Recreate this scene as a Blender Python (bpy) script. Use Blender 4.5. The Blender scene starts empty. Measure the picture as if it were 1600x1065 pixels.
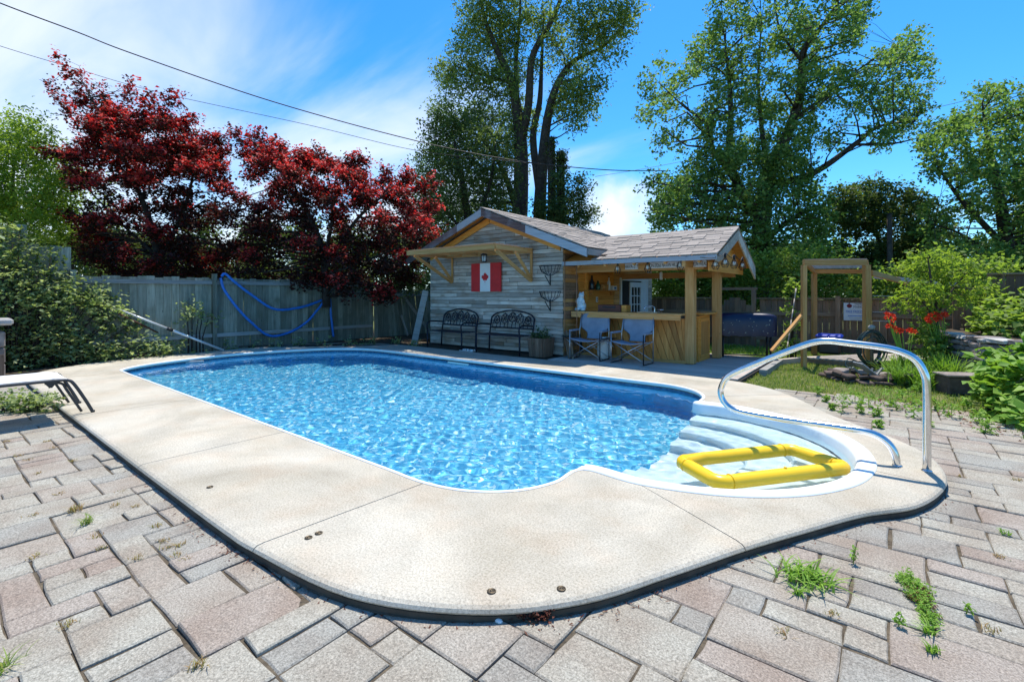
import bpy, bmesh, math, random
import numpy as np
from mathutils import Vector, Matrix

R = math.radians
random.seed(7)
S = bpy.context.scene
COL = S.collection

# ------------------------------------------------------------------ camera
FPX, CXP, HZN, CAMH = 745.0, 800.0, 458.0, 1.35     # focal length and horizon in photo pixels, eye height
YAW = math.atan2(590.44, FPX)
cam_d = bpy.data.cameras.new('camera')
cam_d.sensor_width = 36.0
cam_d.lens = 36.0 * FPX / 1600.0
cam_d.shift_y = -(532.5 - HZN) / 1600.0
cam_d.clip_start = 0.05
cam_d.clip_end = 2000
cam = bpy.data.objects.new('camera', cam_d)
COL.objects.link(cam)
cam.location = (0, 0, CAMH)
cam.rotation_euler = (R(90), 0, YAW)
S.camera = cam

# ------------------------------------------------------------------ sun and sky
SUN_DIR = Vector((-0.10, 0.33, 0.90)).normalized()
sun_d = bpy.data.lights.new('sun', 'SUN')
sun_d.energy = 3.95
sun_d.angle = R(0.53)
sun_d.color = (1.0, 0.94, 0.84)
sun = bpy.data.objects.new('sun', sun_d)
COL.objects.link(sun)
sun.rotation_euler = SUN_DIR.to_track_quat('Z', 'Y').to_euler()
sun.location = (0, 0, 30)

world = bpy.data.worlds.new('World')
S.world = world
world.use_nodes = True
wn, wl = world.node_tree.nodes, world.node_tree.links
wn.clear()
w_out = wn.new('ShaderNodeOutputWorld')
w_bg = wn.new('ShaderNodeBackground')
w_bg.inputs['Strength'].default_value = 0.15
sky = wn.new('ShaderNodeTexSky')
sky.sky_type = 'NISHITA'
sky.sun_disc = False
sky.sun_elevation = math.asin(SUN_DIR.z)
sky.sun_rotation = math.atan2(SUN_DIR.x, SUN_DIR.y)
sky.altitude = 200
sky.air_density = 1.0
sky.dust_density = 0.35
sky.ozone_density = 2.6
hs = wn.new('ShaderNodeHueSaturation')
hs.inputs['Saturation'].default_value = 1.18
hs.inputs['Value'].default_value = 1.0
tint = wn.new('ShaderNodeMixRGB'); tint.blend_type = 'MULTIPLY'; tint.inputs['Fac'].default_value = 1.0
tint.inputs['Color2'].default_value = (0.60, 0.83, 1.0, 1)
wl.new(sky.outputs[0], tint.inputs['Color1'])
wl.new(tint.outputs[0], hs.inputs['Color'])
# thin high cloud, drawn on a plane overhead
tc = wn.new('ShaderNodeTexCoord')
sep = wn.new('ShaderNodeSeparateXYZ')
wl.new(tc.outputs['Generated'], sep.inputs[0])
zz = wn.new('ShaderNodeMath'); zz.operation = 'ADD'; zz.inputs[1].default_value = 0.16
wl.new(sep.outputs['Z'], zz.inputs[0])
dvx = wn.new('ShaderNodeMath'); dvx.operation = 'DIVIDE'
dvy = wn.new('ShaderNodeMath'); dvy.operation = 'DIVIDE'
wl.new(sep.outputs['X'], dvx.inputs[0]); wl.new(zz.outputs[0], dvx.inputs[1])
wl.new(sep.outputs['Y'], dvy.inputs[0]); wl.new(zz.outputs[0], dvy.inputs[1])
cmb = wn.new('ShaderNodeCombineXYZ')
wl.new(dvx.outputs[0], cmb.inputs[0]); wl.new(dvy.outputs[0], cmb.inputs[1])
mp = wn.new('ShaderNodeMapping')
mp.inputs['Rotation'].default_value = (0, 0, R(-25))
mp.inputs['Scale'].default_value = (0.55, 1.5, 1)
mp.inputs['Location'].default_value = (1.3, 0.4, 0)
wl.new(cmb.outputs[0], mp.inputs[0])
nz = wn.new('ShaderNodeTexNoise')
nz.inputs['Scale'].default_value = 0.9
nz.inputs['Detail'].default_value = 9
nz.inputs['Roughness'].default_value = 0.52
nz.inputs['Distortion'].default_value = 0.5
wl.new(mp.outputs[0], nz.inputs['Vector'])
# the cloud field lies to the west (world -X) and thins out eastwards
msk = wn.new('ShaderNodeMapRange'); msk.interpolation_type = 'SMOOTHSTEP'
msk.inputs['From Min'].default_value = -0.42; msk.inputs['From Max'].default_value = -0.90
msk.inputs['To Min'].default_value = -0.17; msk.inputs['To Max'].default_value = 0.13
wl.new(sep.outputs['X'], msk.inputs['Value'])
ad = wn.new('ShaderNodeMath'); ad.operation = 'ADD'
wl.new(nz.outputs['Fac'], ad.inputs[0]); wl.new(msk.outputs[0], ad.inputs[1])
cr = wn.new('ShaderNodeMapRange'); cr.interpolation_type = 'SMOOTHSTEP'
cr.inputs['From Min'].default_value = 0.38; cr.inputs['From Max'].default_value = 0.74
cr.inputs['To Min'].default_value = 0.0; cr.inputs['To Max'].default_value = 0.8
wl.new(ad.outputs[0], cr.inputs['Value'])
mixc = wn.new('ShaderNodeMixRGB')
mixc.inputs['Color2'].default_value = (4.7, 4.9, 5.1, 1)
wl.new(cr.outputs[0], mixc.inputs['Fac']); wl.new(hs.outputs[0], mixc.inputs['Color1'])
# one low white cumulus over the roofs
_l, _u = (968 - 800.0) / 745.0, (458.0 - 352) / 745.0
_cd = Vector((_l * math.cos(YAW) - math.sin(YAW), _l * math.sin(YAW) + math.cos(YAW), _u)).normalized()
dt = wn.new('ShaderNodeVectorMath'); dt.operation = 'DOT_PRODUCT'; dt.inputs[1].default_value = _cd
wl.new(tc.outputs['Generated'], dt.inputs[0])
n6 = wn.new('ShaderNodeTexNoise'); n6.inputs['Scale'].default_value = 9; n6.inputs['Detail'].default_value = 8
wl.new(tc.outputs['Generated'], n6.inputs['Vector'])
cu1 = wn.new('ShaderNodeMapRange'); cu1.inputs['From Min'].default_value = 0.988; cu1.inputs['From Max'].default_value = 1.0
cu1.inputs['To Min'].default_value = -0.35; cu1.inputs['To Max'].default_value = 0.25
wl.new(dt.outputs['Value'], cu1.inputs['Value'])
ad6 = wn.new('ShaderNodeMath'); ad6.operation = 'ADD'
wl.new(n6.outputs['Fac'], ad6.inputs[0]); wl.new(cu1.outputs[0], ad6.inputs[1])
cu2 = wn.new('ShaderNodeMapRange'); cu2.interpolation_type = 'SMOOTHSTEP'; cu2.inputs['From Min'].default_value = 0.40; cu2.inputs['From Max'].default_value = 0.86
wl.new(ad6.outputs[0], cu2.inputs['Value'])
mix6 = wn.new('ShaderNodeMixRGB'); mix6.inputs['Color2'].default_value = (4.6, 4.75, 4.9, 1)
wl.new(cu2.outputs[0], mix6.inputs['Fac']); wl.new(mixc.outputs[0], mix6.inputs['Color1'])
wl.new(mix6.outputs[0], w_bg.inputs['Color'])
wl.new(w_bg.outputs[0], w_out.inputs['Surface'])

# ------------------------------------------------------------------ exposure
S.view_settings.view_transform = 'Standard'
S.view_settings.look = 'None'
S.view_settings.gamma = 1.0
S.view_settings.use_curve_mapping = False
S.view_settings.exposure = 0.66
S.render.resolution_x, S.render.resolution_y = 1024, 681

# ------------------------------------------------------------------ from photo pixels to places
CE1 = (math.cos(YAW), -math.sin(YAW))
CE2 = (math.sin(YAW), math.cos(YAW))
def ray(x, y):
    l = (x - CXP) / FPX
    return Vector((l * CE1[0] + CE1[1], l * CE2[0] + CE2[1], -(y - HZN) / FPX))
def at(x, y, d):
    return ray(x, y) * d + Vector((0, 0, CAMH))
def ong(x, y, z=0.0):
    r = ray(x, y); s = (z - CAMH) / r.z
    return Vector((r.x * s, r.y * s, z))
def ony(x, y, Y):
    r = ray(x, y); s = Y / r.y
    return Vector((r.x * s, Y, CAMH + r.z * s))
def onx(x, y, X):
    r = ray(x, y); s = X / r.x
    return Vector((X, r.y * s, CAMH + r.z * s))
def proj(p):
    d = p[0] * CE1[1] + p[1] * CE2[1]
    l = p[0] * CE1[0] + p[1] * CE2[0]
    if d < 0.05: return None
    return (CXP + FPX * l / d, HZN - FPX * (p[2] - CAMH) / d, d)

# ------------------------------------------------------------------ materials
def _mat(name):
    m = bpy.data.materials.new(name); m.use_nodes = True
    nt = m.node_tree; nt.nodes.clear()
    o = nt.nodes.new('ShaderNodeOutputMaterial')
    return m, nt, nt.nodes, nt.links, o
def rgba(c): return (c[0], c[1], c[2], 1)
def ramp(N, cols, pos=None):
    r = N.new('ShaderNodeValToRGB')
    e = r.color_ramp.elements
    n = len(cols)
    for i, c in enumerate(cols):
        p = pos[i] if pos else i / (n - 1)
        if i < 2: el = e[i]; el.position = p
        else: el = e.new(p)
        el.color = rgba(c)
    return r
def m_plain(name, col, rough=0.6, metal=0.0, spec=0.5, noise=0.12, nscale=8.0, bump=0.0, bscale=60.0, objvar=0.0, coat=0.0):
    m, nt, N, L, o = _mat(name)
    b = N.new('ShaderNodeBsdfPrincipled')
    b.inputs['Roughness'].default_value = rough
    b.inputs['Metallic'].default_value = metal
    b.inputs['Specular IOR Level'].default_value = spec
    b.inputs['Coat Weight'].default_value = coat
    t = N.new('ShaderNodeTexCoord')
    n = N.new('ShaderNodeTexNoise'); n.inputs['Scale'].default_value = nscale; n.inputs['Detail'].default_value = 6
    L.new(t.outputs['Object'], n.inputs['Vector'])
    r = ramp(N, [tuple(max(0, c * (1 - noise * 1.6)) for c in col), tuple(min(1, c * (1 + noise * 1.6)) for c in col)], [0.25, 0.75])
    L.new(n.outputs['Fac'], r.inputs[0])
    out = r.outputs[0]
    if objvar:
        oi = N.new('ShaderNodeObjectInfo')
        mr = N.new('ShaderNodeMapRange'); mr.inputs['To Min'].default_value = 1 - objvar; mr.inputs['To Max'].default_value = 1 + objvar
        L.new(oi.outputs['Random'], mr.inputs['Value'])
        vm = N.new('ShaderNodeVectorMath'); vm.operation = 'SCALE'
        L.new(out, vm.inputs[0]); L.new(mr.outputs[0], vm.inputs['Scale'])
        out = vm.outputs[0]
    L.new(out, b.inputs['Base Color'])
    if bump:
        n2 = N.new('ShaderNodeTexNoise'); n2.inputs['Scale'].default_value = bscale; n2.inputs['Detail'].default_value = 5
        L.new(t.outputs['Object'], n2.inputs['Vector'])
        bp = N.new('ShaderNodeBump'); bp.inputs['Strength'].default_value = bump; bp.inputs['Distance'].default_value = 0.01
        L.new(n2.outputs['Fac'], bp.inputs['Height']); L.new(bp.outputs[0], b.inputs['Normal'])
    L.new(b.outputs[0], o.inputs['Surface'])
    return m
def m_wood(name, cols, axis=0, rough=0.8, fine=26.0, bump=0.25, var=0.22, knots=True, stain=None):
    """weathered timber: grain runs along the given local axis, each board gets its own tone"""
    m, nt, N, L, o = _mat(name)
    b = N.new('ShaderNodeBsdfPrincipled'); b.inputs['Roughness'].default_value = rough
    b.inputs['Specular IOR Level'].default_value = 0.25
    t = N.new('ShaderNodeTexCoord'); oi = N.new('ShaderNodeObjectInfo')
    off = N.new('ShaderNodeVectorMath'); off.operation = 'MULTIPLY_ADD'
    off.inputs[1].default_value = (1, 1, 1)
    sc = N.new('ShaderNodeVectorMath'); sc.operation = 'SCALE'; sc.inputs[0].default_value = (37, 53, 71)
    L.new(oi.outputs['Random'], sc.inputs['Scale'])
    L.new(t.outputs['Object'], off.inputs[0]); L.new(sc.outputs[0], off.inputs[2])
    mpn = N.new('ShaderNodeMapping')
    s = [fine, fine, fine]; s[axis] = 1.6
    mpn.inputs['Scale'].default_value = s
    L.new(off.outputs[0], mpn.inputs[0])
    n = N.new('ShaderNodeTexNoise'); n.inputs['Scale'].default_value = 1.0; n.inputs['Detail'].default_value = 8
    n.inputs['Roughness'].default_value = 0.65; n.inputs['Distortion'].default_value = 0.6
    L.new(mpn.outputs[0], n.inputs['Vector'])
    r = ramp(N, cols, [0.25 + 0.5 * i / (len(cols) - 1) for i in range(len(cols))])
    L.new(n.outputs['Fac'], r.inputs[0])
    # board to board tone
    mr = N.new('ShaderNodeMapRange'); mr.inputs['To Min'].default_value = 1 - var; mr.inputs['To Max'].default_value = 1 + var
    L.new(oi.outputs['Random'], mr.inputs['Value'])
    vm = N.new('ShaderNodeVectorMath'); vm.operation = 'SCALE'
    L.new(r.outputs[0], vm.inputs[0]); L.new(mr.outputs[0], vm.inputs['Scale'])
    col = vm.outputs[0]
    if stain:
        n3 = N.new('ShaderNodeTexNoise'); n3.inputs['Scale'].default_value = 2.3; n3.inputs['Detail'].default_value = 5
        L.new(off.outputs[0], n3.inputs['Vector'])
        mr3 = N.new('ShaderNodeMapRange'); mr3.inputs['From Min'].default_value = 0.48; mr3.inputs['From Max'].default_value = 0.72
        mr3.inputs['To Max'].default_value = 0.75
        L.new(n3.outputs['Fac'], mr3.inputs['Value'])
        mx = N.new('ShaderNodeMixRGB'); mx.inputs['Color2'].default_value = rgba(stain)
        L.new(mr3.outputs[0], mx.inputs['Fac']); L.new(col, mx.inputs['Color1'])
        col = mx.outputs[0]
    if knots:
        vo = N.new('ShaderNodeTexVoronoi'); vo.inputs['Scale'].default_value = 5.0
        mp2 = N.new('ShaderNodeMapping'); s2 = [1.6, 1.6, 1.6]; s2[axis] = 0.6
        mp2.inputs['Scale'].default_value = s2
        L.new(off.outputs[0], mp2.inputs[0]); L.new(mp2.outputs[0], vo.inputs['Vector'])
        mr4 = N.new('ShaderNodeMapRange'); mr4.inputs['From Min'].default_value = 0.05; mr4.inputs['From Max'].default_value = 0.11
        mr4.inputs['To Min'].default_value = 0.6; mr4.inputs['To Max'].default_value = 0.0
        L.new(vo.outputs['Distance'], mr4.inputs['Value'])
        mx2 = N.new('ShaderNodeMixRGB'); mx2.inputs['Color2'].default_value = rgba([c * 0.35 for c in cols[0]])
        L.new(mr4.outputs[0], mx2.inputs['Fac']); L.new(col, mx2.inputs['Color1'])
        col = mx2.outputs[0]
    L.new(col, b.inputs['Base Color'])
    bp = N.new('ShaderNodeBump'); bp.inputs['Strength'].default_value = bump; bp.inputs['Distance'].default_value = 0.006
    L.new(n.outputs['Fac'], bp.inputs['Height']); L.new(bp.outputs[0], b.inputs['Normal'])
    L.new(b.outputs[0], o.inputs['Surface'])
    return m
def m_leaf(name, cols, trans=0.48, tcol=None, rough=0.55, spec=0.18):
    m, nt, N, L, o = _mat(name)
    g = N.new('ShaderNodeNewGeometry')
    r = ramp(N, cols)
    L.new(g.outputs['Random Per Island'], r.inputs[0])
    b = N.new('ShaderNodeBsdfPrincipled'); b.inputs['Roughness'].default_value = rough
    b.inputs['Specular IOR Level'].default_value = spec
    L.new(r.outputs[0], b.inputs['Base Color'])
    t = N.new('ShaderNodeBsdfTranslucent')
    tm = N.new('ShaderNodeMixRGB'); tm.blend_type = 'MULTIPLY'; tm.inputs['Fac'].default_value = 1
    tm.inputs['Color2'].default_value = rgba(tcol or (1.25, 1.3, 0.6))
    L.new(r.outputs[0], tm.inputs['Color1']); L.new(tm.outputs[0], t.inputs['Color'])
    mx = N.new('ShaderNodeMixShader'); mx.inputs['Fac'].default_value = trans
    L.new(b.outputs[0], mx.inputs[1]); L.new(t.outputs[0], mx.inputs[2])
    L.new(mx.outputs[0], o.inputs['Surface'])
    return m
def m_concrete(name):
    m, nt, N, L, o = _mat(name)
    b = N.new('ShaderNodeBsdfPrincipled'); b.inputs['Roughness'].default_value = 0.9; b.inputs['Specular IOR Level'].default_value = 0.2
    t = N.new('ShaderNodeTexCoord')
    n1 = N.new('ShaderNodeTexNoise'); n1.inputs['Scale'].default_value = 1.1; n1.inputs['Detail'].default_value = 7; n1.inputs['Roughness'].default_value = 0.6
    L.new(t.outputs['Object'], n1.inputs['Vector'])
    r1 = ramp(N, [(0.40, 0.36, 0.28), (0.46, 0.42, 0.34), (0.505, 0.47, 0.39)], [0.3, 0.5, 0.68])
    L.new(n1.outputs['Fac'], r1.inputs[0])
    n2 = N.new('ShaderNodeTexNoise'); n2.inputs['Scale'].default_value = 85; n2.inputs['Detail'].default_value = 5; n2.inputs['Roughness'].default_value = 0.85
    L.new(t.outputs['Object'], n2.inputs['Vector'])
    r2 = ramp(N, [(0.45, 0.43, 0.41), (1.0, 1.0, 1.0), (1.35, 1.35, 1.35)], [0.3, 0.5, 0.7])
    L.new(n2.outputs['Fac'], r2.inputs[0])
    mu = N.new('ShaderNodeMixRGB'); mu.blend_type = 'MULTIPLY'; mu.inputs['Fac'].default_value = 1
    L.new(r1.outputs[0], mu.inputs['Color1']); L.new(r2.outputs[0], mu.inputs['Color2'])
    # pinkish and grey blotches, small dark specks
    n3 = N.new('ShaderNodeTexNoise'); n3.inputs['Scale'].default_value = 2.6; n3.inputs['Detail'].default_value = 4
    L.new(t.outputs['Object'], n3.inputs['Vector'])
    r3 = ramp(N, [(1.0, 0.955, 0.925), (1, 1, 1), (0.95, 0.96, 0.97)], [0.33, 0.5, 0.68])
    L.new(n3.outputs['Fac'], r3.inputs[0])
    mu2 = N.new('ShaderNodeMixRGB'); mu2.blend_type = 'MULTIPLY'; mu2.inputs['Fac'].default_value = 1
    L.new(mu.outputs[0], mu2.inputs['Color1']); L.new(r3.outputs[0], mu2.inputs['Color2'])
    n5 = N.new('ShaderNodeTexNoise'); n5.inputs['Scale'].default_value = 0.75; n5.inputs['Detail'].default_value = 8; n5.inputs['Roughness'].default_value = 0.62; n5.inputs['Distortion'].default_value = 1.2
    L.new(t.outputs['Object'], n5.inputs['Vector'])
    r5 = ramp(N, [(0.85, 0.84, 0.82), (0.97, 0.97, 0.97), (1.10, 1.10, 1.10)], [0.34, 0.48, 0.6])
    L.new(n5.outputs['Fac'], r5.inputs[0])
    mu3 = N.new('ShaderNodeMixRGB'); mu3.blend_type = 'MULTIPLY'; mu3.inputs['Fac'].default_value = 1
    L.new(mu2.outputs[0], mu3.inputs['Color1']); L.new(r5.outputs[0], mu3.inputs['Color2']); mu2 = mu3
    v = N.new('ShaderNodeTexVoronoi'); v.inputs['Scale'].default_value = 70
    L.new(t.outputs['Object'], v.inputs['Vector'])
    mr = N.new('ShaderNodeMapRange'); mr.inputs['From Min'].default_value = 0.05; mr.inputs['From Max'].default_value = 0.16
    mr.inputs['To Min'].default_value = 0.55; mr.inputs['To Max'].default_value = 1
    L.new(v.outputs['Distance'], mr.inputs['Value'])
    vm = N.new('ShaderNodeVectorMath'); vm.operation = 'SCALE'
    L.new(mu2.outputs[0], vm.inputs[0]); L.new(mr.outputs[0], vm.inputs['Scale'])
    L.new(vm.outputs[0], b.inputs['Base Color'])
    bp = N.new('ShaderNodeBump'); bp.inputs['Strength'].default_value = 0.5; bp.inputs['Distance'].default_value = 0.004
    L.new(n2.outputs['Fac'], bp.inputs['Height']); L.new(bp.outputs[0], b.inputs['Normal'])
    L.new(b.outputs[0], o.inputs['Surface'])
    return m
def m_paver(name):
    m, nt, N, L, o = _mat(name)
    b = N.new('ShaderNodeBsdfPrincipled'); b.inputs['Roughness'].default_value = 0.92; b.inputs['Specular IOR Level'].default_value = 0.15
    t = N.new('ShaderNodeTexCoord'); g = N.new('ShaderNodeNewGeometry')
    r0 = ramp(N, [(0.325, 0.305, 0.258), (0.318, 0.285, 0.240), (0.282, 0.270, 0.238), (0.335, 0.314, 0.264), (0.308, 0.266, 0.226), (0.303, 0.286, 0.245)])
    r0.color_ramp.interpolation = 'CONSTANT'
    L.new(g.outputs['Random Per Island'], r0.inputs[0])
    oi = N.new('ShaderNodeObjectInfo')
    ad = N.new('ShaderNodeMath'); ad.operation = 'ADD'
    L.new(g.outputs['Random Per Island'], ad.inputs[0]); L.new(oi.outputs['Random'], ad.inputs[1])
    fr = N.new('ShaderNodeMath'); fr.operation = 'FRACT'; L.new(ad.outputs[0], fr.inputs[0])
    L.new(fr.outputs[0], r0.inputs[0])
    n1 = N.new('ShaderNodeTexNoise'); n1.inputs['Scale'].default_value = 3.5; n1.inputs['Detail'].default_value = 6
    L.new(g.outputs['Position'], n1.inputs['Vector'])
    r1 = ramp(N, [(0.86, 0.79, 0.75), (1.0, 0.98, 0.96), (1.10, 1.12, 1.12)], [0.32, 0.5, 0.66])
    L.new(n1.outputs['Fac'], r1.inputs[0])
    n2 = N.new('ShaderNodeTexNoise'); n2.inputs['Scale'].default_value = 110; n2.inputs['Detail'].default_value = 5; n2.inputs['Roughness'].default_value = 0.85
    L.new(g.outputs['Position'], n2.inputs['Vector'])
    r2 = ramp(N, [(0.25, 0.24, 0.23), (0.98, 0.98, 0.98), (1.9, 1.9, 1.9)], [0.28, 0.5, 0.72])
    L.new(n2.outputs['Fac'], r2.inputs[0])
    a = N.new('ShaderNodeMixRGB'); a.blend_type = 'MULTIPLY'; a.inputs['Fac'].default_value = 1
    L.new(r0.outputs[0], a.inputs['Color1']); L.new(r1.outputs[0], a.inputs['Color2'])
    c = N.new('ShaderNodeMixRGB'); c.blend_type = 'MULTIPLY'; c.inputs['Fac'].default_value = 1
    L.new(a.outputs[0], c.inputs['Color1']); L.new(r2.outputs[0], c.inputs['Color2'])
    L.new(c.outputs[0], b.inputs['Base Color'])
    bp = N.new('ShaderNodeBump'); bp.inputs['Strength'].default_value = 0.7; bp.inputs['Distance'].default_value = 0.005
    L.new(n2.outputs['Fac'], bp.inputs['Height']); L.new(bp.outputs[0], b.inputs['Normal'])
    L.new(b.outputs[0], o.inputs['Surface'])
    return m
def m_liner(name, dark=False):
    """printed vinyl pool liner: a mosaic of small blue pebbles"""
    m, nt, N, L, o = _mat(name)
    b = N.new('ShaderNodeBsdfPrincipled'); b.inputs['Roughness'].default_value = 0.5
    g = N.new('ShaderNodeNewGeometry')
    nw = N.new('ShaderNodeTexNoise'); nw.inputs['Scale'].default_value = 7; nw.inputs['Detail'].default_value = 3
    L.new(g.outputs['Position'], nw.inputs['Vector'])
    wv = N.new('ShaderNodeVectorMath'); wv.operation = 'MULTIPLY_ADD'; wv.inputs[1].default_value = (0.10, 0.10, 0.10)
    L.new(nw.outputs['Color'], wv.inputs[0]); L.new(g.outputs['Position'], wv.inputs[2])
    v = N.new('ShaderNodeTexVoronoi'); v.inputs['Scale'].default_value = 30 if not dark else 34
    v.inputs['Randomness'].default_value = 1.0
    L.new(wv.outputs[0], v.inputs['Vector'])
    sp = N.new('ShaderNodeSeparateXYZ'); L.new(v.outputs['Color'], sp.inputs[0])
    if dark:
        r = ramp(N, [(0.012, 0.07, 0.16), (0.02, 0.12, 0.26), (0.05, 0.22, 0.37), (0.02, 0.09, 0.2)])
    else:
        r = ramp(N, [(0.018, 0.29, 0.54), (0.045, 0.385, 0.62), (0.095, 0.485, 0.70), (0.20, 0.60, 0.77), (0.66, 0.86, 0.91)], [0, 0.25, 0.54, 0.83, 0.965])  # palest cells paint water sparkle into the pebble print
    L.new(sp.outputs[0], r.inputs[0])
    L.new(r.outputs[0], b.inputs['Base Color'])
    L.new(b.outputs[0], o.inputs['Surface'])
    return m
def m_water(name):
    m, nt, N, L, o = _mat(name)
    b = N.new('ShaderNodeBsdfGlass'); b.inputs['IOR'].default_value = 1.33; b.inputs['Roughness'].default_value = 0.0
    b.inputs['Color'].default_value = (0.90, 0.98, 0.995, 1)
    L.new(b.outputs[0], o.inputs['Surface'])
    return m
def m_glass(name):
    m, nt, N, L, o = _mat(name)
    b = N.new('ShaderNodeBsdfPrincipled'); b.inputs['Roughness'].default_value = 0.05
    b.inputs['Base Color'].default_value = (0.02, 0.025, 0.03, 1); b.inputs['Specular IOR Level'].default_value = 0.6
    L.new(b.outputs[0], o.inputs['Surface'])
    return m
def m_ground(name, cols, scale=3.0):
    m, nt, N, L, o = _mat(name)
    b = N.new('ShaderNodeBsdfPrincipled'); b.inputs['Roughness'].default_value = 0.95; b.inputs['Specular IOR Level'].default_value = 0.1
    g = N.new('ShaderNodeNewGeometry')
    n = N.new('ShaderNodeTexNoise'); n.inputs['Scale'].default_value = scale; n.inputs['Detail'].default_value = 9; n.inputs['Roughness'].default_value = 0.7
    L.new(g.outputs['Position'], n.inputs['Vector'])
    r = ramp(N, cols, [0.3 + 0.4 * i / (len(cols) - 1) for i in range(len(cols))]); L.new(n.outputs['Fac'], r.inputs[0])
    L.new(r.outputs[0], b.inputs['Base Color'])
    n2 = N.new('ShaderNodeTexNoise'); n2.inputs['Scale'].default_value = 40; n2.inputs['Detail'].default_value = 6
    L.new(g.outputs['Position'], n2.inputs['Vector'])
    bp = N.new('ShaderNodeBump'); bp.inputs['Strength'].default_value = 0.8; bp.inputs['Distance'].default_value = 0.03
    L.new(n2.outputs['Fac'], bp.inputs['Height']); L.new(bp.outputs[0], b.inputs['Normal'])
    L.new(b.outputs[0], o.inputs['Surface'])
    return m

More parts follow.
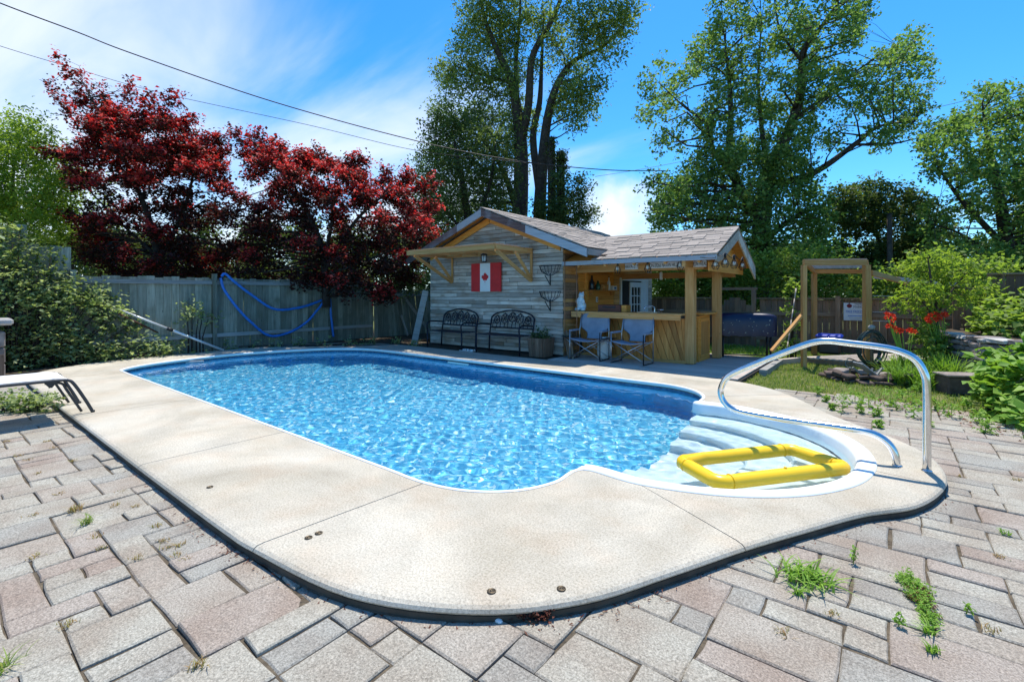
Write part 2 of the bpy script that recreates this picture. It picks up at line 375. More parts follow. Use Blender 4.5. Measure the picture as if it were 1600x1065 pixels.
M = dict(
    concrete=m_concrete('concrete'), paver=m_paver('paver'),
    tool=m_plain('tooled_groove', (0.24, 0.20, 0.16), 0.9),
    edge=m_plain('lip_shade_brown', (0.075, 0.055, 0.038), 0.9, noise=0.3, bump=0.5),  # dark brown that puts the lip's shade into the deck's outer face
    liner=m_liner('liner'), liner_plain=m_plain('liner_plain_blue', (0.04, 0.42, 0.72), 0.5, noise=0.10, nscale=6),
    liner_dark=m_liner('liner_border', True), water=m_water('water'),
    white=m_plain('white_vinyl', (0.80, 0.81, 0.80), 0.4, noise=0.03),
    step=m_plain('white_fibreglass', (0.80, 0.83, 0.83), 0.35, noise=0.025),
    chrome=m_plain('polished_steel', (0.70, 0.70, 0.70), 0.17, 1.0, noise=0.06, nscale=30),
    yellow=m_plain('yellow_vinyl', (0.90, 0.56, 0.014), 0.32, noise=0.04, nscale=3),
    siding=m_wood('whitewashed_siding', [(0.27, 0.205, 0.155), (0.50, 0.43, 0.36), (0.70, 0.64, 0.575)], 0, var=0.38, stain=(0.26, 0.155, 0.085)),
    pine=m_wood('yellow_pine', [(0.42, 0.185, 0.055), (0.56, 0.29, 0.10), (0.66, 0.40, 0.175)], 0, var=0.14, rough=0.7),
    pine_z=m_wood('yellow_pine_upright', [(0.42, 0.185, 0.055), (0.56, 0.29, 0.10), (0.66, 0.40, 0.175)], 2, var=0.14, rough=0.7),
    pine_y=m_wood('yellow_pine_deep', [(0.42, 0.185, 0.055), (0.56, 0.29, 0.10), (0.66, 0.40, 0.175)], 1, var=0.14, rough=0.7),
    orange_y=m_wood('orange_panel', [(0.54, 0.19, 0.03), (0.70, 0.30, 0.06), (0.80, 0.41, 0.11)], 1, var=0.12, rough=0.5),
    orange_x=m_wood('orange_board', [(0.54, 0.19, 0.03), (0.70, 0.30, 0.06), (0.80, 0.41, 0.11)], 0, var=0.15, rough=0.5),
    bar_z=m_wood('bar_front_board', [(0.30, 0.11, 0.025), (0.52, 0.22, 0.055), (0.66, 0.33, 0.10)], 2, var=0.38, rough=0.55),
    fascia=m_wood('grey_painted_board', [(0.27, 0.28, 0.31), (0.36, 0.38, 0.41), (0.44, 0.45, 0.48)], 0, var=0.1),
    barge=m_wood('brown_painted_board', [(0.075, 0.045, 0.045), (0.13, 0.085, 0.08), (0.22, 0.17, 0.17)], 0, var=0.15, stain=(0.3, 0.31, 0.34)),
    grey_z=m_wood('weathered_grey_board', [(0.11, 0.112, 0.085), (0.23, 0.235, 0.185), (0.34, 0.345, 0.285)], 2, var=0.34, stain=(0.12, 0.125, 0.085)),
    grey_y=m_wood('weathered_grey_rail', [(0.15, 0.15, 0.14), (0.27, 0.27, 0.26), (0.36, 0.36, 0.34)], 1, var=0.2),
    brown_z=m_wood('brown_fence_board', [(0.13, 0.075, 0.045), (0.23, 0.14, 0.085), (0.31, 0.21, 0.145)], 2, var=0.38, stain=(0.13, 0.115, 0.10)),
    brown_x=m_wood('brown_fence_rail', [(0.15, 0.09, 0.06), (0.25, 0.165, 0.105), (0.34, 0.24, 0.17)], 0, var=0.2),
    deckwood=m_wood('grey_deck_board', [(0.33, 0.28, 0.24), (0.46, 0.40, 0.345), (0.56, 0.49, 0.42)], 0, var=0.16),
    deckwood_y=m_wood('pale_deck_board', [(0.27, 0.22, 0.18), (0.38, 0.32, 0.27), (0.47, 0.40, 0.33)], 1, var=0.16),
    shingle=m_plain('asphalt_shingle', (0.33, 0.29, 0.255), 0.95, spec=0.1, noise=0.16, nscale=90, bump=0.4, bscale=150, objvar=0.16),
    black=m_plain('black_metal', (0.018, 0.018, 0.022), 0.45, 0.3),
    blackpl=m_plain('black_plastic', (0.02, 0.02, 0.022), 0.4),
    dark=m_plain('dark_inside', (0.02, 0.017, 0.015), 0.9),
    benchm=m_plain('dark_cast_iron', (0.022, 0.022, 0.035), 0.45, 0.5),
    fabric=m_plain('blue_grey_fabric', (0.27, 0.31, 0.38), 0.9, spec=0.1, noise=0.12, nscale=5, bump=0.3, bscale=300),
    alu=m_plain('grey_tube', (0.45, 0.46, 0.48), 0.3, 0.9),
    cover=m_plain('navy_vinyl_cover', (0.008, 0.010, 0.045), 0.35, noise=0.1),
    star=m_plain('pale_star_print', (0.42, 0.42, 0.36), 0.5),
    red=m_plain('red_paint', (0.58, 0.012, 0.014), 0.55, noise=0.08),
    flagwhite=m_plain('white_paint', (0.72, 0.72, 0.70), 0.6, noise=0.05),
    doorwhite=m_plain('door_white_paint', (0.68, 0.69, 0.68), 0.5, noise=0.04),
    glass=m_glass('window_glass'),
    bluehose=m_plain('blue_ribbed_plastic', (0.015, 0.16, 0.55), 0.4),
    bluelid=m_plain('blue_plastic_lid', (0.01, 0.05, 0.48), 0.4),
    hose=m_plain('dark_green_rubber', (0.03, 0.06, 0.055), 0.4),
    soil=m_ground('soil', [(0.05, 0.038, 0.028), (0.10, 0.078, 0.055), (0.15, 0.12, 0.09)], 5),
    sand=m_ground('joint_sand', [(0.05, 0.04, 0.03), (0.11, 0.09, 0.065), (0.19, 0.155, 0.11)], 9),
    ground=m_ground('turf_ground', [(0.07, 0.10, 0.028), (0.13, 0.15, 0.05), (0.24, 0.20, 0.10)], 1.6),
    stone=m_plain('field_stone', (0.24, 0.205, 0.185), 0.9, spec=0.2, noise=0.28, nscale=7, bump=0.8, bscale=22, objvar=0.35),
    stonep=m_plain('pale_stone', (0.44, 0.42, 0.39), 0.85, spec=0.2, noise=0.15, nscale=9, bump=0.5, bscale=30, objvar=0.15),
    rubble=m_plain('brown_slate', (0.10, 0.07, 0.058), 0.8, spec=0.3, noise=0.25, nscale=9, bump=0.6, bscale=25, objvar=0.35),
    bark=m_plain('grey_brown_bark', (0.075, 0.058, 0.045), 0.95, spec=0.1, noise=0.3, nscale=9, bump=1.0, bscale=18),
    barkd=m_plain('dark_bark', (0.05, 0.04, 0.034), 0.95, spec=0.1, noise=0.3, nscale=9, bump=1.0, bscale=18),
    l_willow=m_leaf('leaf_willow', [(0.105, 0.165, 0.045), (0.18, 0.26, 0.075), (0.32, 0.39, 0.14)]),
    l_dark=m_leaf('leaf_dark', [(0.06, 0.095, 0.035), (0.095, 0.145, 0.052), (0.15, 0.20, 0.08)], 0.42),
    l_maple=m_leaf('leaf_norway', [(0.085, 0.165, 0.045), (0.15, 0.26, 0.075), (0.27, 0.385, 0.14)]),
    l_bright=m_leaf('leaf_bright', [(0.14, 0.23, 0.045), (0.21, 0.31, 0.065), (0.31, 0.42, 0.10)], 0.5),
    l_lime=m_leaf('leaf_lime', [(0.156, 0.247, 0.039), (0.234, 0.338, 0.052), (0.312, 0.403, 0.072)], 0.52),
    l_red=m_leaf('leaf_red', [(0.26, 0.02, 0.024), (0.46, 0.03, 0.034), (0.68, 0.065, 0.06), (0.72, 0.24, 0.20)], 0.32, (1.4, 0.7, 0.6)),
    l_bronze_shade=m_leaf('leaf_bronze_shade', [(0.024, 0.020, 0.014), (0.045, 0.024, 0.020), (0.075, 0.018, 0.02), (0.035, 0.040, 0.020), (0.12, 0.02, 0.024)], 0.4, (1.5, 0.6, 0.5)),  # bronze leaf colour, darkened to put the crown's shade into it
    l_ivy=m_leaf('leaf_ivy', [(0.15, 0.22, 0.085), (0.26, 0.335, 0.15), (0.45, 0.51, 0.29)], 0.45),
    l_grass=m_leaf('leaf_grass', [(0.120, 0.208, 0.032), (0.208, 0.320, 0.056), (0.384, 0.384, 0.136)], 0.35),
    l_weed=m_leaf('leaf_weed', [(0.138, 0.275, 0.037), (0.213, 0.375, 0.056), (0.275, 0.425, 0.075)], 0.35),
    l_dry=m_leaf('leaf_dry', [(0.30, 0.16, 0.06), (0.36, 0.25, 0.10), (0.22, 0.24, 0.07)], 0.25),
    l_rust=m_leaf('leaf_rust', [(0.10, 0.025, 0.018), (0.17, 0.05, 0.03), (0.24, 0.12, 0.08)], 0.2),
    l_lily=m_leaf('lily_petal', [(0.62, 0.025, 0.012), (0.72, 0.07, 0.02)], 0.3, (1.2, 0.8, 0.6)),
    pink=m_leaf('pink_petal', [(0.45, 0.12, 0.40), (0.55, 0.2, 0.5)], 0.3, (1.2, 0.8, 1.0)),
    bulb=m_plain('clear_bulb', (0.75, 0.73, 0.66), 0.15),
    brass=m_plain('tarnished_brass', (0.10, 0.08, 0.055), 0.5, 0.8),
    rust=m_plain('rusty_brown_box', (0.11, 0.028, 0.014), 0.6),
    ceramic=m_plain('pale_blue_ceramic', (0.62, 0.74, 0.80), 0.35, noise=0.04),
    copper=m_plain('copper_rod', (0.35, 0.17, 0.09), 0.5, 0.4),
    signw=m_plain('white_sign', (0.66, 0.68, 0.72), 0.5, noise=0.04),
    ink=m_plain('black_ink', (0.012, 0.012, 0.015), 0.7),
    inkblue=m_plain('blue_ink', (0.03, 0.16, 0.55), 0.6),
    inkred=m_plain('dark_red_ink', (0.16, 0.01, 0.015), 0.6),
    bottle=m_plain('dark_bottle', (0.015, 0.02, 0.025), 0.1),
    bottleg=m_plain('green_bottle', (0.02, 0.10, 0.06), 0.1),
    sling=m_plain('white_sling', (0.74, 0.74, 0.73), 0.8, noise=0.03, bump=0.2, bscale=200),
    frame=m_plain('charcoal_tube', (0.045, 0.05, 0.058), 0.4, 0.4),
    cable=m_plain('black_cable', (0.02, 0.02, 0.02), 0.6),
    pot=m_wood('planter_board', [(0.10, 0.065, 0.045), (0.17, 0.11, 0.075), (0.23, 0.16, 0.11)], 2, var=0.2),
    stripw=m_plain('white_pole', (0.7, 0.7, 0.7), 0.35, 0.2),
    steelm=m_plain('brushed_tap', (0.6, 0.6, 0.62), 0.2, 1.0),
)

# ------------------------------------------------------------------ object helpers
def wmat(o):
    m = Matrix.Translation(o.location) @ o.rotation_euler.to_matrix().to_4x4()
    return wmat(o.parent) @ m if o.parent else m
def tag(o, label=None, cat=None, group=None, kind=None):
    if label: o['label'] = label
    if cat: o['category'] = cat
    if group: o['group'] = group
    if kind: o['kind'] = kind
    return o
def thing(name, label, cat, loc=(0, 0, 0), rz=0.0, group=None, kind=None):
    o = bpy.data.objects.new(name, None)
    o.empty_display_size = 0.2
    COL.objects.link(o)
    o.location = loc; o.rotation_euler = (0, 0, rz)
    return tag(o, label, cat, group, kind)
def structure(name, loc=(0, 0, 0)):
    o = bpy.data.objects.new(name, None); COL.objects.link(o); o.location = loc
    o['kind'] = 'structure'
    return o
def link_mesh(name, me, mat, parent=None, local=False):
    """link a mesh written in world coordinates (or in the parent's own when local) under its parent"""
    o = bpy.data.objects.new(name, me)
    COL.objects.link(o)
    if mat is not None and not me.materials: me.materials.append(mat)
    if parent is not None:
        o.parent = parent
        if not local: me.transform(wmat(parent).inverted())
    return o
def np_mesh(name, V, F, smooth=False):
    """V (n,3), F (m,k) all of one size"""
    me = bpy.data.meshes.new(name)
    V = np.asarray(V, dtype=np.float32); F = np.asarray(F, dtype=np.int32)
    m, k = F.shape
    me.vertices.add(len(V)); me.vertices.foreach_set('co', V.ravel())
    me.loops.add(m * k); me.loops.foreach_set('vertex_index', F.ravel())
    me.polygons.add(m); me.polygons.foreach_set('loop_start', np.arange(0, m * k, k, dtype=np.int32))
    me.polygons.foreach_set('loop_total', np.full(m, k, dtype=np.int32))
    if smooth: me.polygons.foreach_set('use_smooth', np.ones(m, dtype=bool))
    me.update(calc_edges=True)
    return me
BOXF = [(0, 3, 2, 1), (4, 5, 6, 7), (0, 1, 5, 4), (1, 2, 6, 5), (2, 3, 7, 6), (3, 0, 4, 7)]
class MB:
    def __init__(s): s.v = []; s.f = []; s.sm = []
    def add(s, vs, fs, smooth=False):
        b = len(s.v); s.v += [tuple(v) for v in vs]
        s.f += [tuple(i + b for i in f) for f in fs]; s.sm += [smooth] * len(fs); return s
    def box(s, c, size, rot=None):
        hx, hy, hz = size[0] / 2, size[1] / 2, size[2] / 2
        vs = [Vector(p) for p in ((-hx, -hy, -hz), (hx, -hy, -hz), (hx, hy, -hz), (-hx, hy, -hz), (-hx, -hy, hz), (hx, -hy, hz), (hx, hy, hz), (-hx, hy, hz))]
        if rot is not None: vs = [rot @ v for v in vs]
        c = Vector(c)
        return s.add([v + c for v in vs], BOXF)
    def rbox(s, c, size, r=0.01, rot=None):
        """box with chamfered edges"""
        h = [size[0] / 2, size[1] / 2, size[2] / 2]
        r = min(r, min(h) * 0.9)
        bm = bmesh.new()
        bmesh.ops.create_cube(bm, size=1)
        for v in bm.verts: v.co = Vector((v.co.x * size[0], v.co.y * size[1], v.co.z * size[2]))
        bmesh.ops.bevel(bm, geom=list(bm.edges), offset=r, segments=1, affect='EDGES', profile=0.5)
        bm.verts.index_update()
        c = Vector(c)
        vs = [((rot @ v.co) if rot is not None else v.co) + c for v in bm.verts]
        fs = [[v.index for v in f.verts] for f in bm.faces]
        bm.free()
        return s.add(vs, fs)
    def prism(s, poly, a, b, axis=2):
        """polygon (2-D) pushed from a to b along the axis"""
        def mk(p, t):
            if axis == 2: return (p[0], p[1], t)
            if axis == 1: return (p[0], t, p[1])
            return (t, p[0], p[1])
        n = len(poly)
        vs = [mk(p, a) for p in poly] + [mk(p, b) for p in poly]
        fs = [tuple(range(n))[::-1], tuple(range(n, 2 * n))] + [(i, (i + 1) % n, n + (i + 1) % n, n + i) for i in range(n)]
        return s.add(vs, fs)
    def tube(s, pts, rad, seg=8, closed=False, caps=True, smooth=True):
        pts = [Vector(p) for p in pts]; n = len(pts)
        rads = rad if isinstance(rad, (list, tuple)) else [rad] * n
        vs = []; prev = None
        for i, p in enumerate(pts):
            if closed: t = pts[(i + 1) % n] - pts[i - 1]
            else: t = pts[min(i + 1, n - 1)] - pts[max(i - 1, 0)]
            t = t.normalized() if t.length > 1e-9 else Vector((0, 0, 1))
            if prev is None:
                u = t.orthogonal().normalized()
            else:
                u = prev - t * prev.dot(t)
                u = u.normalized() if u.length > 1e-6 else t.orthogonal().normalized()
            prev = u; w = t.cross(u)
            for k in range(seg):
                a = 2 * math.pi * k / seg
                vs.append(p + (u * math.cos(a) + w * math.sin(a)) * rads[i])
        fs = []
        m = n if closed else n - 1
        for i in range(m):
            j = (i + 1) % n
            for k in range(seg):
                fs.append((i * seg + k, i * seg + (k + 1) % seg, j * seg + (k + 1) % seg, j * seg + k))
        if caps and not closed:
            fs.append(tuple(range(seg))[::-1]); fs.append(tuple(range((n - 1) * seg, n * seg)))
        return s.add(vs, fs, smooth)
    def lathe(s, prof, c=(0, 0, 0), seg=16):
        """profile of (radius, height) turned about a vertical axis"""
        c = Vector(c); n = len(prof); vs = []
        for (r, z) in prof:
            for k in range(seg):
                a = 2 * math.pi * k / seg
                vs.append(c + Vector((r * math.cos(a), r * math.sin(a), z)))
        fs = []
        for i in range(n - 1):
            for k in range(seg):
                fs.append((i * seg + k, i * seg + (k + 1) % seg, (i + 1) * seg + (k + 1) % seg, (i + 1) * seg + k))
        fs.append(tuple(range(seg))[::-1]); fs.append(tuple(range((n - 1) * seg, n * seg)))
        return s.add(vs, fs, True)
    def sphere(s, c, r, seg=12, rings=8, sq=(1, 1, 1), rot=None):
        c = Vector(c); vs = []; fs = []
        for i in range(rings + 1):
            th = math.pi * i / rings
            for k in range(seg):
                a = 2 * math.pi * k / seg
                v = Vector((r * sq[0] * math.sin(th) * math.cos(a), r * sq[1] * math.sin(th) * math.sin(a), r * sq[2] * math.cos(th)))
                vs.append(((rot @ v) if rot is not None else v) + c)
        for i in range(rings):
            for k in range(seg):
                fs.append((i * seg + k, (i + 1) * seg + k, (i + 1) * seg + (k + 1) % seg, i * seg + (k + 1) % seg))
        return s.add(vs, fs, True)
    def sweep(s, curve, prof, closed=False, smooth=False):
        """profile of (sideways, height) carried along a flat curve; sideways is to the curve's left"""
        n = len(curve); k = len(prof); vs = []
        for i in range(n):
            a = Vector(curve[i - 1]) if (closed or i > 0) else Vector(curve[0])
            b = Vector(curve[(i + 1) % n]) if (closed or i < n - 1) else Vector(curve[-1])
            t = (b - a); t = t.normalized() if t.length > 1e-9 else Vector((1, 0))
            nn = Vector((-t.y, t.x))
            for (o, z) in prof: vs.append((curve[i][0] + nn.x * o, curve[i][1] + nn.y * o, z))
        fs = []
        for i in range(n if closed else n - 1):
            j = (i + 1) % n
            for q in range(k - 1): fs.append((i * k + q, j * k + q, j * k + q + 1, i * k + q + 1))
        return s.add(vs, fs, smooth)
    def mesh(s, name):
        me = bpy.data.meshes.new(name)
        me.from_pydata(s.v, [], s.f)
        me.polygons.foreach_set('use_smooth', s.sm)
        me.update(); return me
    def build(s, name, mat, parent=None, local=False):
        return link_mesh(name, s.mesh(name), mat, parent, local)
def piece(name, parent, c, size, mat, rot=None, bevel=0.0, local=False):
    """one board, stone or block: its own object, origin at its middle"""
    b = MB()
    if bevel: b.rbox((0, 0, 0), size, bevel)
    else: b.box((0, 0, 0), size)
    o = bpy.data.objects.new(name, b.mesh(name)); o.data.materials.append(mat); COL.objects.link(o)
    c = Vector(c)
    rm = rot if rot is not None else Matrix.Identity(3)
    if parent is not None:
        o.parent = parent
        if not local:
            inv = wmat(parent).inverted(); c = inv @ c; rm = inv.to_3x3() @ rm
    o.location = c; o.rotation_euler = rm.to_euler()
    return o
def poly_piece(name, parent, poly, a, b, axis, mat):
    """a board cut to a polygon, its origin at the middle"""
    cx = sum(p[0] for p in poly) / len(poly); cy = sum(p[1] for p in poly) / len(poly); cz = (a + b) / 2
    mb = MB().prism([(p[0] - cx, p[1] - cy) for p in poly], a - cz, b - cz, axis)
    o = bpy.data.objects.new(name, mb.mesh(name)); o.data.materials.append(mat); COL.objects.link(o)
    c = Vector((cx, cy, cz) if axis == 2 else (cx, cz, cy) if axis == 1 else (cz, cx, cy))
    if parent is not None:
        o.parent = parent; c = wmat(parent).inverted() @ c
    o.location = c
    return o
def copy_tree(o, parent=None):
    c = o.copy(); COL.objects.link(c); c.parent = parent
    for ch in [x for x in bpy.data.objects if x.parent == o]: copy_tree(ch, c)
    return c
def beam(mb, p, q, w, h, up=(0, 0, 1)):
    """square timber from p to q"""
    p, q = Vector(p), Vector(q); t = (q - p)
    l = t.length; t.normalize()
    s = t.cross(Vector(up)); s = s.normalized() if s.length > 1e-5 else Vector((1, 0, 0))
    u = s.cross(t)
    rot = Matrix((t, s, u)).transposed()
    return mb.box((p + q) / 2, (l, w, h), rot)
def beam_piece(name, parent, p, q, w, h, mat, up=(0, 0, 1)):
    p, q = Vector(p), Vector(q); t = (q - p)
    l = t.length; t.normalize()
    s = t.cross(Vector(up)); s = s.normalized() if s.length > 1e-5 else Vector((1, 0, 0))
    u = s.cross(t)
    return piece(name, parent, (p + q) / 2, (l, w, h), mat, Matrix((t, s, u)).transposed())
def catmull(pts, n=8, closed=False):
    P = [np.array(p, float) for p in pts]; out = []
    m = len(P)
    for i in range(m if closed else m - 1):
        p0 = P[i - 1] if (closed or i > 0) else 2 * P[0] - P[1]
        p1 = P[i]; p2 = P[(i + 1) % m]
        p3 = P[(i + 2) % m] if (closed or i + 2 < m) else 2 * P[-1] - P[-2]
        for k in range(n):
            t = k / n
            out.append(0.5 * ((2 * p1) + (-p0 + p2) * t + (2 * p0 - 5 * p1 + 4 * p2 - p3) * t * t + (-p0 + 3 * p1 - 3 * p2 + p3) * t ** 3))
    if not closed: out.append(P[-1])
    return [tuple(float(x) for x in p) for p in out]
def text_obj(name, s, size, mat, parent, M4, depth=0.0015, squash=1.0):
    cu = bpy.data.curves.new(name, 'FONT'); cu.body = s; cu.size = size; cu.extrude = depth
    cu.align_x = 'CENTER'; cu.align_y = 'CENTER'
    tmp = bpy.data.objects.new('tmp_text', cu); COL.objects.link(tmp)
    dg = bpy.context.evaluated_depsgraph_get()
    me = bpy.data.meshes.new_from_object(tmp.evaluated_get(dg))
    bpy.data.objects.remove(tmp)
    me.transform(Matrix.Diagonal((squash, 1, 1, 1))); me.transform(M4)
    return link_mesh(name, me, mat, parent)
def in_poly(p, poly):
    x, y = p[0], p[1]; c = False; j = len(poly) - 1
    for i in range(len(poly)):
        if ((poly[i][1] > y) != (poly[j][1] > y)) and (x < (poly[j][0] - poly[i][0]) * (y - poly[i][1]) / (poly[j][1] - poly[i][1]) + poly[i][0]): c = not c
        j = i
    return c

# ------------------------------------------------------------------ foliage helpers
rng = np.random.default_rng(11)
def unit(v): return v / np.maximum(np.linalg.norm(v, axis=-1, keepdims=True), 1e-9)
def leaves_mesh(name, P, size, var=0.35, aspect=0.55, up=0.6, direction=None, dirw=0.0, fold=0.25):
    """one folded leaf blade at each point; up is how far the blades lie flat"""
    n = len(P); P = np.asarray(P, float)
    nrm = rng.normal(size=(n, 3)); nrm[:, 2] = np.abs(nrm[:, 2]); nrm = unit(unit(nrm) + np.array([0, 0, up]))
    d = rng.normal(size=(n, 3))
    if direction is not None: d = unit(d) * (1 - dirw) + np.asarray(direction) * dirw
    d = unit(d - nrm * (d * nrm).sum(1, keepdims=True))
    s = np.cross(nrm, d)
    L = (size * (1 + var * rng.uniform(-1, 1, n)))[:, None]
    Wd = L * aspect * 0.5
    a = P - d * L * 0.5; b = P + d * L * 0.5
    l = P + s * Wd + nrm * L * fold * 0.5 - d * L * 0.08
    r = P - s * Wd + nrm * L * fold * 0.5 - d * L * 0.08
    V = np.empty((n * 4, 3)); V[0::4] = a; V[1::4] = r; V[2::4] = b; V[3::4] = l
    i = np.arange(n) * 4
    F = np.empty((n * 2, 3), int)
    F[0::2] = np.stack([i, i + 1, i + 2], 1); F[1::2] = np.stack([i, i + 2, i + 3], 1)
    return np_mesh(name, V, F)
def sprig_points(centers, radii, per, k=7, length=0.35, shell=0.55, droop=0.0, flat=1.0):
    """leaf points gathered on little twigs inside each clump"""
    out = []
    for c, r, n in zip(centers, radii, per):
        n = max(1, int(n))
        dirs = unit(rng.normal(size=(n, 3)))
        rr = r * (shell + (1 - shell) * rng.random((n, 1))) * rng.random((n, 1)) ** 0.35
        o = np.asarray(c) + dirs * rr * np.array([1, 1, flat])
        g = unit(dirs + rng.normal(size=(n, 3)) * 0.6 + np.array([0, 0, -droop]))
        t = rng.random((n, k, 1))
        p = o[:, None, :] + g[:, None, :] * t * length + rng.normal(size=(n, k, 3)) * length * 0.17
        out.append(p.reshape(-1, 3))
    return np.concatenate(out)
def limb_pts(limb):
    """limb given as photo pixel, depth and radius -> smooth world polyline with radii"""
    q = [tuple(at(x, y, d)) + (r,) for (x, y, d, r) in limb]
    return catmull(q, 5)
def poly_clumps(poly, n, rmin, rmax, depth, dr, sep=0.75):
    xs = [p[0] for p in poly]; ys = [p[1] for p in poly]; out = []
    tries = 0
    while len(out) < n and tries < n * 60:
        tries += 1
        x = rng.uniform(min(xs), max(xs)); y = rng.uniform(min(ys), max(ys))
        if not in_poly((x, y), poly): continue
        r = rng.uniform(rmin, rmax)
        d = depth + rng.uniform(-dr, dr)
        if any(abs(d - o[3]) < dr * 0.5 and math.hypot(x - o[0], y - o[1]) < (r + o[2]) * 0.5 * sep for o in out) and tries < n * 50: continue
        out.append((x, y, r, d))
    return out
def tree(name, label, limbs, clumps, leaf, mat, bark, dens=1.0, aspect=0.55, up=0.5, k=7, slen=0.35, droop=0.0, flat=1.0, cat='tree', group=None, twigs=True, shell=0.4):
    """clumps: (photo x, y, radius in pixels, depth)"""
    L = [limb_pts(l) for l in limbs]
    base = L[0][0]
    t = thing(name, label, cat, (base[0], base[1], -0.12), 0, group)
    C = np.array([at(x, y, d) for (x, y, r, d) in clumps]); Rr = np.array([r * d / FPX for (x, y, r, d) in clumps])
    per = np.maximum(3, dens * 26 * (Rr / slen) ** 2)
    P = sprig_points(C, Rr, per, k, slen, shell, droop, flat)
    link_mesh('crown', leaves_mesh('crown', P, leaf, aspect=aspect, up=up), mat, t)
    mb = MB()
    for l in L: mb.tube([p[:3] for p in l], [max(0.008, p[3]) for p in l], 8 if l[0][3] > 0.06 else 6)
    if twigs:
        nodes = np.array([p for l in L for p in l])
        for c, r in zip(C, Rr):
            dd = np.linalg.norm(nodes[:, :3] - c, axis=1) + np.maximum(0, nodes[:, 2] - c[2]) * 1.2
            j = int(dd.argmin()); n0 = nodes[j, :3]
            r0 = min(nodes[j, 3] * 0.6, 0.012 + 0.012 * np.linalg.norm(c - n0))
            mid = (n0 + c) / 2 + rng.normal(size=3) * 0.08 * np.linalg.norm(c - n0) + np.array([0, 0, 0.06 * np.linalg.norm(c - n0)])
            mb.tube([tuple(n0), tuple(mid), tuple(c)], [r0, r0 * 0.7, r0 * 0.4], 5)
            for q in range(4):
                e = c + unit(rng.normal(size=3) + np.array([0, 0, 0.3])) * r * 0.85
                mb.tube([tuple(c), tuple((c + e) / 2 + rng.normal(size=3) * 0.05 * r), tuple(e)], [r0 * 0.4, r0 * 0.28, 0.004], 4, caps=False)
    mb.build('trunk', bark, t)
    return t
def blades_mesh(name, base, height, width, lean, n, spread, curl=0.5, seg=3):
    """grass-like blades from around base points (arrays)"""
    base = np.asarray(base, float)
    N = len(base) * n
    b = np.repeat(base, n, 0) + np.concatenate([rng.normal(size=(N, 2)) * spread, np.zeros((N, 1))], 1)
    a = rng.uniform(0, 2 * math.pi, N); dv = np.stack([np.cos(a), np.sin(a), np.zeros(N)], 1)
    sv = np.stack([-np.sin(a), np.cos(a), np.zeros(N)], 1)
    h = height * rng.uniform(0.55, 1.15, N); ln = lean * rng.uniform(0.2, 1.2, N)
    V = np.empty((N, (seg + 1) * 2, 3))
    for i in range(seg + 1):
        t = i / seg
        c = b + dv * (ln * h * (t ** 1.7))[:, None] + np.array([0, 0, 1]) * (h * (t - curl * 0.35 * t ** 3 * ln))[:, None]
        w = width * (1 - t) ** 0.7 * 0.5 + 0.0004
        V[:, i * 2] = c - sv * w; V[:, i * 2 + 1] = c + sv * w
    i0 = (np.arange(N) * (seg + 1) * 2)[:, None]
    F = np.concatenate([np.stack([i0[:, 0] + 2 * i, i0[:, 0] + 2 * i + 1, i0[:, 0] + 2 * i + 3, i0[:, 0] + 2 * i + 2], 1) for i in range(seg)])
    return np_mesh(name, V.reshape(-1, 3), F)

# ================================================================== SETTING
# ---- ground: one sheet to the horizon
gmb = MB()
NG = 60
ext = [-600, -200, -80, -40, -25] + list(np.linspace(-20, 30, 41)) + [40, 60, 100, 250, 600]
# the sheet has an opening where the pool is dug
HOLE = (-12.0, 0.6, 1.6, 7.6)
gx = sorted(set([round(v, 3) for v in ext] + [HOLE[0], HOLE[1]])); gy = sorted(set([round(v, 3) for v in ext] + [HOLE[2], HOLE[3]]))
gv = []; gf = []
for i, x in enumerate(gx):
    for j, y in enumerate(gy): gv.append((x, y, -0.16))
for i in range(len(gx) - 1):
    for j in range(len(gy) - 1):
        cx, cy = (gx[i] + gx[i + 1]) / 2, (gy[j] + gy[j + 1]) / 2
        if HOLE[0] < cx < HOLE[1] and HOLE[2] < cy < HOLE[3]: continue
        a = i * len(gy) + j
        gf.append((a, a + len(gy), a + len(gy) + 1, a + 1))
gmb.add(gv, gf)
tag(gmb.build('ground', M['ground']), kind='structure')

# ---- pool outline and deck band (inner point, outer point), going round with the pool on the left hand
CS = (-1.55, 4.66); RS = 1.46                     # round step bay
def sc(a, r=RS): return (CS[0] + r * math.cos(R(a)), CS[1] + r * math.sin(R(a)))
band = [((-11.46, 4.6), (-12.45, 4.6)), ((-11.40, 3.75), (-12.40, 3.0)), ((-11.13, 2.85), (-12.0, 1.9)), ((-10.72, 2.34), (-11.3, 1.25)), ((-10.2, 2.27), (-10.5, 1.07)),
        ((-9.0, 2.27), (-9.0, 1.06)), ((-7.0, 2.27), (-7.0, 1.06)), ((-5.5, 2.27), (-5.5, 1.06)), ((-4.63, 2.27), (-4.63, 1.06)), ((-3.6, 2.27), (-3.6, 1.065)), ((-3.0, 2.27), (-3.0, 1.07)), ((-2.6, 2.27), (-2.55, 1.085)),
        ((-2.26, 2.36), (-1.85, 1.18)), ((-2.0, 2.57), (-1.34, 1.44)), ((-1.87, 2.86), (-1.02, 1.78)), ((-1.84, 3.2), (-0.80, 2.2))]
band2 = [((-1.38, 3.2), (-0.58, 2.66)), (sc(-62), (-0.36, 3.07)), (sc(-42), (-0.12, 3.5)), (sc(-22), (0.14, 4.02)), (sc(-4), (0.30, 4.5)), (sc(12), (0.33, 4.92)),
         (sc(28), (0.25, 5.35)), (sc(44), (0.03, 5.74)), (sc(60), (-0.25, 6.08)), (sc(80), (-0.52, 6.42)), ((-1.62, 6.12), (-0.68, 6.7))]
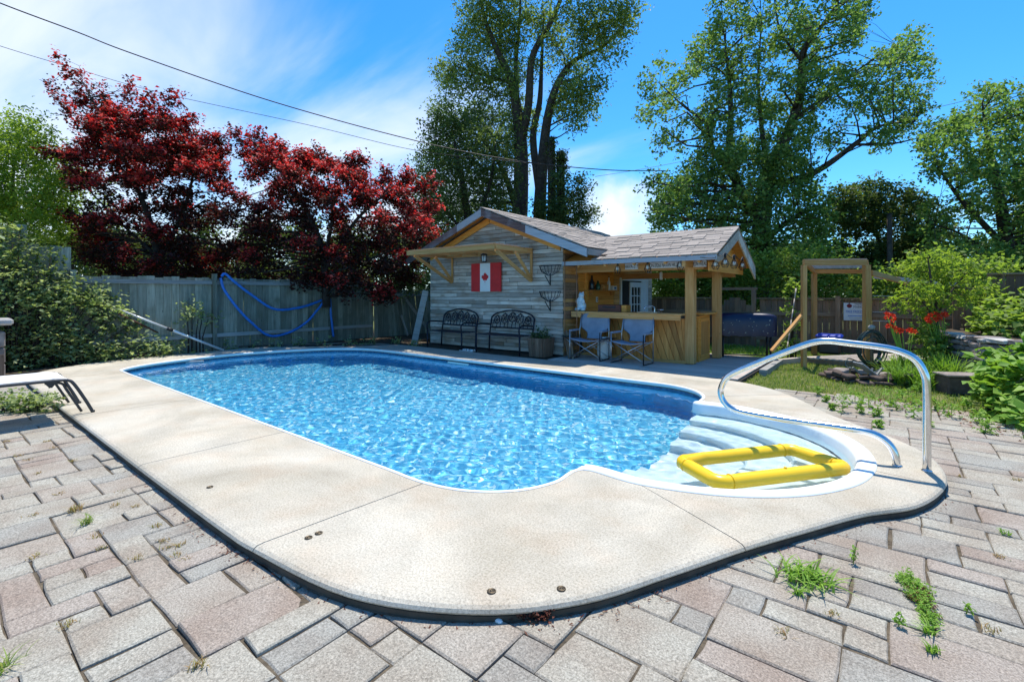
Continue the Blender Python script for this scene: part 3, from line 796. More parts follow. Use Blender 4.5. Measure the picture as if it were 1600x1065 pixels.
band3 = [((-1.84, 6.12), (-0.82, 6.95)), ((-1.90, 6.45), (-1.05, 7.3)), ((-2.12, 6.78), (-1.4, 7.68)), ((-2.5, 6.97), (-1.9, 7.93)), ((-3.0, 7.0), (-2.7, 8.03)), ((-4.0, 7.0), (-4.0, 8.05)), ((-6.0, 7.0), (-6.0, 8.05)),
         ((-8.0, 7.0), (-8.0, 8.05)), ((-9.3, 7.0), (-9.5, 8.05)), ((-10.1, 6.86), (-10.9, 7.9)), ((-10.75, 6.4), (-11.9, 7.1)), ((-11.2, 5.6), (-12.4, 5.9))]
KB = 1.045
band = [(i, (o[0] * (KB if k > 10 else 1), o[1] * KB)) if k >= 4 else (i, o) for k, (i, o) in enumerate(band)]
band2 = [(i, (o[0] * KB, o[1] * KB)) if k < 5 and o[0] < 0 else (i, o) for k, (i, o) in enumerate(band2)]
def cat_band(b, n=6): return [((p[0], p[1]), (p[2], p[3])) for p in catmull([tuple(i) + tuple(o) for i, o in b], n)]
allband = band + band2 + band3
ring = catmull([tuple(i) + tuple(o) for i, o in allband], 6, closed=True)
inner_all = [(p[0], p[1]) for p in ring]; outer_all = [(p[2], p[3]) for p in ring]
N1, N2 = len(band) * 6, len(band2) * 6
# vinyl-walled part of the pool (open curve, from the far end of the step bay round to its near end)
idx_near = (len(band) - 1) * 6; idx_far = (len(band) + len(band2)) * 6
pool_curve = [inner_all[i % len(ring)] for i in range(idx_far, len(ring) + idx_near + 1)]
step_curve = [inner_all[i] for i in range(idx_near, idx_far + 1)]
POOL_POLY = inner_all
DECK_POLY = outer_all

deck = structure('pool_deck')
WL = -0.085; FLOOR = -1.15
def slab(i0, i1):
    prof_n = 0
    secs = []
    for i in range(i0, i1 + 1):
        p = ring[i % len(ring)]
        a = Vector((p[0], p[1])); b = Vector((p[2], p[3]))
        secs.append([a, b])
    # open a narrow joint at both ends
    def shrink(s, q, g=0.004):
        for k in (0, 1):
            t = (q[k] - s[k]); 
            if t.length > 1e-6: s[k] = s[k] + t.normalized() * g
    shrink(secs[0], secs[1]); shrink(secs[-1], secs[-2])
    mb = MB(); V = []; K = 9
    for a, b in secs:
        u = (b - a); l = u.length; u = u / l
        prof = [(0.0, -0.07), (0.0, 0.0), (l * 0.5, 0.001), (l - 0.06, 0.0), (l - 0.025, -0.004), (l - 0.008, -0.013), (l, -0.026), (l - 0.006, -0.036), (l - 0.03, -0.040)]
        for (s, z) in prof: V.append((a.x + u.x * s, a.y + u.y * s, z))
    F = []
    for i in range(len(secs) - 1):
        for q in range(K - 1): F.append((i * K + q, i * K + q + 1, (i + 1) * K + q + 1, (i + 1) * K + q))
    F.append(tuple(range(K))); n = (len(secs) - 1) * K; F.append(tuple(range(n, n + K))[::-1])
    mb.add(V, F, False)
    o = mb.build('slab', M['concrete'], deck)
    return o
key = lambda n: n * 6
cuts = [key(0), key(4), key(6), key(8), key(11), key(16), key(20), key(24), key(28), key(32), key(34), key(36)]
for a, b in zip(cuts, cuts[1:] + [len(ring) + cuts[0]]): slab(a, b)
# footing under the slabs: recessed edge, its shade put in as dark colour
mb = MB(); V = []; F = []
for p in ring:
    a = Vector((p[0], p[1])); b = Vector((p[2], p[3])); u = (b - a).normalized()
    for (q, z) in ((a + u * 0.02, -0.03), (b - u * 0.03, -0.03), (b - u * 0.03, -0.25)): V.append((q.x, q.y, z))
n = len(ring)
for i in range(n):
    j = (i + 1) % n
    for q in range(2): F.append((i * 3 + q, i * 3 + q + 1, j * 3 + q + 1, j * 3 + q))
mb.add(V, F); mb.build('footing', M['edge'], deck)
# stepped strip under the slab lip, coloured dark for the shade there
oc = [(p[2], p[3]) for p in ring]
MB().sweep(oc, [(0.024, -0.041), (0.012, -0.046), (0.010, -0.066), (0.004, -0.069), (0.004, -0.073), (0.012, -0.076), (0.016, -0.2)], closed=True).build('lip_shade_strip', M['edge'], deck)
# flush caps set into the deck
for (x, y) in ((482, 840), (498, 833), (768, 924), (877, 920), (328, 761)):
    p = ong(x, y, 0)
    b = MB().lathe([(0.021, 0), (0.021, 0.004), (0.016, 0.006), (0.015, 0.003), (0.007, 0.003), (0.006, 0.007)], (p.x, p.y, 0.001), 14)
    b.build('anchor_cap', M['brass'], deck)
# ---- pool
pool = structure('swimming_pool')
# inward side: pool lies to the left of the curve
MB().sweep(pool_curve, [(-0.02, -0.03), (0.0, -0.045), (0.0, -0.20)], smooth=True).build('liner_border', M['liner_dark'], pool)
MB().sweep(pool_curve, [(0.0, -0.20), (0.0, FLOOR + 0.1), (0.035, FLOOR + 0.03), (0.12, FLOOR)], smooth=True).build('liner_wall', M['liner_plain'], pool)
MB().add([(p[0], p[1], FLOOR + 0.001) for p in POOL_POLY], [tuple(range(len(POOL_POLY)))]).build('liner_floor', M['liner'], pool)
MB().sweep(pool_curve, [(-0.010, 0.002), (-0.007, 0.007), (0.015, 0.007), (0.026, 0.0), (0.030, -0.018), (0.022, -0.045), (-0.005, -0.05)], smooth=True).build('coping', M['white'], pool)
# round white step bay
stp = MB().sweep(step_curve, [(-0.012, 0.002), (-0.005, 0.014), (0.09, 0.014), (0.115, 0.004), (0.125, -0.02), (0.135, -0.10), (0.155, -0.20)], smooth=True)
step = stp.build('step_unit', M['step'], pool)
def bay(t, z):     # scaled copy of the bay outline, closed along the pool wall
    c0 = Vector((-1.84, 4.66))
    pts = []
    for p in step_curve:
        q = c0 + (Vector(p) - c0) * t
        pts.append((q.x, q.y))
    return pts
levels = [(0.905, -0.24), (0.68, -0.44), (0.46, -0.64), (0.26, -0.84)]
for k, (t, z) in enumerate(levels):
    o = bay(t, z); t2 = levels[k + 1][0] if k + 1 < len(levels) else 0.0
    i_ = bay(t2, z) if t2 else None
    mb = MB()
    z2 = levels[k + 1][1] if k + 1 < len(levels) else FLOOR
    if i_:
        n = len(o); V = []
        for a, b in zip(o, i_):
            d = (Vector(b) - Vector(a)); d = d.normalized() if d.length > 1e-6 else Vector((0, 0))
            V += [(a[0], a[1], z), (b[0] - d.x * 0.02, b[1] - d.y * 0.02, z), (b[0], b[1], z - 0.02), (b[0], b[1], z2)]
        F = []
        for i in range(n - 1):
            for q in range(3): F.append((i * 4 + q, i * 4 + q + 1, (i + 1) * 4 + q + 1, (i + 1) * 4 + q))
        F += [tuple(range(4)), tuple(range((n - 1) * 4, n * 4))]
        mb.add(V, F, False)
    else:
        mb.add([(p[0], p[1], z) for p in o], [tuple(range(len(o)))])
        mb.add([(-1.84, o[0][1], z), (-1.84, o[-1][1], z), (-1.84, o[-1][1], FLOOR), (-1.84, o[0][1], FLOOR)], [(0, 1, 2, 3)])
    mb.build('tread', M['step'], step)
# front cheeks of the bay either side of the opening
for s, y in ((-1, 3.2), (1, 6.12)):
    MB().box((-1.865, y - s * 0.02, -0.32), (0.05, 0.10, 0.64)).build('step_cheek', M['step'], step)
# skimmer mouth, light plate
sk = MB()
for c, s in (((-6.95, 6.985, -0.085), (0.58, 0.03, 0.03)), ((-6.95, 6.985, -0.225), (0.58, 0.03, 0.03)), ((-7.225, 6.985, -0.155), (0.03, 0.03, 0.11)), ((-6.675, 6.985, -0.155), (0.03, 0.03, 0.11))): sk.box(c, s)
skm = sk.build('skimmer_frame', M['white'], pool)
MB().box((-6.95, 6.992, -0.155), (0.52, 0.01, 0.11)).build('skimmer_flap', M['ceramic'], skm)
lp = ong(280, 571, -0.1)
nl = (Vector((-6.5, 4.6, 0)) - Vector((lp.x, lp.y, 0))).normalized()
MB().rbox((-11.33, 3.62, -0.12), (0.03, 0.42, 0.13), 0.01, Matrix.Rotation(R(-18), 3, 'Z')).build('return_plate', M['fascia'], pool)
# water

gs = 0.017
gxs = np.arange(-11.6, 0.1, gs); gys = np.arange(2.1, 7.2, gs)
GX, GY = np.meshgrid(gxs, gys, indexing='ij')
wr_ = np.random.default_rng(3)
GZ = np.zeros_like(GX)
for _ in range(46):
    lam = wr_.uniform(0.07, 0.24); an = wr_.uniform(0, 2 * math.pi); ph = wr_.uniform(0, 2 * math.pi)
    GZ += 0.00098 * lam * np.sin((GX * math.cos(an) + GY * math.sin(an)) * 2 * math.pi / lam + ph)
pp = [(p[0], p[1]) for p in POOL_POLY]
ctr = Vector((-6, 4.6))
px_a = np.array([p[0] for p in pp]); py_a = np.array([p[1] for p in pp])
def inside(X, Y):
    c = np.zeros(X.shape, bool); n_ = len(pp)
    for i in range(n_):
        x0_, y0_, x1_, y1_ = px_a[i - 1], py_a[i - 1], px_a[i], py_a[i]
        cond = ((y0_ > Y) != (y1_ > Y))
        xi = (x1_ - x0_) * (Y - y0_) / (y1_ - y0_ + 1e-12) + x0_
        c ^= cond & (X < xi)
    return c
ins = inside(GX, GY)
dil = ins.copy()
for ax_ in (0, 1):
    for st_ in (-1, 1): dil |= np.roll(ins, st_, ax_)
fm = dil[:-1, :-1] & dil[1:, :-1] & dil[1:, 1:] & dil[:-1, 1:]
ny_ = GX.shape[1]
idx = np.arange(GX.size).reshape(GX.shape)
F_ = np.stack([idx[:-1, :-1][fm], idx[1:, :-1][fm], idx[1:, 1:][fm], idx[:-1, 1:][fm]], 1)
used = np.unique(F_); remap = -np.ones(GX.size, int); remap[used] = np.arange(len(used))
V_ = np.stack([GX.ravel(), GY.ravel(), WL + GZ.ravel()], 1)[used]
water = link_mesh('water', np_mesh('water', V_, remap[F_], True), M['water'])
tag(water, kind='structure')
water.cycles.is_caustics_caster = True
for o_ in list(pool.children) + list(step.children): o_.cycles.is_caustics_receiver = True
sun_d.cycles.is_caustics_light = True

# ---- paver patio
LAWN_EDGE = [(-2.6, 8.0), (-1.93, 8.19), (-1.0, 7.95), (-0.2, 8.02), (0.35, 7.95), (0.75, 7.35), (0.98, 6.95), (1.3, 6.2), (1.9, 5.6), (3.4, 4.6)]
def lawn_y(x):
    for (a, b) in zip(LAWN_EDGE, LAWN_EDGE[1:]):
        if a[0] <= x <= b[0]: return a[1] + (b[1] - a[1]) * (x - a[0]) / (b[0] - a[0])
    return LAWN_EDGE[0][1] if x < LAWN_EDGE[0][0] else LAWN_EDGE[-1][1]
patio = structure('paver_patio')
PZ = -0.072
MB().prism([(-12.8, -3.4), (3.6, -3.4), (3.6, 4.6)] + [p for p in LAWN_EDGE[::-1][1:]] + [(-2.9, 7.8), (-0.5, 6.0), (0.1, 4.6), (-1.2, 2.0), (-2.4, 1.3), (-11, 1.4), (-12.8, 3.4)], -0.155, PZ - 0.013).build('sand_bed', M['sand'], patio)
U = 0.150
x0g, y0g = -12.6, -3.2
nx, ny = int(16.0 / U), int(11.4 / U)
occ = np.zeros((nx, ny), bool)
prnd = random.Random(5)
pav = []
def patio_ok(x, y):
    if in_poly((x, y), DECK_POLY): return False
    if y > lawn_y(x) - 0.02: return False
    if x < -11.55 and y > 0.2: return False
    if x < -1.2 and y > 3: return False
    return True
sizes_a = [(1, 2)] * 5 + [(2, 2)] * 3 + [(2, 3)] * 2 + [(1, 1)] * 1 + [(1, 3)] * 2
for i in range(nx):
    for j in range(ny):
        if occ[i, j]: continue
        cx, cy = x0g + (i + 0.5) * U, y0g + (j + 0.5) * U
        opts = sizes_a[:]
        prnd.shuffle(opts)
        tall = (cx < -1.2 and cy < 1.3)
        for (a, b) in opts + [(1, 1)]:
            w_, h_ = (a, b) if (tall != (prnd.random() < 0.12)) else (b, a)
            if i + w_ <= nx and j + h_ <= ny and not occ[i:i + w_, j:j + h_].any(): break
        occ[i:i + w_, j:j + h_] = True
        X0, Y0, X1, Y1 = x0g + i * U, y0g + j * U, x0g + (i + w_) * U, y0g + (j + h_) * U
        cc = [(X0, Y0), (X1, Y0), (X1, Y1), (X0, Y1), ((X0 + X1) / 2, (Y0 + Y1) / 2)]
        if not any(patio_ok(*c) for c in cc): continue
        pr = proj(((X0 + X1) / 2, (Y0 + Y1) / 2, PZ))
        area = 0
        if pr and -40 < pr[0] < 1640 and pr[1] < 1110:
            area = (X1 - X0) * (Y1 - Y0) / pr[2] ** 3 * (1.0 if patio_ok(*cc[4]) else 0.35)
        pav.append((area, X0, Y0, X1, Y1))
pav.sort(key=lambda p: -p[0])
def paver_geo(X0, Y0, X1, Y1, rn):
    g = rn.uniform(0.0025, 0.0065); ch = rn.uniform(0.005, 0.009); zt = PZ + rn.uniform(-0.006, 0.004)
    tx, ty = rn.gauss(0, 0.014), rn.gauss(0, 0.014)
    j = lambda: rn.uniform(-0.0055, 0.0055)
    cxm, cym = (X0 + X1) / 2, (Y0 + Y1) / 2
    o = [(X0 + g + j(), Y0 + g + j()), (X1 - g + j(), Y0 + g + j()), (X1 - g + j(), Y1 - g + j()), (X0 + g + j(), Y1 - g + j())]
    # each side gets one extra point so that its line wavers
    oo = []
    for k in range(4):
        a, b = o[k], o[(k + 1) % 4]
        oo.append(a); t = rn.uniform(0.35, 0.65)
        oo.append((a[0] + (b[0] - a[0]) * t + j() * 0.8, a[1] + (b[1] - a[1]) * t + j() * 0.8))
    zf = lambda p, dz: zt + dz + (p[0] - cxm) * tx + (p[1] - cym) * ty
    ins = [(p[0] + (cxm - p[0]) * ch / max(0.03, abs(cxm - p[0]) if abs(cxm - p[0]) > 0.02 else 9), p[1] + (cym - p[1]) * ch / max(0.03, abs(cym - p[1]) if abs(cym - p[1]) > 0.02 else 9)) for p in oo]
    n = 8
    V = [(p[0], p[1], PZ - 0.055) for p in oo] + [(p[0], p[1], zf(p, -0.006)) for p in oo] + [(p[0], p[1], zf(p, 0)) for p in ins]
    F = []
    for r_ in (0, 1):
        for k in range(n): F.append((r_ * n + k, r_ * n + (k + 1) % n, (r_ + 1) * n + (k + 1) % n, (r_ + 1) * n + k))
    F.append(tuple(range(2 * n, 3 * n)))
    return V, F
rest = MB()
for k, (a, X0, Y0, X1, Y1) in enumerate(pav):
    V, F = paver_geo(X0, Y0, X1, Y1, prnd)
    if k < 300 and a > 0: MB().add(V, F).build('paver', M['paver'], patio)
    else: rest.add(V, F)
tag(rest.build('paver_field', M['paver'], patio), kind='stuff')

# ---- lawn, soil strips, garden beds
tag(MB().prism([p for p in LAWN_EDGE] + [(6, 4.6), (6, 14.6), (-5.4, 14.6), (-5.4, 11.2), (-1.9, 11.2), (-1.9, 8.1)], -0.158, -0.10).build('lawn_soil', M['ground']), kind='structure')
tag(MB().prism([(-12.9, 8.06), (-1.9, 8.06), (-1.9, 9.0), (-12.9, 9.0)], -0.15, -0.02).build('soil_strip', M['soil']), kind='structure')
tag(MB().prism([(-15.0, 0.2), (-11.6, 0.2), (-11.9, 1.6), (-12.5, 3.0), (-12.55, 6.0), (-11.9, 7.4), (-10.8, 8.06), (-10.8, 11.0), (-15.0, 11.0)], -0.15, -0.03).build('planting_bed', M['soil']), kind='structure')

# ---- wooden deck by the bar
wdeck = structure('wooden_deck')
MB().box((-3.65, 9.6, -0.06), (3.6, 3.0, 0.05)).build('joist_frame', M['dark'], wdeck)
y = 8.08; wr = random.Random(3)
while y < 11.1:
    for (xa, xb) in ((-5.48, -3.7 + wr.uniform(-0.5, 0.5)), (None, -1.88)):
        if xa is None: xa = last + 0.004
        last = xb
        piece('deck_board', wdeck, ((xa + xb) / 2, y + 0.069, -0.014 + wr.uniform(-0.002, 0.002)), (xb - xa, 0.136, 0.03), M['deckwood'], bevel=0.004)
    y += 0.142

# ================================================================== SHED
AX, AZ, SL = -7.55, 3.36, 0.387            # ridge and slope
def roof_z(x): return AZ - SL * abs(x - AX)
WY, WXL, WXR, BY = 8.70, -9.70, -5.50, 13.55
shed = thing('garden_shed', 'shed with whitewashed plank gable, grey shingle roof and a flag on its wall', 'shed', ((WXL + WXR) / 2, (WY + BY) / 2, 0))
MB().prism([(WXL + 0.03, -0.05), (WXR - 0.03, -0.05), (WXR - 0.03, roof_z(WXR) - 0.14), (AX, AZ - 0.14), (WXL + 0.03, roof_z(WXL) - 0.14)], WY + 0.03, BY - 0.02, 1).build('wall_core', M['dark'], shed)
# plank siding on the gable, each board its own piece
ps = random.Random(21)
z = 0.02
while z < AZ - 0.24:
    h = ps.choice([0.084, 0.09, 0.094])
    z1 = min(z + h, AZ - 0.20)
    def xlim(zz):
        half = (AZ - 0.165 - zz) / SL
        return max(WXL, AX - half), min(WXR, AX + half)
    l0, r0 = xlim(z); l1, r1 = xlim(z1)
    if r1 - l1 < 0.05: break
    x = l0; first = True
    while x < r0 - 0.02:
        xe = x + ps.uniform(0.7, 1.9)
        if xe > r0 - 0.35: xe = r0
        a0, b0 = x, xe; a1, b1 = max(x, l1), min(xe, r1)
        if b1 - a1 > 0.03 and b0 - a0 > 0.03:
            g = 0.004
            py = WY + ps.uniform(-0.012, 0.006)
            poly_piece('plank', shed, [(a0 + g, z + 0.006), (b0 - g, z + 0.006), (b1 - g, z1 - 0.003), (a1 + g, z1 - 0.003)], py, py + 0.03, 1, M['siding'])
        x = xe
    z = z1
# right-hand wall (towards the bar): board ends near the corner, orange boarding, pale strip, door
z = 0.0
while z < 2.28:
    h = 0.088
    piece('plank', shed, (WXR + ps.uniform(-0.002, 0.012), 9.02, z + h / 2), (0.03, 0.58, h - 0.006), M['pine_y'] if ps.random() < 0.4 else M['brown_x'])
    z += h
z = 0.0
while z < 2.25:
    h = 0.2
    piece('panel_board', shed, (WXR, 10.20, z + h / 2), (0.025, 1.74, h - 0.004), M['orange_y'])
    z += h
piece('corner_post', shed, (WXR + 0.03, 9.66, 1.12), (0.06, 0.08, 2.24), M['orange_x'])
z = 0.0
while z < 2.25:
    piece('plank', shed, (WXR + 0.002, 11.24, z + 0.05), (0.028, 0.32, 0.094), M['pine_y'])
    if z < 2.2: piece('plank', shed, (WXR + 0.002, 13.36, z + 0.05), (0.028, 0.36, 0.094), M['siding'])
    z += 0.1
for k in range(5): piece('plank', shed, (WXR + 0.002, 12.3, 1.80 + k * 0.1), (0.028, 1.78, 0.094), M['pine_y'])
frm = MB().box((WXR + 0.02, 12.3, 1.72), (0.06, 1.8, 0.07)).box((WXR + 0.02, 11.45, 0.86), (0.06, 0.07, 1.65)).box((WXR + 0.02, 13.14, 0.86), (0.06, 0.07, 1.65)).box((WXR + 0.02, 12.95, 0.86), (0.03, 0.32, 1.65)).build('door_frame', M['doorwhite'], shed)
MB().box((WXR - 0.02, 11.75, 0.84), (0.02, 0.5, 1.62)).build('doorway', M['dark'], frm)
dr = MB().box((WXR + 0.015, 12.06, 0.84), (0.04, 0.09, 1.62)).box((WXR + 0.015, 12.74, 0.84), (0.04, 0.09, 1.62)).box((WXR + 0.015, 12.4, 1.58), (0.04, 0.6, 0.14)).box((WXR + 0.015, 12.4, 0.2), (0.04, 0.6, 0.3))
for q in (1, 2): dr.box((WXR + 0.015, 12.105 + 0.59 * q / 3, 0.93), (0.03, 0.022, 1.16))
for q in range(1, 5): dr.box((WXR + 0.013, 12.4, 0.35 + 1.16 * q / 5), (0.026, 0.6, 0.022))
door = dr.build('door', M['doorwhite'], shed)
for a in range(3):
    for q in range(5):
        piece('pane', door, (WXR + 0.005, 12.105 + 0.59 * (a + 0.5) / 3, 0.35 + 1.16 * (q + 0.5) / 5), (0.006, 0.18, 0.21), M['glass'])
# roof: two slopes with thickness, then shingles on the slope in view
XT = AX + 2.82; XTL = AX - 2.75; RY0, RY1 = 8.38, 14.3
roofm = MB()
for s, xe in ((1, XT), (-1, XTL)):
    roofm.prism([(AX, AZ - 0.02), (xe, roof_z(xe) - 0.02), (xe, roof_z(xe) - 0.06), (AX, AZ - 0.06)], RY0 + 0.01, RY1, 1)
roof = roofm.build('roof', M['shingle'], shed)
def shingle_field(parent, O, e, s, width, length, tab, expo, rn, test=None):
    """rows of tabs from the eave O along e, climbing s; each tab is one piece"""
    e = Vector(e).normalized(); s = Vector(s).normalized(); nrm = e.cross(s).normalized()
    if nrm.z < 0: nrm = -nrm
    rot0 = Matrix((e, s, e.cross(s))).transposed()
    rows = int(length / expo) + 1
    tmpl = {}
    for r_ in range(rows):
        off = -rn.uniform(0, tab)
        x = off
        while x < width:
            wv = tab * rn.choice([0.7, 0.85, 1.0, 1.0, 1.2])
            a, b = max(0, x), min(width, x + wv)
            x += wv
            if b - a < 0.04: continue
            cu = (a + b) / 2; cs = r_ * expo + expo * 0.62
            if cs > length: continue
            p = Vector(O) + e * cu + s * cs + nrm * (0.006 + rn.uniform(0, 0.003))
            if test and not test(p): continue
            tilt = Matrix.Rotation(R(-2.6), 3, e)
            piece('shingle', parent, p, (b - a - 0.009, expo * 1.24, rn.choice([0.012, 0.016, 0.03])), M['shingle'], tilt @ rot0)
sn = math.sqrt(1 + SL * SL)
shingle_field(roof, (XT, RY0 - 0.02, roof_z(XT)), (0, 1, 0), (-1, 0, SL), RY1 - RY0, 2.82 * sn, 0.46, 0.19, random.Random(2))
MB().prism([(AX - 0.13, AZ - 0.05), (AX, AZ + 0.025), (AX + 0.13, AZ - 0.03), (AX, AZ + 0.01)], RY0 - 0.02, RY1, 1).build('ridge_cap', M['shingle'], roof)
# barge boards along the gable, orange soffit under the overhang, eave fascia
def slope_board(name, xa, xb, w, y0, y1, mat, drop=0.0, parent=shed):
    return poly_piece(name, parent, [(xa, roof_z(xa) - 0.022 - drop), (xb, roof_z(xb) - 0.022 - drop), (xb, roof_z(xb) - 0.022 - drop - w), (xa, roof_z(xa) - 0.022 - drop - w)], y0, y1, 1, mat)
slope_board('barge_board', AX, AX + 1.30, 0.17, RY0 - 0.03, RY0 + 0.006, M['barge'])
slope_board('barge_board', AX + 1.305, XT, 0.17, RY0 - 0.034, RY0 + 0.006, M['fascia'])
slope_board('barge_board', AX - 0.004, AX - 0.8, 0.17, RY0 - 0.032, RY0 + 0.006, M['fascia'])
slope_board('barge_board', AX - 0.805, XTL, 0.17, RY0 - 0.03, RY0 + 0.006, M['barge'])
slope_board('soffit', AX, XT - 0.03, 0.02, RY0 + 0.008, WY - 0.012, M['orange_x'], 0.045)
slope_board('soffit', AX, XTL + 0.03, 0.02, RY0 + 0.008, WY - 0.012, M['orange_x'], 0.045)
slope_board('gable_trim', AX + 0.005, AX + 2.0, 0.15, WY - 0.045, WY - 0.016, M['orange_x'], 0.15)
slope_board('gable_trim', AX - 0.005, AX - 2.1, 0.15, WY - 0.045, WY - 0.016, M['orange_x'], 0.15)
piece('eave_fascia', shed, (XT + 0.012, (RY0 + RY1) / 2, roof_z(XT) - 0.085), (0.022, RY1 - RY0 - 0.02, 0.13), M['grey_y'])

# ---- things on the gable wall
fl = thing('flag_board', 'painted wooden board flag with red ends and red maple leaf on white', 'flag', (-7.655, 8.64, 1.39))
FX0, FX1, FZ0, FZ1, FY = -8.13, -7.18, 1.39, 2.075, 8.645
w3 = (FX1 - FX0)
for a, b, mt, nm in ((0, 0.31, 'red', 'red_band'), (0.31, 0.655, 'flagwhite', 'white_band'), (0.655, 1.0, 'red', 'red_band')):
    MB().box((FX0 + w3 * (a + b) / 2, FY, (FZ0 + FZ1) / 2), (w3 * (b - a), 0.03, FZ1 - FZ0)).build(nm, M[mt], fl)
leaf = [(0, 1.0), (0.13, 0.72), (0.26, 0.80), (0.22, 0.40), (0.40, 0.56), (0.45, 0.44), (0.68, 0.47), (0.60, 0.25), (0.72, 0.17), (0.34, -0.14), (0.38, -0.28), (0.04, -0.23), (0.05, -0.60)]
lp_ = leaf + [(-x, y) for (x, y) in leaf[::-1]][0:-1]
lc = (FX0 + w3 * 0.4825, (FZ0 + FZ1) / 2 - 0.03); lsz = 0.165
bml = bmesh.new()
vsl = [bml.verts.new((lc[0] + x * lsz, FY - 0.018, lc[1] + y * lsz)) for (x, y) in lp_]
f_ = bml.faces.new(vsl); bmesh.ops.triangulate(bml, faces=[f_])
mel = bpy.data.meshes.new('maple_leaf'); bml.to_mesh(mel); bml.free()
link_mesh('maple_leaf', mel, M['red'], fl)

aw = thing('lattice_awning', 'yellow pine awning with reed roof on braces above the flag', 'awning', (-7.65, 8.68, 2.2))
AX0, AX1, AY0, AY1, AZ0 = -9.02, -6.28, 7.36, 8.67, 2.30
for (p, q) in (((AX0, AY0, AZ0), (AX1, AY0, AZ0)), ((AX0, AY1 - 0.02, AZ0), (AX1, AY1 - 0.02, AZ0)), ((AX0, AY0 + 0.025, AZ0), (AX0, AY1 - 0.045, AZ0)), ((AX1, AY0 + 0.025, AZ0), (AX1, AY1 - 0.045, AZ0))):
    beam_piece('frame_board', aw, p, q, 0.04, 0.10, M['pine'])
for k in range(1, 5):
    xx = AX0 + (AX1 - AX0) * k / 5
    beam_piece('rafter', aw, (xx, AY0 + 0.022, AZ0 + 0.01), (xx, AY1 - 0.042, AZ0 + 0.01), 0.035, 0.07, M['pine'])
for k in range(34):
    yy = AY0 - 0.03 + (AY1 - AY0) * k / 33
    beam_piece('reed_strip', aw, (AX0 - 0.05 + ps.uniform(-0.03, 0.03), yy, AZ0 + 0.06 + ps.uniform(0, 0.008)), (AX1 + 0.05 + ps.uniform(-0.03, 0.03), yy, AZ0 + 0.06 + ps.uniform(0, 0.012)), 0.013, 0.008, M['deckwood'] if k % 3 else M['pine'])
for xx in (-8.83, -6.31):
    beam_piece('brace', aw, (xx, AY1 - 0.02, 1.63), (xx, AY0 + 0.06, AZ0 - 0.06), 0.045, 0.07, M['pine'])
    beam_piece('brace', aw, (xx + 0.002, AY1 - 0.06, 1.72), (xx + 0.002, AY0 + 0.72, AZ0 - 0.06), 0.04, 0.06, M['pine'])
    piece('wall_cleat', aw, (xx, AY1 - 0.01, 1.95), (0.05, 0.035, 0.66), M['pine_z'])

ln = thing('wall_lantern', 'small black lantern hanging above the flag under the awning', 'lantern', (-7.55, 8.5, 2.1))
MB().lathe([(0.012, 0.28), (0.02, 0.25), (0.085, 0.21), (0.095, 0.20)], (-7.55, 8.46, 2.06), 8).build('cap', M['black'], ln)
lb = MB()
for k in range(6):
    a = k * math.pi / 3
    lb.tube([(-7.55 + 0.07 * math.cos(a), 8.46 + 0.07 * math.sin(a), 2.26), (-7.55 + 0.055 * math.cos(a), 8.46 + 0.055 * math.sin(a), 2.10)], 0.006, 5)
lb.lathe([(0.055, 0), (0.06, 0.01), (0.055, 0.02)], (-7.55, 8.46, 2.085), 8); lb.tube([(-7.55, 8.46, 2.33), (-7.55, 8.5, 2.37), (-7.55, 8.62, 2.36), (-7.55, 8.66, 2.28)], 0.007, 5)
lb.build('cage', M['black'], ln)
MB().lathe([(0.045, 0.0), (0.055, 0.08), (0.06, 0.14)], (-7.55, 8.46, 2.10), 8).build('glass', M['ceramic'], ln)
def wire_basket(z, label):
    b = thing('wire_basket', label, 'basket', (-5.78, 8.66, z))
    rim = MB(); X0, Y0, ra = -5.80, 8.66, 0.27
    arc = lambda r_, zz: [(X0 + r_ * math.cos(a), Y0 - r_ * 0.62 * math.sin(a), zz) for a in np.linspace(0, math.pi, 13)]
    rim.tube(arc(ra, z + 0.27), 0.007, 5); rim.tube([(X0 - ra, Y0, z + 0.27), (X0 + ra, Y0, z + 0.27)], 0.007, 5); rim.tube(arc(ra * 0.78, z + 0.14), 0.005, 5)
    for a in np.linspace(0.0, math.pi, 10):
        rim.tube([(X0 + ra * math.cos(a), Y0 - ra * 0.62 * math.sin(a), z + 0.27), (X0 + ra * 0.8 * math.cos(a), Y0 - ra * 0.5 * math.sin(a), z + 0.14), (X0 + ra * 0.25 * math.cos(a), Y0 - ra * 0.2 * math.sin(a), z + 0.06), (X0, Y0 - 0.02, z + 0.05)], 0.005, 4)
    rim.build('basket', M['black'], b)
    MB().tube([(X0, Y0, z + 0.10), (X0, Y0, z - 0.16)], 0.012, 6).tube([(X0, Y0 - 0.01, z - 0.14), (X0 - 0.02, Y0 - 0.18, z + 0.06)], 0.01, 6).build('bracket', M['black'], b)
wire_basket(1.68, 'upper of two empty black wire baskets on the plank gable')
wire_basket(1.12, 'lower of two empty black wire baskets on the plank gable')
# copper rods at the shed corner
tr = thing('rod_trellis', 'thin copper rod trellis at the shed corner beside the bar', 'trellis', (-5.42, 8.72, 0))
MB().tube([(-5.43, 8.66, 0.0), (-5.43, 8.66, 2.15)], 0.010, 6).tube([(-5.17, 8.72, 0.0), (-5.17, 8.72, 2.0)], 0.010, 6).build('upright', M['copper'], tr)
rb = MB()
for k in range(8): rb.tube([(-5.43, 8.66, 0.2 + k * 0.24), (-5.17, 8.72, 0.2 + k * 0.24)], 0.005, 5)
rb.build('rung', M['copper'], tr)

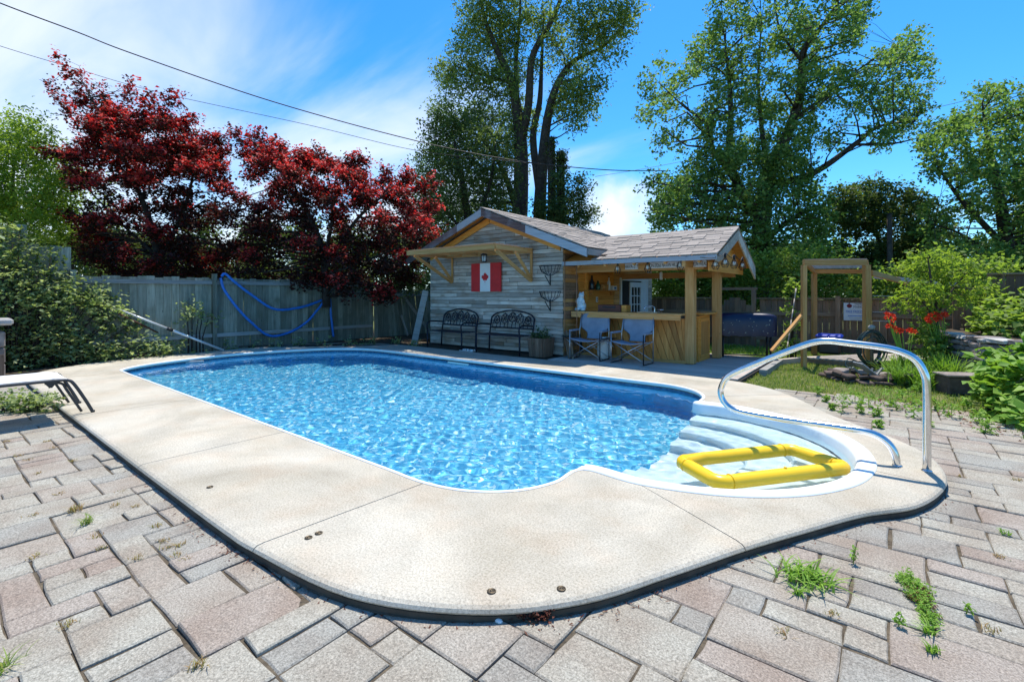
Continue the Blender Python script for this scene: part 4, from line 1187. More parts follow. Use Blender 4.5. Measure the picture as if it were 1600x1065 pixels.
# ---- benches
def make_bench():
    t = thing('metal_bench', '', 'bench')
    W, D = 1.24, 0.46
    for sx in (-1, 1):
        x = sx * W / 2
        for nm, y0 in (('leg', 0), ('leg', D)):
            MB().tube([(x, y0, 0), (x, y0 + (0.02 if y0 else 0.0), 0.42)], 0.02, 8).build(nm, M['benchm'], t, True)
        MB().tube(catmull([(x, 0, 0.40), (x, -0.02, 0.58), (x, 0.08, 0.65), (x, D * 0.7, 0.64), (x, D + 0.05, 0.62)], 5), 0.017, 8).build('armrest', M['benchm'], t, True)
        MB().tube([(x, D + 0.02, 0.40), (x, D + 0.10, 0.80)], 0.018, 8).build('back_post', M['benchm'], t, True)
    for k in range(7):
        piece('seat_slat', t, (0, 0.02 + k * 0.07, 0.425), (W - 0.02, 0.05, 0.016), M['benchm'], local=True, bevel=0.003)
    bk = lambda zz: D + 0.02 + (zz - 0.40) * 0.2
    fr = MB().tube(catmull([(-W / 2, bk(0.78), 0.78), (-W / 2 + 0.10, bk(0.86), 0.87), (-0.25, bk(0.93), 0.94), (0, bk(0.95), 0.96), (0.25, bk(0.93), 0.94), (W / 2 - 0.10, bk(0.86), 0.87), (W / 2, bk(0.78), 0.78)], 6), 0.018, 8)
    fr.tube([(-W / 2, bk(0.56), 0.56), (W / 2, bk(0.56), 0.56)], 0.016, 8)
    fr.build('back_frame', M['benchm'], t, True)
    sc_ = MB()
    for cx in (-0.45, -0.22, 0, 0.22, 0.45):
        rz = 0.105 if abs(cx) < 0.3 else 0.085
        cz = 0.56 + 0.02 + (0.36 - abs(cx) * 0.22) * 0.62
        sc_.tube([(cx + rz * math.cos(a), bk(cz + rz * math.sin(a)), cz + rz * math.sin(a)) for a in np.linspace(0, 2 * math.pi, 19)[:-1]], 0.009, 6, closed=True)
        for a in np.linspace(0, 2 * math.pi, 7)[:-1]: sc_.tube([(cx, bk(cz), cz), (cx + rz * math.cos(a), bk(cz + rz * math.sin(a)), cz + rz * math.sin(a))], 0.007, 5)
        sc_.tube([(cx, bk(0.56), 0.56), (cx, bk(cz), cz - rz)], 0.009, 5)
        sc_.tube(catmull([(cx - 0.11, bk(0.57), 0.57), (cx - 0.10, bk(0.66), 0.68), (cx, bk(cz + rz), cz + rz + 0.02), (cx + 0.10, bk(0.66), 0.68), (cx + 0.11, bk(0.57), 0.57)], 4), 0.008, 5)
    sc_.build('scrollwork', M['benchm'], t, True)
    return t
b1 = make_bench(); b1.location = (-6.84, 8.10, -0.01); b1.rotation_euler = (0, 0, R(1))
tag(b1, 'dark metal bench with scrolled arched back beside the wooden planter', None, 'benches against the shed')
b2 = copy_tree(b1); b2.location = (-8.52, 8.08, -0.01); b2.rotation_euler = (0, 0, R(-2))
tag(b2, 'dark metal bench nearest the leaning fence, deep in shade under the awning', None, 'benches against the shed')
pl = thing('planter', 'tapered square wooden planter with leafy green plant beside the bench', 'planter', (-5.88, 8.42, 0))
for k, (dx, dy) in enumerate(((0, -1), (1, 0), (0, 1), (-1, 0))):
    for q in range(4):
        a0 = -0.17 + q * 0.085; wt = 1.18
        V = []
        for (s, zz, sc2) in ((a0 + 0.002, 0.0, 1), (a0 + 0.083, 0.0, 1), (a0 + 0.083, 0.40, wt), (a0 + 0.002, 0.40, wt)):
            for dep in (0.17, 0.19):
                if dy: V.append((-5.88 + s * sc2 * (-dy), 8.42 + dy * dep * sc2, zz))
                else: V.append((-5.88 + dx * dep * sc2, 8.42 + s * sc2 * dx, zz))
        MB().add(V, [(0, 2, 4, 6), (1, 7, 5, 3), (0, 1, 3, 2), (2, 3, 5, 4), (4, 5, 7, 6), (6, 7, 1, 0)]).build('stave', M['pot'], pl)
MB().box((-5.88, 8.42, 0.35), (0.36, 0.36, 0.02)).build('soil', M['soil'], pl)
P_ = sprig_points([(-5.88, 8.40, 0.44), (-5.98, 8.36, 0.42), (-5.78, 8.4, 0.43)], [0.15, 0.12, 0.12], [30, 20, 20], 6, 0.13)
link_mesh('foliage', leaves_mesh('foliage', P_, 0.055), M['l_dark'], pl)
lpk = thing('leaning_board', 'pale weathered board leaning upright between fence and shed corner', 'board', (-9.75, 8.45, 0))
beam_piece('board', lpk, (-9.9, 8.30, 0), (-9.80, 8.62, 1.42), 0.16, 0.025, M['grey_y'], (1, 0, 0))
pil = thing('tray_of_pebbles', 'low tray of white pebbles on the ground under the left bench', 'tray', (-7.75, 8.15, 0))
MB().rbox((-7.75, 8.12, 0.0), (0.42, 0.2, 0.03), 0.01).build('tray', M['stonep'], pil)
for k in range(22): MB().sphere((-7.75 + ps.uniform(-0.18, 0.18), 8.12 + ps.uniform(-0.08, 0.08), 0.025), ps.uniform(0.014, 0.024), 7, 5, (1, 0.8, 0.7)).build('pebble', M['white'], pil)
stk_ = thing('stake_bundle', 'bundle of thin wooden stakes leaning at the shed corner by the planter', 'stakes', (-5.35, 8.55, 0))
for k in range(4): beam_piece('stake', stk_, (-5.2 + k * 0.035, 8.45, 0.0), (-5.42 + k * 0.05, 8.62, 0.52 + 0.05 * (k % 2)), 0.03, 0.012, M['brown_x'])

# ================================================================== POOL BAR
bar = thing('pool_bar', 'open timber pool bar with shingle roof, plank front and counter against shed', 'bar', (-4.1, 9.6, 0))
EY, EZ, RYB, RZB, RYR = 8.70, 2.03, 10.25, 2.66, 11.75
BX0, BX1 = -5.50, -2.36
slb = (RZB - EZ) / (RYB - EY)
for (px_, py_, wd) in ((-2.98, 9.25, 0.165), (-2.82, 10.42, 0.16)):
    piece('post', bar, (px_, py_, 0.98), (wd, wd, 1.94), M['pine_z'], bevel=0.006)
piece('beam', bar, (-4.1, 9.20, 1.885), (2.76, 0.05, 0.17), M['pine'])
piece('beam', bar, (-2.93, 10.2, 1.90), (0.06, 3.0, 0.14), M['pine_y'])
piece('beam', bar, (-4.1, 11.5, 1.78), (2.76, 0.05, 0.14), M['pine'])
# roof: sheathing, shingles, fascia, plank gable end
rm = MB()
rm.prism([(EY, EZ - 0.01), (RYB, RZB - 0.01), (RYR, 1.94), (RYR, 1.91), (RYB, RZB - 0.045), (EY, EZ - 0.04)], BX0 - 0.42, BX1, 0)
broof = rm.build('roof', M['orange_x'], bar)
snb = math.sqrt(1 + slb * slb)
def above_shed(p): return p.z > roof_z(p.x) - 0.02 or p.x > XT
shingle_field(broof, (BX0 - 0.4, EY - 0.02, EZ), (1, 0, 0), (0, 1, slb), BX1 - BX0 + 0.42, (RYB - EY) * snb + 0.03, 0.31, 0.135, random.Random(8), above_shed)
MB().prism([(RYB - 0.10, RZB - 0.02), (RYB, RZB + 0.03), (RYB + 0.10, RZB - 0.02), (RYB, RZB + 0.012)], BX0 - 0.3, BX1, 0).build('ridge_cap', M['shingle'], broof)
MB().prism([(RYR + 0.02, 1.95), (RYB + 0.02, RZB + 0.002), (RYB + 0.02, RZB - 0.009), (RYR + 0.02, 1.937)], BX0 - 0.3, BX1, 0).build('rear_slope', M['shingle'], broof)
piece('fascia', bar, ((BX0 + BX1) / 2, EY - 0.014, EZ - 0.05), (BX1 - BX0 + 0.02, 0.024, 0.085), M['fascia'])
# gable end boards hung under the rake at the right
gb = [(EY + 0.02, EZ - 0.12), (EY + 0.02, EZ), (RYB, RZB), (RYR, 1.95), (RYR, 1.66), (RYR - 0.30, 1.72), (RYB, RZB - 0.28)]
for nm, poly in (('gable_board', [(EY + 0.0, EZ - 0.02), (RYB, RZB - 0.02), (RYB, RZB - 0.24), (EY + 0.42, EZ - 0.07), (EY + 0.1, EZ - 0.13), (EY, EZ - 0.12)]),
                 ('gable_board', [(RYB + 0.004, RZB - 0.02), (RYR, 1.92), (RYR + 0.02, 1.66), (RYB + 0.004, RZB - 0.24)])):
    poly_piece(nm, bar, poly, BX1 - 0.03, BX1 + 0.0, 0, M['siding'])
for k in range(3):
    zz = 1.84 + k * 0.17
    y_a = EY + 0.30 + k * 0.32; y_b = RYR - 0.20 - k * 0.36
    piece('gable_plank', bar, (BX1 - 0.22, (y_a + y_b) / 2, zz), (0.02, y_b - y_a, 0.165), M['orange_y'])
for k in range(5):
    xx = BX0 + 0.35 + k * 0.62
    beam_piece('rafter', bar, (xx, EY + 0.03, EZ - 0.095), (xx, RYB, RZB - 0.10), 0.045, 0.09, M['pine'])
# counter and front
piece('counter_top', bar, (-4.24, 9.13, 0.945), (2.38, 0.46, 0.035), M['pine'], bevel=0.006)
piece('counter_fascia', bar, (-4.24, 8.925, 0.885), (2.36, 0.035, 0.09), M['pine'])
piece('counter_top', bar, (-3.0, 9.93, 0.945), (0.42, 0.82, 0.035), M['orange_y'], bevel=0.006)
MB().box((-4.24, 9.24, 0.42), (2.3, 0.03, 0.84)).build('front_backing', M['dark'], bar)
k = 0; x = -5.42; bw = 0.135; skew = -0.30
while x < -2.95 - skew * 0:
    xa, xb = x, x + bw - 0.011
    pa = [(xa - skew * 0.5, 0.0), (xb - skew * 0.5, 0.0), (xb + skew * 0.5, 0.86), (xa + skew * 0.5, 0.86)]
    pa = [(min(-3.06, max(-5.42, a)), b) for a, b in pa]
    if pa[1][0] - pa[0][0] > 0.01 or pa[2][0] - pa[3][0] > 0.01:
        poly_piece('front_board', bar, pa, 9.19 + ps.uniform(-0.004, 0.004), 9.222, 1, M['bar_z'])
    x += bw
piece('skirting', bar, (-4.24, 9.178, 0.03), (2.36, 0.02, 0.06), M['pine'])
cab = MB().box((-2.955, 9.95, 0.45), (0.04, 0.74, 0.9)).build('side_cabinet', M['orange_y'], bar)
MB().box((-2.93, 9.95, 0.46), (0.016, 0.52, 0.66)).build('cabinet_door', M['bar_z'], cab)
for zz in (0.10, 0.82): MB().box((-2.925, 9.95, zz), (0.02, 0.60, 0.06)).build('rail', M['orange_y'], cab)
for yy in (9.665, 10.235): MB().box((-2.925, yy, 0.46), (0.02, 0.05, 0.66)).build('stile', M['orange_y'], cab)
# boat name boards on the beam
def name_board(xa, xb, zc, h, txt, label, sq):
    b = thing('name_board', label, 'sign', ((xa + xb) / 2, 9.165, zc - h / 2))
    MB().box(((xa + xb) / 2, 9.158, zc), (xb - xa, 0.018, h)).build('board', M['signw'], b)
    M4 = Matrix.Translation(((xa + xb) / 2, 9.147, zc - 0.005)) @ Matrix.Rotation(R(90), 4, 'X')
    text_obj('lettering', txt, h * 0.92, M['ink'], b, M4, squash=sq)
pA, pB = ony(977, 418, 9.16), ony(997, 418, 9.16)
name_board(pA.x, pB.x, 1.895, 0.115, 'HAVA-217', 'short white name board reading HAVA-217 on the bar beam', 0.60)
pA, pB = ony(1016, 415, 9.16), ony(1104, 413, 9.16)
name_board(pA.x, pB.x, 1.90, 0.115, 'ON-59266 NAVAN HILLS PORT OF MONTREAL', 'long white name board ending in MONTREAL behind the front post of the bar', 0.50)
# string of caged bulbs
sl_ = thing('string_lights', 'black cord of caged bulbs strung along the eave of the bar', 'string lights', (-4, 8.8, 1.9))
cpos = [(965, 420), (1012, 418), (1063, 414), (1118, 413), (1133, 410), (1147, 412), (1160, 415)]
Ys = [8.8, 8.8, 8.8, 8.8, 9.15, 9.7, 10.3]
hang = []
for (x, y), Y in zip(cpos, Ys):
    hang.append(ony(x, y, Y) if Y < 8.9 else onx(x, y, BX1 + 0.08))
cord = [(-5.3, 8.78, 1.97)]
for h_ in hang:
    cord += [(h_.x - 0.22 if h_.x < -2.5 else h_.x, h_.y - (0 if h_.x < -2.5 else 0.18), h_.z + 0.10), (h_.x, h_.y, h_.z + 0.17)]
MB().tube(catmull(cord, 4), 0.006, 5).build('cord', M['cable'], sl_)
for h_ in hang:
    cg = MB()
    for k in range(6):
        a = k * math.pi / 3
        cg.tube([(h_.x + 0.012 * math.cos(a), h_.y + 0.012 * math.sin(a), h_.z + 0.10), (h_.x + 0.07 * math.cos(a), h_.y + 0.07 * math.sin(a), h_.z - 0.03), (h_.x + 0.035 * math.cos(a), h_.y + 0.035 * math.sin(a), h_.z - 0.09)], 0.005, 4)
    cg.tube([(h_.x + 0.07 * math.cos(a), h_.y + 0.07 * math.sin(a), h_.z - 0.03) for a in np.linspace(0, 2 * math.pi, 13)[:-1]], 0.004, 4, closed=True)
    cg.lathe([(0.02, 0.08), (0.022, 0.13), (0.016, 0.17)], h_, 8)
    c_ = cg.build('cage', M['black'], sl_)
    MB().sphere((h_.x, h_.y, h_.z + 0.005), 0.033, 8, 6, (1, 1, 1.3)).build('bulb', M['bulb'], c_)
# shelf with bottles on the orange wall
sh = thing('wall_shelf', 'small wooden shelf on the orange wall inside the bar', 'shelf', (-5.42, 10.0, 1.35))
SY0, SY1 = 9.60, 11.02
MB().box((-5.40, (SY0 + SY1) / 2, 1.41), (0.18, SY1 - SY0, 0.025)).build('board', M['bar_z'], sh)
for yy in (SY0 + 0.15, SY1 - 0.15): MB().box((-5.42, yy, 1.35), (0.12, 0.025, 0.10)).build('bracket', M['bar_z'], sh)
MB().box((-5.43, 10.3, 1.80), (0.10, 1.2, 0.02)).build('upper_ledge', M['bar_z'], sh)
def bottle(y, h, r_, mat, label, z0=1.4235):
    b = thing('bottle', label, 'bottle', (-5.39, y, z0), 0, 'bottles on the bar shelf')
    MB().lathe([(r_ * 0.9, 0), (r_, 0.01), (r_, h * 0.55), (r_ * 0.45, h * 0.72), (r_ * 0.33, h * 0.95)], (-5.39, y, z0), 10).build('body', mat, b)
    MB().lathe([(r_ * 0.4, 0), (r_ * 0.4, h * 0.07)], (-5.39, y, z0 + h * 0.93), 8).build('cap', M['black'], b)
bottle(9.77, 0.34, 0.06, M['bottle'], 'large dark bottle, leftmost on the bar shelf')
bottle(10.06, 0.22, 0.06, M['bottleg'], 'squat green bottle second from left on the bar shelf')
bottle(10.62, 0.34, 0.04, M['flagwhite'], 'tall pale bottle towards the right of the bar shelf')
for k, y in enumerate((10.24, 10.34, 10.44, 10.53)):
    b = thing('drinking_glass', ('amber', 'second amber', 'third amber', 'last amber')[k] + ' tumbler ' + ('just right of the green bottle', 'from the green bottle', 'from the green bottle', 'next to the tall pale bottle')[k] + ' on the bar shelf', 'glass', (-5.39, y, 1.4235), 0, 'tumblers on the bar shelf')
    MB().lathe([(0.03, 0), (0.036, 0.14), (0.033, 0.14), (0.027, 0.01)], (-5.39, y, 1.4235), 9).build('bowl', M['pine'], b)
bx = thing('carton', 'small pale carton at the right end of the bar shelf', 'box', (-5.39, 10.85, 1.4235))
MB().rbox((-5.39, 10.86, 1.48), (0.1, 0.22, 0.11), 0.006).build('carton_body', M['flagwhite'], bx); MB().box((-5.337, 10.86, 1.48), (0.004, 0.12, 0.05)).build('carton_label', M['inkblue'], bx)
ou = thing('outlet_plate', 'white electrical outlet plate on the orange wall below shelf', 'outlet', (-5.48, 10.2, 1.15))
MB().rbox((-5.478, 10.18, 1.20), (0.012, 0.09, 0.13), 0.004).build('plate', M['flagwhite'], ou)
for zz in (1.175, 1.225): MB().box((-5.471, 10.18, zz), (0.004, 0.035, 0.03)).build('socket', M['ink'], ou)
# counter things
be = thing('bear_figure', 'pale blue white seated bear figure on left end of the bar counter', 'figurine', (-5.28, 9.1, 0.9625))
bb = MB()
bx_, by_, bz_ = -5.27, 9.10, 0.9625
for (dx, dy, dz, r_, q) in ((0, 0, 0.11, 0.105, (1, 0.75, 1.1)), (-0.01, -0.02, 0.24, 0.085, (0.95, 0.8, 1.0)), (0.015, -0.04, 0.345, 0.062, (1.1, 0.9, 0.95)), (0.065, -0.07, 0.33, 0.03, (1.2, 1, 0.8)), (-0.03, -0.02, 0.40, 0.022, (1, 0.7, 1)), (0.045, -0.02, 0.405, 0.022, (1, 0.7, 1)),
                            (0.07, -0.07, 0.04, 0.048, (1.3, 1, 0.8)), (-0.07, -0.07, 0.04, 0.048, (1.3, 1, 0.8)), (0.075, -0.06, 0.20, 0.035, (0.9, 1, 1.7)), (-0.085, -0.05, 0.21, 0.035, (0.9, 1, 1.7))):
    bb.sphere((bx_ + dx, by_ + dy, bz_ + dz), r_, 14, 10, q)
bo = bb.build('body', M['ceramic'], be)
md = bo.modifiers.new('one_surface', 'REMESH'); md.mode = 'VOXEL'; md.voxel_size = 0.012; md.use_smooth_shade = True
MB().sphere((bx_ + 0.10, by_ - 0.075, bz_ + 0.335), 0.010, 8, 6).build('nose', M['ink'], be)
co = thing('brown_crate', 'dark brown wooden box standing on the bar counter before the door', 'box', (-4.6, 9.15, 0.9625))
MB().rbox((-4.58, 9.18, 1.035), (0.52, 0.3, 0.145), 0.006).build('box', M['rust'], co)
MB().rbox((-4.26, 9.16, 1.035), (0.11, 0.22, 0.14), 0.006).build('end_block', M['orange_x'], co)
MB().box((-4.58, 9.026, 1.06), (0.3, 0.008, 0.03)).build('handle', M['black'], co)
sp_ = thing('sink_tap', 'steel sink rim with swan neck tap on the bar counter', 'tap', (-3.7, 9.2, 0.9625))
MB().rbox((-3.78, 9.22, 0.972), (0.42, 0.3, 0.018), 0.006).build('sink_rim', M['steelm'], sp_)
MB().tube(catmull([(-3.72, 9.32, 0.97), (-3.72, 9.32, 1.05), (-3.76, 9.27, 1.09), (-3.86, 9.2, 1.07), (-3.88, 9.18, 1.03)], 5), 0.014, 8).build('spout', M['steelm'], sp_)
MB().tube([(-3.66, 9.32, 1.02), (-3.52, 9.28, 1.02)], 0.012, 7).build('lever', M['steelm'], sp_)
# fence lantern hanging inside the bar
hl = thing('hanging_tube_light', 'short white tube light hanging from the bar roof inside', 'lamp', (-3.6, 10.6, 1.6))
ph = ony(1033, 430, 10.4)
MB().lathe([(0.03, -0.10), (0.035, -0.09), (0.035, 0.06), (0.015, 0.08)], ph, 10).build('shade', M['white'], hl)
MB().tube([(ph.x, ph.y, ph.z + 0.08), (ph.x, ph.y, 2.55)], 0.004, 5).build('cord', M['cable'], hl)
# gas bottle behind the chairs
gt = thing('gas_bottle', 'white gas bottle standing behind the folding chairs at the bar', 'gas bottle', (-4.72, 8.98, 0))
gp = (-4.66, 8.98, 0)
MB().lathe([(0.10, 0.0), (0.10, 0.03), (0.145, 0.06), (0.15, 0.12), (0.15, 0.28), (0.13, 0.34), (0.06, 0.38)], gp, 16).build('body', M['flagwhite'], gt)
MB().lathe([(0.095, 0.36), (0.1, 0.44), (0.092, 0.44), (0.09, 0.36)], gp, 14).build('collar', M['flagwhite'], gt)
MB().tube([(-4.66, 8.98, 0.37), (-4.66, 8.98, 0.43)], 0.02, 8).build('valve', M['brass'], gt)

# ---- folding chairs (face the pool)
def make_chair():
    t = thing('folding_chair', '', 'chair')
    W, D = 0.66, 0.44
    tubes = M['alu']
    for sx in (-1, 1):
        x = sx * W / 2
        MB().tube([(x, 0, 0.01), (x, 0.0, 0.57)], 0.0115, 8).build('leg', M['black'] if sx > 0 else tubes, t, True)
        MB().tube([(x, D, 0.01), (x, D + 0.01, 0.57), (x * 0.93, D + 0.07, 0.92)], 0.0115, 8).build('back_leg', tubes, t, True)
        MB().tube([(x, -0.01, 0.012), (x, D + 0.01, 0.012)], 0.010, 8).build('foot_rail', M['black'], t, True)
        MB().rbox((x, D * 0.46, 0.585), (0.065, D * 0.86, 0.035), 0.012).build('armrest', M['fabric'], t, True)
    MB().tube([(-W / 2, 0.015, 0.42), (W / 2, 0.015, 0.05)], 0.010, 8).build('cross_tube', tubes, t, True)
    MB().tube([(W / 2, 0.03, 0.42), (-W / 2, 0.03, 0.05)], 0.010, 8).build('cross_tube', tubes, t, True)
    MB().tube([(-W / 2, D - 0.015, 0.42), (W / 2, D - 0.015, 0.05)], 0.010, 8).build('cross_tube', tubes, t, True)
    MB().tube([(W / 2, D - 0.03, 0.42), (-W / 2, D - 0.03, 0.05)], 0.010, 8).build('cross_tube', tubes, t, True)
    # seat: sagging sheet with thickness
    def sheet(fn, nu, nv, th):
        mb = MB(); V = []
        for s_ in (0, 1):
            for i in range(nu + 1):
                for j in range(nv + 1):
                    p, n_ = fn(i / nu, j / nv); V.append(Vector(p) + Vector(n_) * (th * (s_ - 0.5)))
        K = (nu + 1) * (nv + 1); F = []
        for i in range(nu):
            for j in range(nv):
                a = i * (nv + 1) + j
                F.append((a, a + 1, a + nv + 2, a + nv + 1)); F.append((K + a, K + a + nv + 1, K + a + nv + 2, K + a + 1))
        rim = [i * (nv + 1) for i in range(nu + 1)] + [nu * (nv + 1) + j for j in range(1, nv + 1)] + [i * (nv + 1) + nv for i in range(nu - 1, -1, -1)] + [j for j in range(nv - 1, 0, -1)]
        for q in range(len(rim)):
            a, b = rim[q], rim[(q + 1) % len(rim)]; F.append((a, b, K + b, K + a))
        return mb.add(V, F, True)
    sheet(lambda u, v: (((u - 0.5) * (W - 0.04), -0.02 + v * (D + 0.02), 0.425 - 0.045 * (1 - (2 * u - 1) ** 2) - 0.02 * v), (0, 0, 1)), 10, 6, 0.018).build('seat', M['fabric'], t, True)
    def half(v):       # outline of the back: narrow waist, wide shoulders
        pts = [(0.0, 0.17), (0.12, 0.155), (0.24, 0.165), (0.33, 0.225), (0.42, 0.30), (0.58, 0.33), (0.82, 0.325), (0.93, 0.29), (1.0, 0.20)]
        for (a, b) in zip(pts, pts[1:]):
            if a[0] <= v <= b[0]: return a[1] + (b[1] - a[1]) * (v - a[0]) / (b[0] - a[0])
        return 0.17
    fnb = lambda u, v: (((2 * u - 1) * half(v), D + 0.02 + 0.07 * v + 0.03 * (1 - (2 * u - 1) ** 2) * math.sin(math.pi * v) + 0.006 * math.sin(9 * v + 4 * u), 0.40 + v * 0.53 + 0.015 * (1 - (2 * u - 1) ** 2) * (v > 0.9)), (0, 1, 0))
    bk_ = sheet(fnb, 12, 24, 0.02).build('backrest', M['fabric'], t, True)
    e = [fnb(0, v)[0] for v in np.linspace(0, 1, 25)] + [fnb(u, 1)[0] for u in np.linspace(0.1, 0.9, 9)] + [fnb(1, v)[0] for v in np.linspace(1, 0, 25)]
    MB().tube(e, 0.010, 6).build('piping', M['black'], bk_, True)
    # folding side tray
    MB().rbox((-W / 2 - 0.13, D * 0.4, 0.45), (0.20, 0.30, 0.012), 0.005).build('side_tray', M['black'], t, True)
    MB().tube([(-W / 2, D * 0.25, 0.30), (-W / 2 - 0.2, D * 0.25, 0.44)], 0.007, 6).build('tray_strut', tubes, t, True)
    return t
c1 = make_chair(); c1.location = (-4.80, 8.40, 0.003); c1.rotation_euler = (0, 0, R(4))
tag(c1, 'blue grey folding chair nearer the shed, facing the pool', None, 'folding chairs at the bar')
c2 = copy_tree(c1); c2.location = (-3.90, 8.42, 0.003); c2.rotation_euler = (0, 0, R(-1))
tag(c2, 'blue grey folding chair nearer the front bar post', None, 'folding chairs at the bar')

# ================================================================== POOL THINGS
rl = thing('grab_rail', 'polished steel figure-four grab rail beside the round pool steps', 'handrail', (0.13, 4.8, 0))
rp = [(0.22, 0.0), (0.22, 0.30), (0.22, 0.62), (0.205, 0.74), (0.15, 0.845), (0.05, 0.90), (-0.08, 0.925), (-0.26, 0.94), (-0.40, 0.95), (-0.50, 0.935), (-0.62, 0.885), (-0.86, 0.76), (-1.10, 0.63), (-1.20, 0.56), (-1.25, 0.48), (-1.265, 0.40), (-1.235, 0.32), (-1.17, 0.268), (-1.05, 0.245), (-0.75, 0.235), (-0.40, 0.235), (-0.18, 0.235), (-0.08, 0.215), (-0.01, 0.165), (0.03, 0.09), (0.045, 0.0)]
rpts = [(p[0], 4.8, p[1]) for p in catmull(rp, 5)]
MB().tube(rpts, 0.027, 14).build('rail_tube', M['chrome'], rl)
for x in (0.22, 0.045): MB().lathe([(0.034, 0.0), (0.034, 0.004), (0.028, 0.007), (0.0255, 0.007)], (x, 4.8, 0.002), 16).build('flange', M['chrome'], rl)

ft = thing('inflatable_frame', 'yellow inflatable square frame floating over the pool steps', 'float', (-0.83, 4.32, -0.12))
fc = [Vector((-1.37, 3.98)), Vector((-0.99, 3.70)), Vector((-0.27, 4.66)), Vector((-0.70, 4.90))]
fr_ = 0.057
fpts = []
for k in range(4):
    a, b, c = fc[k - 1], fc[k], fc[(k + 1) % 4]
    u = (a - b).normalized(); v = (c - b).normalized()
    for t in (0.0, 0.25, 0.5, 0.75, 1.0):
        p = (b + u * 0.075 * (1 - t) ** 2 + v * 0.075 * t ** 2)
        fpts.append((p.x, p.y, WL + 0.034))
    n_ = 7
    for q in range(1, n_):
        s0, s1 = b + v * 0.085, c - v * 0.085
        p = s0 + (s1 - s0) * q / n_
        fpts.append((p.x, p.y, WL + 0.034))
rad = []
for i, p in enumerate(fpts):
    k = i % 11
    rad.append(fr_ * (0.93 if k in (0, 4) else 0.97 if k == 2 else 1.0))
inner = MB().tube(fpts, rad, 16, closed=True)
inner.build('ring_tube', M['yellow'], ft)
for k in range(4):
    b = fc[k]; v = (fc[(k + 1) % 4] - b).normalized()
    for s in (0.10,):
        c = b + v * s; per = Vector((-v.y, v.x))
        MB().tube([(c.x + per.x * fr_ * 1.0 * math.cos(a), c.y + per.y * fr_ * 1.0 * math.cos(a), WL + 0.034 + fr_ * 1.0 * math.sin(a)) for a in np.linspace(0, 2 * math.pi, 17)[:-1]], 0.004, 5, closed=True).build('weld_seam', M['yellow'], ft)
MB().lathe([(0.012, 0), (0.012, 0.02), (0.007, 0.025)], (fc[1].x * 0.5 + fc[2].x * 0.5, fc[1].y * 0.5 + fc[2].y * 0.5, WL + 0.078), 8).build('valve', M['yellow'], ft)

# ---- lounger at the left edge of the picture
lo = thing('sun_lounger', 'sun lounger with white sling and charcoal tube frame at far left', 'sun lounger', (-7.45, 0.3, PZ))
LX0, LX1, LZ = -7.80, -7.10, 0.40
for x in (LX1, LX0):
    MB().tube(catmull([(x, 1.29, 0.0), (x, 1.22, 0.16), (x, 1.13, 0.34), (x, 1.08, 0.39), (x, 0.98, LZ), (x, 0.4, LZ + 0.004), (x, -0.6, LZ)], 6), 0.016, 10).build('side_rail', M['frame'], lo)
    MB().tube(catmull([(x - 0.045, 1.20, 0.02), (x - 0.045, 1.08, 0.27), (x - 0.045, 1.03, 0.36), (x - 0.045, 0.9, 0.375)], 5), 0.013, 8).build('brace', M['frame'], lo)
    MB().tube([(x, -0.45, PZ), (x, -0.42, LZ)], 0.016, 8).build('leg', M['frame'], lo)
    for y in (0.94, 0.42):
        MB().prism([(y - 0.055, LZ - 0.008), (y + 0.055, LZ - 0.008), (y + 0.012, LZ - 0.07), (y - 0.012, LZ - 0.07)], x - 0.012, x + 0.012, 0).build('stack_lug', M['blackpl'], lo)
    MB().sphere((x, 1.29, 0.012), 0.019, 10, 6).build('foot_cap', M['blackpl'], lo)
slg = MB(); V = []
pr_ = [(1.13, 0.355), (1.08, 0.402), (0.98, 0.418), (0.6, 0.420), (0.2, 0.414), (-0.3, 0.42), (-0.6, 0.418)]
for (y, z) in pr_: V += [(LX0 + 0.004, y, z), ((LX0 + LX1) / 2, y, z - 0.018), (LX1 - 0.004, y, z)]
slg.add(V, [(i * 3 + q, i * 3 + q + 1, i * 3 + q + 4, i * 3 + q + 3) for i in range(len(pr_) - 1) for q in (0, 1)], True)
so = slg.build('sling', M['sling'], lo); sm = so.modifiers.new('cloth', 'SOLIDIFY'); sm.thickness = 0.006
bkm = MB(); bkm.add([(LX0 + 0.004, -0.6, 0.42), (LX1 - 0.004, -0.6, 0.42), (LX1 - 0.004, -1.15, 0.80), (LX0 + 0.004, -1.15, 0.80)], [(0, 1, 2, 3)])
bko = bkm.build('backrest', M['sling'], lo); bko.modifiers.new('cloth', 'SOLIDIFY').thickness = 0.01

# ================================================================== FENCES
lf = thing('weathered_fence', 'weathered grey board fence behind the pool below the red maples', 'fence', (-12.7, 5, 0))
fnr = random.Random(31)
FXL = -12.62
y = 0.9
while y < 8.9:
    top = 1.73 + fnr.uniform(-0.025, 0.02)
    if y < 1.95: top = (2.62 if y < 1.35 else 2.30) + fnr.uniform(-0.05, 0.05)
    tl = R(fnr.uniform(-0.5, 0.5))
    piece('board', lf, (FXL + fnr.uniform(-0.012, 0.012), y + 0.075, top / 2 - 0.05), (0.02, 0.1495, top + 0.06), M['grey_z'], Matrix.Rotation(tl, 3, 'X'))
    y += 0.152
for (ya, yb, zz) in ((1.95, 4.45, 1.60), (4.5, 8.9, 1.60), (1.95, 8.9, 0.35)):
    piece('rail', lf, (FXL + 0.045, (ya + yb) / 2, zz), (0.05, yb - ya, 0.085), M['grey_y'])
for yy in (1.98, 4.48, 7.5): piece('post', lf, (FXL + 0.06, yy, 0.88), (0.09, 0.09, 1.86), M['grey_z'])
